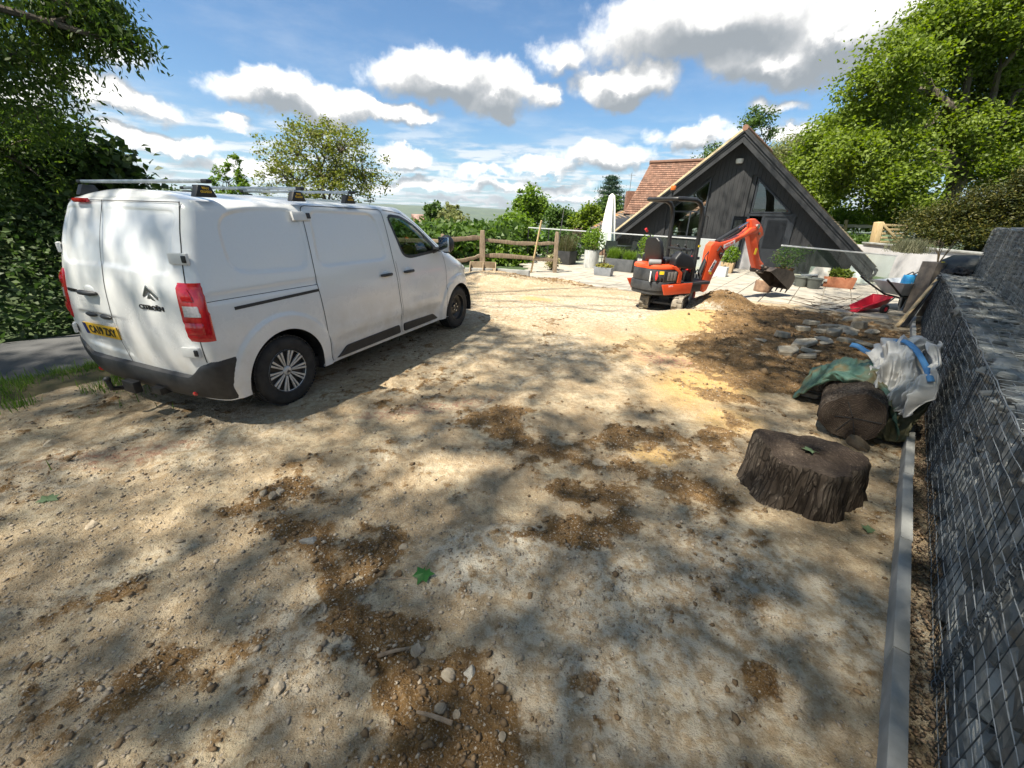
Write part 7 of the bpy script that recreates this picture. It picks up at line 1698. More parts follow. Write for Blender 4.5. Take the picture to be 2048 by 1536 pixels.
L_oak, L_dark, L_lime, L_pale, L_mid, L_blue = [leaf_mat(n_, c_, .45 if n_ in ('oak_leaves', 'lime_leaves') else .35) for n_, c_ in (('oak_leaves', G_oak), ('dark_leaves', G_dark), ('lime_leaves', G_lime), ('pale_leaves', G_pale), ('mid_leaves', G_mid), ('blue_needles', G_blue))]

L_canopy = leaf_mat('canopy_leaves', [(.06, .11, .02), (.09, .15, .03), (.12, .18, .04)], .5)
# ---- unseen ash trees left and behind, crowns shaped to throw the wanted dappled shade
def gpoly(P): return [tuple(G(*p)[:2]) for p in P]
LITP = [(gpoly([(945, 550), (1110, 554), (1270, 575), (1420, 575), (1560, 580), (1660, 590), (1640, 606), (1560, 616), (1480, 640), (1490, 662), (1440, 690), (1370, 690), (1300, 678), (1200, 692), (1130, 675), (1050, 664), (1000, 652), (950, 630)]), 1., .35),
        (gpoly([(1290, 775), (1330, 735), (1420, 722), (1500, 760), (1500, 800), (1420, 835), (1340, 822)]), .95, .15), (gpoly([(1080, 770), (1230, 755), (1290, 795), (1200, 850), (1090, 822)]), .75, .18),
        (gpoly([(0, 905), (300, 872), (690, 862), (740, 884), (420, 962), (60, 1012), (0, 990)]), .46, .25), (gpoly([(640, 775), (900, 722), (1030, 690), (980, 745), (800, 795)]), .7, .2), (gpoly([(1210, 690), (1400, 680), (1330, 735), (1240, 730)]), .5, .2), (gpoly([(900, 800), (1090, 790), (1100, 830), (930, 850)]), .5, .15)]
LITE = [(870, 950, .30, .17, 40, .95), (920, 935, .16, .10, 30, .9), (1160, 1178, .07, .06, 0, 1.), (1045, 1040, .06, .05, 0, .9), (1010, 1010, .08, .05, 0, .8), (1300, 905, .22, .10, 20, .85), (1440, 850, .18, .10, 0, .9), (1500, 905, .12, .06, 0, .8), (600, 955, .35, .08, 30, .8), (430, 1000, .35, .07, 30, .7), (230, 1060, .25, .08, 20, .5), (1395, 905, .14, .07, 0, .8), (800, 1160, .0, .05, 0, .5),
        (640, 1060, .08, .05, 0, .7), (1590, 770, .3, .06, 120, .6), (330, 1290, .09, .2, 80, .45), (1050, 1000, .1, .05, 0, .7), (580, 1200, .2, .1, 30, .5), (1480, 660, .3, .2, 0, .8), (1240, 905, .1, .08, 0, .8), (1560, 720, .25, .06, 130, .6)]
def lit(x, y):
    v = np.zeros_like(x); xw = x+.30*(fbm(x, y, 1.1, 3, 61)-.5)+.12*(fbm(x, y, 4, 2, 62)-.5); yw = y+.30*(fbm(x, y, 1.1, 3, 63)-.5)+.12*(fbm(x, y, 4, 2, 64)-.5)
    for P, k, sf in LITP: v = np.maximum(v, k*sstep(poly_sd(P, xw, yw), sf, -sf))
    for q in LITE:
        if q[2]: v = np.maximum(v, q[5]*ell(xw, yw, q[0], q[1], q[2]*1.3, q[3]*1.3, q[4], .4))
    far = sstep(y, 11.0, 12.0)*np.where((x > 8.2)&(y > 13.0)&(y < 19.5), .10, np.where((x > 8.6)&(y < 19), .45, 1.)); v = np.maximum(v, far)
    mid = sstep(y, 9.0, 10.0)*sstep(x, 7.4, 8.2)*.55; v = np.maximum(v, mid)
    fl = np.maximum(sstep(fbm(x*.9+y*.3, y, 2.1, 3, 91), .63, .70)*.38, sstep(fbm(x, y, 5.0, 2, 97), .58, .72)*.30); v = np.maximum(v, fl*sstep(np.hypot(x+.5, y-3.5), 5.5, 3))
    vanp = ell(x, y, 520, 640, 1.9, 2.2, 60, .3); v = np.maximum(v, .35*vanp*sstep(fbm(x, y, 1.5, 3, 95), .44, .60))
    back = sstep(fbm(x, y, 1.7, 3, 96), .48, .60)*.32*sstep(np.hypot(x+3.0, y-3.4), 1.15, .6); v = np.maximum(v, back)      # flecks on the van's rear doors
    v = v*(1-.92*sstep(offw(x, y), .15, .7)*sstep(y, 10.5, 9))
    return np.clip(v, 0, 1)
rg = np.random.default_rng(11); n = 1500
gx, gy = np.meshgrid(np.arange(-9, 12.5, .36), np.arange(-4.5, 18.5, .36)); gx = gx.ravel()+rg.uniform(-.18, .18, gx.size); gy = gy.ravel()+rg.uniform(-.18, .18, gy.size); k = (rg.uniform(0, 1, gx.size) > .9*lit(gx, gy))&((gx > -5.2)|(gy < 4.4)); gx, gy = gx[k], gy[k]
zc = rg.uniform(13, 21, len(gx)); C = np.stack([gx-SX*zc, gy-SY*zc, zc], 1); per = 56
idx = np.repeat(np.arange(len(C)), per); P = C[idx]+rg.normal(0, 1, (len(idx), 3))*np.array([.42, .42, .30])
gx, gy = P[:, 0]+SX*P[:, 2], P[:, 1]+SY*P[:, 2]; k = rg.uniform(0, 1, len(P)) > 1.05*lit(gx, gy)
px, py = PR(P); dpt = (P-np.array([0, 0, CH]))@FW; inview = (dpt > .1)&(px > -60)&(px < 2110)&(py > -120)&(py < 1600); P = P[k & ~inview]
def outv(p): a, b = PR(p); d = (np.array(p)-np.array([0, 0, CH]))@FW; return not (d > 0 and -40 < a < 2090 and b > -60)
TR = [((-9.2, -7.0), 'great leafy ash tree behind the camera, crown shaped to shade the yard'), ((-10.6, 5.2), 'tall unseen ash tree beside the lane, crown shaped to shade the yard'), ((-15.5, -9.5), 'broad leafy ash tree farther down the lane behind the camera, crown shaped to shade the yard')]
tp_ = np.array([t_[0] for t_ in TR]); own = np.argmin(((P[:, None, :2]-tp_[None])**2).sum(2)+np.array([0, 6, 0]), axis=1)
for i_, (b_, lb_) in enumerate(TR):
    t = thing('ash_tree', lb_, 'tree', (b_[0], b_[1], 0), 0, 'tall ash trees over the yard'); Q = P[own == i_]
    V, F = leaves(Q, .165, .095, rg, .25); np_mesh('crown', V-np.array([b_[0], b_[1], 0]), F, L_canopy, t)
    mb = MB(); q = limb(mb, (b_[0], b_[1], -.2), (b_[0]+.4, b_[1]+.3, 19), .48, .14, rg, 8, 0, 12); mb.build('trunk', m_trunk, t, smooth=True, world=True)
    mb = MB()
    for c in Q[rg.choice(len(Q), 22, False)]:
        s_ = q[int(rg.integers(4, 9))]
        if all(outv(np.array(s_)*(1-f)+c*f) for f in (0, .25, .5, .75, 1)): limb(mb, s_, c, .035, .008, rg, 6, .06, 6)
    mb.build('branches', m_trunk, t, smooth=True, world=True)

# ---- the trees and hedge seen at the left edge
lobesL = [blob(20, 110, 6.2, 110, 110), blob(-60, 30, 6.0, 160, 120), blob(60, 215, 6.6, 80, 60), blob(0, 300, 7.0, 120, 80), blob(-60, 200, 7.4, 140, 180)]
tree('ash_tree', 'dark leafy ash tree at the left edge reaching above the van', 'tree', (-9.6, 4.2, 0), lobesL, leaf_mat('ash_leaves', [(.040, .075, .016), (.062, .105, .022), (.090, .140, .028), (.130, .185, .036)], .45), 210, 105, .31, .088, .030, .11, 21, 'trees along the lane', droop=.5, twigs=80, trunk_top=(-11.2, 4.0, 7))
lobesB = [blob(165, 20, 6.0, 62, 34), blob(215, 62, 6.0, 42, 30), blob(255, 92, 6.0, 30, 14), blob(130, 60, 6.1, 60, 36)]
tree('ash_tree', 'ash tree beside the lane whose drooping branch hangs into the top left of the sky', 'tree', (-9.9, 2.6, 0), lobesB, bpy.data.materials['ash_leaves'], 70, 80, .20, .085, .028, .2, 22, 'trees along the lane', droop=.7, trunk_top=(-8.2, 4.8, 6.2), twigs=40)
lobesS = [blob(188, 330, 8.2, 56, 32), blob(110, 305, 8.4, 55, 45), blob(140, 365, 8.4, 70, 34), blob(60, 390, 8.6, 110, 60)]
tree('sycamore', 'dark sycamore sapling spreading just behind the van roof at the left', 'tree', (-10.5, 8.4, .4), lobesS, L_dark, 260, 46, .30, .15, .12, .12, 23, 'trees along the lane', droop=.2)
lobesH = [blob(-140, 520, 7.6, 140, 150), blob(-20, 480, 8.6, 120, 120), blob(80, 470, 9.4, 90, 105), blob(60, 560, 8.8, 110, 60), blob(150, 500, 10.5, 50, 80), blob(40, 400, 9.6, 110, 70)]
tree('hedge', 'tall dark overgrown hedge bank behind the lane at the left', 'hedge', (-11.5, 9.6, .5), lobesH, L_dark, 420, 95, .42, .125, .08, .12, 24, droop=.25)
# undergrowth and grass: uncountable
def strip_pts(n, d0, d1, t0, t1, hmax, rg, pw=1.6):
    i = rg.integers(int(t0*89), int(t1*89), n); side = -1; d = rg.uniform(d0, d1, n); x = lc[i, 0]+nn[i, 0]*side*d+rg.normal(0, .12, n); y = lc[i, 1]+nn[i, 1]*side*d+rg.normal(0, .12, n)
    z = land(x, y)+hmax*(.25+.75*sstep(d, d0, d0+1.2))*rg.uniform(0, 1, n)**pw*(.6+.8*fbm(x, y, 1.2, 3, 44)); return np.stack([x, y, z], 1)
P = strip_pts(30000, 1.0, 4.6, .02, .62, 1.15, rg, 1.1); V, F = leaves(P, .11, .06, rg, .1); tag(np_mesh('undergrowth', V, F, leaf_mat('nettle_leaves', [(.022, .045, .012), (.045, .085, .022), (.075, .12, .035), (.14, .18, .09)], .3)), 'green nettles and cow parsley growing along the far side of the lane', kind='stuff')
def blades(P, h, w_, rg, lean=.35):
    n = len(P); a = rg.uniform(0, 6.283, n); H = h*rg.uniform(.5, 1.3, n); d = np.stack([np.cos(a), np.sin(a), 0*a], 1); l = lean*rg.uniform(.2, 1.6, n)*H; s = np.stack([-np.sin(a), np.cos(a), 0*a], 1)*w_/2; up_ = np.array([0, 0, 1.])
    V = np.stack([P-s, P+s, P+up_*(H*.6)[:, None]+d*(l*.4)[:, None]+s*.7, P+up_*(H*.6)[:, None]+d*(l*.4)[:, None]-s*.7, P+up_*H[:, None]+d*l[:, None]], 1)
    F = np.arange(n)[:, None]*5; return V.reshape(-1, 3), np.concatenate([np.concatenate([F, F+1, F+2, F+3], 1), np.concatenate([F+3, F+2, F+4, F+4], 1)[:, [0, 1, 2, 3]]]) if False else (V.reshape(-1, 3), np.concatenate([np.concatenate([F, F+1, F+2], 1), np.concatenate([F, F+2, F+3], 1), np.concatenate([F+3, F+2, F+4], 1)]))[1]
L_grass = leaf_mat('grass_blades', [(.075, .14, .022), (.11, .19, .032), (.16, .235, .055)], .4, .6)
n = 80000; i = rg.integers(3, 62, n); d = np.abs(rg.normal(0, .55, n))+.95; x = lc[i, 0]+nn[i, 0]*d+rg.normal(0, .1, n); y = lc[i, 1]+nn[i, 1]*d+rg.normal(0, .1, n)
k = (fbm(x, y, 1.3, 3, 71)+.25*(d < 1.3) > .40)&(d > 1.12); x, y, d = x[k], y[k], d[k]; V, F = blades(np.stack([x, y, np.full(len(x), -.02)], 1), .13, .008, rg); tag(np_mesh('verge_grass', V, F, L_grass), 'short green grass verge between the lane and the dirt yard', kind='stuff')
V = []; m_v = pm('verge_soil', (.05, .055, .02), (.13, .10, .055), 9, .95, bump=.5)
vv_ = np.linspace(.86, 1.75, 6); X = lc[:64, None, 0]+nn[:64, None, 0]*vv_; Y = lc[:64, None, 1]+nn[:64, None, 1]*vv_; Z = .012+.035*np.sin(np.linspace(0, math.pi, 6))[None]+.02*(fbm(X, Y, 3, 3, 8)-.5)-.09*sstep(np.abs(np.linspace(-1, 1, 6))[None]+0*X, .75, 1)
ii, jj = np.meshgrid(np.arange(63), np.arange(5), indexing='ij'); F = np.stack([ii*6+jj, ii*6+jj+1, (ii+1)*6+jj+1, (ii+1)*6+jj], -1).reshape(-1, 4)
tag(np_mesh('verge', np.stack([X, Y, Z], -1).reshape(-1, 3), F, m_v, smooth=True), 'earth verge beside the lane', kind='structure')

# ---- trees beyond the fence and behind the houses
tree('sparse_tree', 'broad sparse tree in young yellow leaf showing through above the van roof', 'tree', AT(645, 452, 30)-Vector((0, 0, 2)), [blob(600, 310, 30, 78, 55), blob(680, 305, 30, 70, 60), blob(640, 275, 30, 65, 35), blob(725, 355, 30, 62, 55), blob(580, 365, 30, 65, 35), blob(660, 370, 30, 80, 40)], leaf_mat('young_leaves', [(.12, .15, .022), (.16, .19, .03), (.19, .21, .045), (.15, .14, .05)], .4), 300, 40, .42, .17, .11, .22, 31, twigs=190, droop=.1)
t = tree('young_conifer', 'upright young ginkgo like tree with stiff shoots behind the van roof bars', 'tree', AT(462, 452, 17)-Vector((0, 0, 1)), [blob(472, 320, 17, 8, 26), blob(440, 345, 17, 10, 16), blob(425, 362, 17, 8, 10), blob(455, 340, 17, 8, 18), blob(490, 372, 17, 14, 12), blob(465, 385, 17, 30, 14), blob(478, 355, 17, 10, 14)], L_lime, 90, 30, .075, .10, .05, .045, 32, twigs=60)
TL = [('bush_tree', 'dark rounded bush tree just right of the van bonnet', 868, 424, 24, 20, 34, 'm', 90), ('pale_bush', 'yellowish scrubby bush beyond the van mirror', 905, 455, 40, 34, 24, 'p', 130), ('wispy_tree', 'thin wispy grey green tree beyond the van bonnet', 905, 428, 22, 22, 28, 'p', 40),
      ('airy_tree', 'tall airy pale green tree standing above the bright green bush', 1062, 410, 38, 34, 34, 'l', 150), ('green_bush', 'bright lime green bushy tree behind the fence rails', 1030, 470, 56, 40, 19, 'L', 260), ('wispy_tree', 'loose grey green tree right of the airy tree', 1125, 440, 40, 34, 30, 'm', 130), ('green_bush', 'low bright green bush under the fence rails', 1010, 515, 50, 22, 17, 'L', 160), ('green_bush', 'green bush behind the cube planter', 1120, 490, 42, 32, 18.5, 'm', 140),
      ('leafy_tree', 'mid green leafy tree left of the tiled outhouse', 1175, 445, 34, 38, 27, 'o', 150), ('leafy_tree', 'dark tree below the blue cedar', 1215, 425, 36, 30, 31, 'm', 130), ('yellow_bush', 'olive yellow bush left of the fence corner', 915, 500, 36, 30, 18, 'p', 160), ('green_bush', 'dull green bush behind the fence corner post', 952, 470, 30, 26, 22, 'm', 110)]
MT = dict(m=L_mid, p=L_pale, l=L_lime, L=L_lime, o=L_oak, d=L_dark)
for k, (nm, lb_, px, py, rx, ry, Y, mt, ncl) in enumerate(TL):
    c, r = blob(px, py, Y, rx, ry); lob = [((c[0]+r[0]*dx, c[1]+r[1]*dy*.4, c[2]+r[2]*dz), (r[0]*q, r[0]*q, r[2]*q)) for dx, dy, dz, q in ((0, 0, .25, .72), (-.42, .3, -.2, .6), (.42, -.3, -.25, .6), (.1, .5, -.45, .65))]
    b_ = (c[0], c[1], c[2]-r[2]*1.9); tree(nm, lb_, 'tree' if 'tree' in nm else 'bush', b_, lob, MT[mt], ncl, 34, r[0]*.20, .012*Y**.75+.04, .009*Y**.75+.03, .05+.02*r[0], 40+k, 'trees and bushes below the fence', twigs=36)
# blue cedar: tiered flat branches
cb = AT(1222, 460, 33); ct_ = AT(1224, 352, 33); cd = thing('cedar', 'blue green cedar with tiered drooping branches behind the parasol', 'tree', cb)
mb = MB(); mb.tube([cb, cb.lerp(ct_, .5), ct_], [.20, .12, .02], 8); mb.build('trunk', m_trunk, cd, smooth=True, world=True)
rg2 = np.random.default_rng(5); mb = MB(); PP = []
H_ = (ct_-cb).length
for k in range(9):
    f = .22+.74*k/8; r_ = (1-f)**.75*1.75+.15; z = cb.z+(ct_.z-cb.z)*f; cxy = cb.lerp(ct_, f)
    for j in range(7):
        a = j*.9+k*1.7+rg2.uniform(-.2, .2); L_ = r_*rg2.uniform(.6, 1.15); e_ = Vector((math.cos(a)*L_, math.sin(a)*L_, L_*rg2.uniform(.02, .25))); mb.tube([cxy, cxy+e_*.5+Vector((0, 0, .03)), cxy+e_], [.035, .022, .008], 5)
        s = rg2.uniform(.15, 1, 190); PP.append(np.array(cxy)+np.array(e_)*s[:, None]+rg2.normal(0, 1, (190, 3))*np.array([.11, .11, .05])*(.5+s)[:, None])
mb.build('branches', m_trunk, cd, world=True); V, F = leaves(np.concatenate(PP), .15, .05, rg2, .1); np_mesh('crown', V-np.array(cb), F, L_blue, cd)
# big oak and its neighbours to the right
lobO = []
for q in [(1738, 175, 45, 34), (1800, 120, 60, 46), (1760, 235, 60, 40), (1870, 60, 66, 50), (1850, 150, 55, 44), (1940, 20, 80, 52), (1930, 110, 62, 46), (2010, 80, 66, 60), (2060, 10, 70, 60), (2000, 180, 60, 46), (2060, 170, 60, 60), (1715, 300, 48, 34), (1790, 300, 55, 34), (1850, 235, 52, 36), (1955, 255, 44, 30), (2030, 265, 60, 40), (1680, 350, 50, 28), (1745, 362, 60, 24), (1820, 345, 55, 26), (1800, 400, 70, 18), (1900, 315, 44, 26), (1975, 335, 60, 28), (2050, 345, 60, 30), (2120, 240, 70, 90), (2130, 80, 80, 90)]: lobO.append(blob(q[0], q[1], 22+rg.uniform(-2.2, 1.6), q[2], q[3]))
ob = AT(1895, 440, 22); tree('oak_tree', 'huge spreading oak in fresh leaf filling the upper right', 'tree', (ob.x, ob.y, 1.2), lobO, L_oak, 820, 140, .58, .165, .10, .50, 51, 'broadleaved trees behind the house', twigs=240, trunk_top=tuple(AT(1930, 200, 22.5)), droop=.25)
lob2 = [blob(1660, 290, 26, 55, 45), blob(1640, 350, 26, 60, 50), blob(1700, 250, 27, 40, 28), blob(1620, 400, 25.5, 50, 40)]
b2 = AT(1650, 440, 26); tree('broadleaved_tree', 'dense mid green tree standing behind the right slope of the roof', 'tree', (b2.x, b2.y, 1.2), lob2, L_oak, 330, 70, .55, .20, .13, .26, 52, 'broadleaved trees behind the house', twigs=60)
lob3 = [blob(1585, 305, 34, 45, 28), blob(1560, 330, 34, 40, 26)]
b3 = AT(1580, 420, 34); tree('willow_tree', 'pale willow like tree behind the gable roof', 'tree', (b3.x, b3.y, .5), lob3, L_pale, 150, 60, .6, .22, .07, .2, 53, 'broadleaved trees behind the house', twigs=40)
lob4 = [blob(1520, 235, 29, 30, 18), blob(1505, 255, 29, 22, 16), blob(1432, 300, 29, 24, 12), blob(1540, 262, 29, 20, 14), blob(1410, 322, 29, 22, 10)]
b4 = AT(1500, 440, 29); tree('airy_tree', 'thin airy tree whose top shows above the gable ridge', 'tree', (b4.x, b4.y, .3), lob4, L_mid, 70, 34, .32, .16, .09, .14, 54, 'broadleaved trees behind the house', twigs=60)
# yew hedge, bank shrubs, tufts of long grass on the bank above the wall
lobY = [blob(1872+i*38, 445-i*10+4*math.sin(i*2), 15.0-i*.35, 48, 34+i*4, 1.2) for i in range(7)]+[blob(1850+i*36, 474-i*3, 14.6-i*.3, 40, 20, 1.2) for i in range(6)]
yb = AT(1950, 480, 14.5); tree('yew_hedge', 'dark green and golden yew hedge on the bank above the gabion wall', 'hedge', (yb.x, yb.y, 1.1), lobY, leaf_mat('yew_needles', [(.020, .030, .006), (.035, .046, .009), (.065, .068, .012), (.12, .105, .018)], .12), 560, 85, .26, .10, .030, .10, 55, twigs=30, droop=-.1)
P = []
for s_ in np.arange(RWL*.66, RWL-1.0, .22):
    c = RW0+zv*1.10+RWD*float(s_)-RWO*random.uniform(1.2, 2.0); P.append(np.array(c)+rg.normal(0, 1, (300, 3))*np.array([.16, .16, .015]))
V, F = blades(np.concatenate(P), .30, .010, rg, .7); tag(np_mesh('long_grass', V, F, leaf_mat('dry_grass', [(.10, .11, .055), (.15, .155, .09), (.20, .19, .12)], .25, .7)), 'tufts of long grey green grass on the bank above the retaining wall', kind='stuff')
for k, (px, py, Y, rx, ry, mt, lb_) in enumerate(((1690, 437, 24, 40, 16, L_lime, 'bright low shrub behind the paddock fence'), (1740, 440, 25, 40, 16, L_oak, 'mid green shrub behind the field gate'), (1790, 442, 21, 36, 14, L_lime, 'yellow green shrub beside the field gate'), (1835, 425, 22, 40, 26, L_dark, 'dark shrub under the oak'), (1700, 485, 19.5, 38, 7, L_mid, 'clump of green strap leaved plants below the paddock fence'))):
    c, r = blob(px, py, Y, rx, ry); tree('shrub', lb_, 'shrub', (c[0], c[1], c[2]-r[2]), [(c, (r[0], r[0], r[2]))], mt, 60, 40, .30, .16, .09, .04, 70+k, 'shrubs by the paddock', twigs=14)
# far woods: thousands of crowns merging into one mass
ico = np.array([v.co[:] for v in (lambda b: (bmesh.ops.create_icosphere(b, subdivisions=1, radius=1), b)[1])(bmesh.new()).verts]); bmt = bmesh.new(); bmesh.ops.create_icosphere(bmt, subdivisions=1, radius=1); icf = np.array([[v.index for v in f.verts] for f in bmt.faces])
n = 9000; r_ = np.exp(rg.uniform(math.log(60), math.log(2600), n)); a_ = rg.uniform(-1.05, .75, n); x, y = r_*np.sin(a_), r_*np.cos(a_); k = fbm(x, y, .004, 3, 18)+.10*(r_ < 250) > .39; x, y, r_ = x[k], y[k], r_[k]; n = len(x)
sz = rg.uniform(3.2, 6.5, n)*(1+sstep(r_, 300, 2000)*2.2); z = land(x, y)+sz*.35
V = np.stack([x, y, z], 1)[:, None]+ico[None]*(sz[:, None, None]*np.array([1, 1, .85]))*(1+rg.uniform(-.28, .28, (n, len(ico), 1))); F = icf[None]+(np.arange(n)*len(ico))[:, None, None]
tag(np_mesh('far_woods', V.reshape(-1, 3), F.reshape(-1, 3), pm('wood_mass', (.020, .042, .012), (.055, .090, .022), .25, .95, island=.45)), 'woods and hedgerow trees filling the valley', kind='stuff')
# leafy edge on the nearest of them
n = 80000; r_ = np.exp(rg.uniform(math.log(16.3), math.log(110), n)); a_ = rg.uniform(-.62, .40, n); x, y = r_*np.sin(a_), r_*np.cos(a_); z = land(x, y)+rg.uniform(0, 1, n)**.6*(.45+.045*(r_-16)+1.6*fbm(x, y, .12, 3, 19)); k = (x < .3)|(y > 28); x, y, z = x[k], y[k], z[k]; V, F = leaves(np.stack([x, y, z], 1), .26, .17, rg, .1); tag(np_mesh('hillside_scrub', V, F, L_mid), 'mixed scrub covering the slope below the yard', kind='stuff')

# ------------------------------------------------------------------ pots and planters on the patio
def pot_plant(name, label, cat, px, py, parts, group=None, rz=None, z0=.02):
    p = Vector(G(px, py)); t = thing(name, label, cat, (p.x, p.y, z0), -GA if rz is None else rz, group); parts(t); return t
def tuft(par, nm, c, r, n, ln, wd, mat, kind_='leaf', seed=1, h=None):
    q = np.random.default_rng(seed); c = np.array(c)
    if kind_ == 'leaf':
        d = q.normal(0, 1, (n, 3)); d /= np.linalg.norm(d, axis=1)[:, None]; P = c+d*(q.uniform(.1, 1, n)**.45)[:, None]*np.array(r); V, F = leaves(P, ln, wd, q, -.1)
    else:
        P = c+q.uniform(-1, 1, (n, 3))*np.array([r[0], r[1], .01]); V, F = blades(P, h, wd, q, .5)
    return np_mesh(nm, V, F, mat, par)
m_zinc = pm('weathered_zinc', (.30, .31, .30), (.58, .59, .57), 5, .6, .3, c3=(.44, .45, .44), stretch=(1, 1, .4), bump=.1)
m_slp = pm('grey_planter', (.055, .06, .065), (.11, .115, .12), 5, .7, bump=.2); m_lt = pm('light_grey_planter', (.16, .175, .19), (.24, .25, .27), 6, .6)
def zinc(h, r):
    def f(t):
        MB().lathe([(r*.98, 0), (r, .02), (r, h), (r*.94, h), (r*.93, h-.06), (0, h-.06)], 26, cap=True).build('pot', m_zinc, t, smooth=True)
    return f
def with_(f, *g):
    def h(t):
        f(t); [x(t) for x in g]
    return h
def bush(c, r, n, ln, wd, mat, seed): return lambda t: tuft(t, 'foliage', c, r, n, ln, wd, mat, 'leaf', seed)
def stems(c, h, r, n=7): 
    def f(t):
        mb = MB(); q = random.Random(n)
        for k in range(n): mb.tube([c, (c[0]+q.uniform(-r, r)*.5, c[1]+q.uniform(-r, r)*.5, c[2]+h*.5), (c[0]+q.uniform(-r, r), c[1]+q.uniform(-r, r), c[2]+h)], [.012, .008, .003], 5)
        mb.build('stems', bpy.data.materials['dry_stem'], t)
    return f
def trough(L, D, h, mat, lip=.02):
    def f(t):
        P = [(-L/2, -D/2), (L/2, -D/2), (L/2, D/2), (-L/2, D/2)]; mb = MB(); v = []
        for k, (s_, z) in enumerate(((.90, 0), (1, h), (.92, h), (.90, h-.05))): v += [(p[0]*s_, p[1]*s_, z) for p in P]
        mb.add(v, [(3, 2, 1, 0)]+[(k*4+i, k*4+(i+1) % 4, (k+1)*4+(i+1) % 4, (k+1)*4+i) for k in range(3) for i in range(4)]+[(12, 13, 14, 15)]); mb.build('trough', mat, t, bevel=.008)
    return f
pot_plant('zinc_planter', 'tall zinc cylinder planter with a bushy bay shrub left of the parasol', 'planter', 1181, 536, with_(zinc(.62, .27), bush((0, 0, 1.0), (.42, .42, .42), 620, .13, .05, L_lime, 1), stems((0, 0, .5), .5, .25)), 'zinc planters on the patio')
pot_plant('zinc_planter', 'zinc planter with purple stemmed plant, farthest along the glass', 'planter', 1148, 513, with_(zinc(.55, .30), bush((0, 0, .9), (.34, .34, .40), 260, .12, .04, leaf_mat('purple_leaves', [(.10, .05, .06), (.14, .09, .07), (.08, .10, .04)]), 2), stems((0, 0, .5), .7, .3)), 'zinc planters on the patio')
pot_plant('zinc_planter', 'zinc cylinder planter with leafy shrub half hidden behind the excavator seat', 'planter', 1283, 549, with_(zinc(.50, .20), bush((.05, .0, .85), (.30, .30, .40), 420, .12, .05, L_lime, 3), stems((0, 0, .4), .6, .2)), 'zinc planters on the patio')
pot_plant('cube_planter', 'black cube planter with grassy reddish plants by the last fence post', 'planter', 1132, 529, with_(trough(.60, .60, .50, pm('black_planter', (.02, .021, .022), (.04, .04, .042), 6, .5)), lambda t: tuft(t, 'foliage', (0, 0, .45), (.28, .28), 500, 0, .012, leaf_mat('reddish_grass', [(.07, .10, .03), (.12, .10, .05), (.10, .13, .05)]), 'blade', 4, .62)))
pot_plant('lavender_trough', 'large dark grey trough with two clumps of lavender', 'planter', 1240, 543, with_(trough(1.05, .45, .42, m_slp), lambda t: tuft(t, 'foliage', (-.28, 0, .40), (.20, .17), 900, 0, .010, L_lime, 'blade', 5, .34), lambda t: tuft(t, 'foliage', (.28, 0, .40), (.20, .17), 800, 0, .010, L_lime, 'blade', 6, .28)))
pot_plant('window_trough', 'small light grey trough with yellow leaved plants in front of the lavender trough', 'planter', 1206, 552, with_(trough(.62, .24, .26, m_lt), lambda t: tuft(t, 'foliage', (0, 0, .28), (.30, .11, .08), 420, .07, .05, leaf_mat('yellow_leaves', [(.22, .21, .05), (.30, .27, .07), (.16, .20, .05)]), 'leaf', 7), stems((0, 0, .2), .5, .1, 4)))
pot_plant('variegated_shrub', 'small cream variegated shrub at the foot of the last fence post', 'shrub', 1103, 541, with_(lambda t: tuft(t, 'foliage', (0, 0, .28), (.28, .26, .26), 420, .10, .05, leaf_mat('cream_leaves', [(.30, .27, .14), (.40, .36, .20), (.12, .16, .05)]), 'leaf', 8), stems((0, 0, .0), .4, .2)))
def bowl(r, h, mat): return lambda t: MB().lathe([(r*.70, 0), (r*.98, h*.92), (r*1.06, h*.93), (r*1.06, h), (r*.96, h), (r*.88, h-.05), (0, h-.05)], 26).build('pot', mat, t, smooth=True)
m_pot = pm('sage_pot', (.085, .095, .085), (.125, .135, .12), 6, .6)
pot_plant('grey_pot', 'grey green plastic pot, left of the pair before the glass', 'pot', 1600, 574, bowl(.21, .29, m_pot), 'pair of grey green pots')
pot_plant('grey_pot', 'grey green plastic pot, right of the pair before the glass', 'pot', 1625, 578, bowl(.20, .29, m_pot), 'pair of grey green pots')
pot_plant('terracotta_trough', 'rectangular terracotta trough of yellow green plants before the glass', 'planter', 1674, 576, with_(trough(.78, .34, .30, M['terracotta']), lambda t: tuft(t, 'foliage', (-.05, 0, .36), (.34, .15, .18), 480, .10, .06, leaf_mat('lime_herb', [(.14, .20, .03), (.22, .26, .05), (.10, .15, .03)]), 'leaf', 9)))
pot_plant('terracotta_pot', 'terracotta pot with dark spreading shrub behind the digger bucket', 'planter', 1562, 563, with_(bowl(.26, .40, pm('dark_terracotta', (.14, .055, .03), (.24, .10, .055), 6, .85)), bush((0, 0, .72), (.46, .42, .34), 620, .09, .028, L_mid, 10), bush((.42, -.1, .95), (.34, .12, .12), 90, .09, .028, L_mid, 14), stems((0, 0, .3), .6, .4)))
def crate(t):
    mb = MB(); L, D, h = .46, .34, .30
    for a, b in (((-L/2, -D/2), (L/2, -D/2)), ((L/2, -D/2), (L/2, D/2)), ((L/2, D/2), (-L/2, D/2)), ((-L/2, D/2), (-L/2, -D/2))): mb.bar((a[0], a[1], h/2), (b[0], b[1], h/2), .012, h)
    mb.box((0, 0, .01), (L, D, .015)); mb.build('bin', pm('cloudy_plastic', (.42, .44, .45), (.60, .62, .62), 9, .4), t)
pot_plant('plastic_crate', 'cloudy plastic storage crate beside the open door', 'crate', 1437, 553, crate)
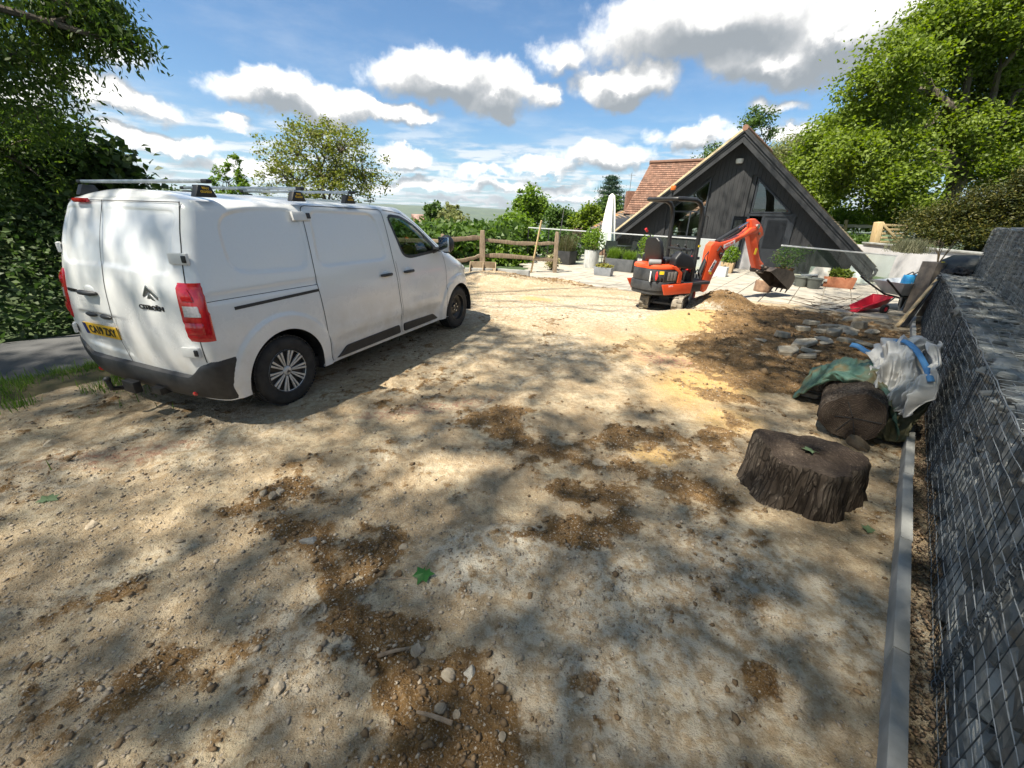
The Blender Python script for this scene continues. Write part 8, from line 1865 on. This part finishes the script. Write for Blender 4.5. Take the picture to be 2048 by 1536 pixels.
def pebblebed(t):
    trough(.42, .36, .36, pm('timber_planter', (.32, .22, .12), (.46, .34, .20), 6, .8))(t); tuft(t, 'foliage', (0, 0, .62), (.30, .28, .32), 420, .11, .06, L_lime, 'leaf', 12)
pot_plant('timber_planter', 'pale timber planter with leafy shrub between boom and open door', 'planter', 1452, 546, pebblebed)
def tray(t):
    mb = MB(); mb.box((0, 0, .31), (.42, .30, .03), rotm('Y', -6)); mb.build('tray', M['galv'], t, bevel=.006); MB().box((.22, .18, .34), (.50, .03, .42), rotm('X', -25)).build('plank', pm('grey_board', (.26, .25, .22), (.40, .38, .34), 6, .85), t, bevel=.004)
pot_plant('seed_tray', 'grey tray and old board resting on the pair of grey green pots', 'tray', 1612, 572, tray)
sq = Vector(G(1680, 580)); o = MB().prism([(0, 0), (.62, 0), (.05, .52)], AT(1688, 563, 13.9), gnv, zv, gbv*.03).build('white_board', M['white_paint'], bevel=.004); tag(o, 'white triangular offcut of board leaning behind the glass', 'board', kind='thing')
# parasol
up_ = Vector(G(1212, 530)); up_ = AT(1211, 512, 17.2); pt_ = AT(1224, 387, 17.2); par = thing('closed_parasol', 'closed white garden parasol on a dark pole', 'parasol', (up_.x, up_.y, .0))
hz_ = pt_.z; mb = MB(); mb.tube([(0, 0, .02), (0, 0, hz_-.02)], .022, 8); mb.build('pole', M['black_metal'], par, smooth=True); MB().lathe([(.26, 0), (.26, .05), (.06, .08), (.04, .3)], 20).build('base', M['black_metal'], par, smooth=True)
vs = []; nn2 = 40; zl = [hz_, hz_-.08, hz_-.5, hz_-1.0, hz_-1.5, hz_-1.85, hz_-2.0]; rl = [.02, .10, .16, .22, .27, .31, .30]
for z, r_ in zip(zl, rl):
    for k in range(nn2):
        a = 2*math.pi*k/nn2; q = r_*(1+.16*math.sin(8*a)+.07*math.sin(5*a+z*2)); vs.append((q*math.cos(a), q*math.sin(a), z+(.06*math.sin(8*a) if z == zl[-1] else 0)))
MB().add(vs, [(i*nn2+k, i*nn2+(k+1) % nn2, (i+1)*nn2+(k+1) % nn2, (i+1)*nn2+k) for i in range(len(zl)-1) for k in range(nn2)]).build('canopy', pm('white_canvas', (.66, .65, .60), (.76, .75, .70), 4, .85), par, smooth=True)
# bistro chair and table frames
for k, (px, py, lb_) in enumerate(((1216, 528, 'black metal garden chair facing the glass near the parasol'), (1256, 531, 'black metal garden chair behind the lavender trough'))):
    p = AT(px, py, 16.2); t = thing('garden_chair', lb_, 'chair', (p.x, p.y, .02), -GA+[.2, -.5][k], 'black garden chairs')
    for sx2 in (-.21, .21):
        MB().tube([(sx2, -.22, 0), (sx2, -.2, .45), (sx2, -.24, .64), (sx2, .18, .64)], .013, 6).build('leg', M['black_metal'], t, smooth=True); MB().tube([(sx2, .22, 0), (sx2, .20, .45), (sx2, .27, .92)], .013, 6).build('leg', M['black_metal'], t, smooth=True)
    MB().box((0, 0, .45), (.42, .42, .02)).build('seat', M['black_metal'], t, bevel=.006); MB().prism([(-.21, 0), (.21, 0), (.21, .40), (-.21, .40)], (0, .215, .52), (1, 0, 0), (0, .14, 1), (0, .012, 0)).build('backrest', M['black_metal'], t)
p = AT(1232, 530, 16.9); t = thing('garden_table', 'small black metal garden table under the parasol', 'table', (p.x, p.y, .02), -GA)
MB().box((0, 0, .72), (.9, .7, .025)).build('tabletop', M['black_metal'], t, bevel=.006)
for sx2 in (-.38, .38):
    for sy2 in (-.28, .28): MB().tube([(sx2, sy2, 0), (sx2, sy2, .71)], .016, 6).build('leg', M['black_metal'], t)
# dark green tub upside down on the bank
c = AT(1826, 480, 14.8); t = thing('green_tub', 'dark green plastic tub lying upturned on the bank beside the gate', 'tub', c); MB().lathe([(.25, -.12), (.24, .07), (.19, .20), (.0, .24)], 24, (0, 0, 0), (.25, 0, 1), cap=False).build('tub', pm('green_plastic', (.012, .03, .024), (.02, .045, .036), 6, .5), t, smooth=True)

# ------------------------------------------------------------------ air between here and the hills
hv = MB().box((0, 0, 125), (18000, 18000, 420)).build('haze', None); me = hv.data
hm = bpy.data.materials.new('haze_air'); hm.use_nodes = True; hn = NT(hm.node_tree); hn.n.clear(); ho = hn.new('ShaderNodeOutputMaterial'); pv_ = hn.new('ShaderNodeVolumePrincipled'); pv_.inputs['Density'].default_value = HAZE = .00007; pv_.inputs['Color'].default_value = (.82, .90, 1, 1); pv_.inputs['Anisotropy'].default_value = .2
hn.l.new(pv_.outputs[0], ho.inputs['Volume']); me.materials.append(hm); tag(hv, 'pale haze over the valley', kind='stuff')

# ------------------------------------------------------------------ lettering becomes plain mesh
bpy.context.view_layer.update(); dg = bpy.context.evaluated_depsgraph_get()
for o in [x for x in bpy.data.objects if x.type == 'FONT']:
    me = bpy.data.meshes.new_from_object(o.evaluated_get(dg)); nm = o.name; q = bpy.data.objects.new('tmp', me); COL.objects.link(q); q.parent = o.parent; q.matrix_basis = o.matrix_basis.copy()
    if not me.materials: me.materials.append(o.data.materials[0])
    bpy.data.objects.remove(o); q.name = nm.split('.')[0]
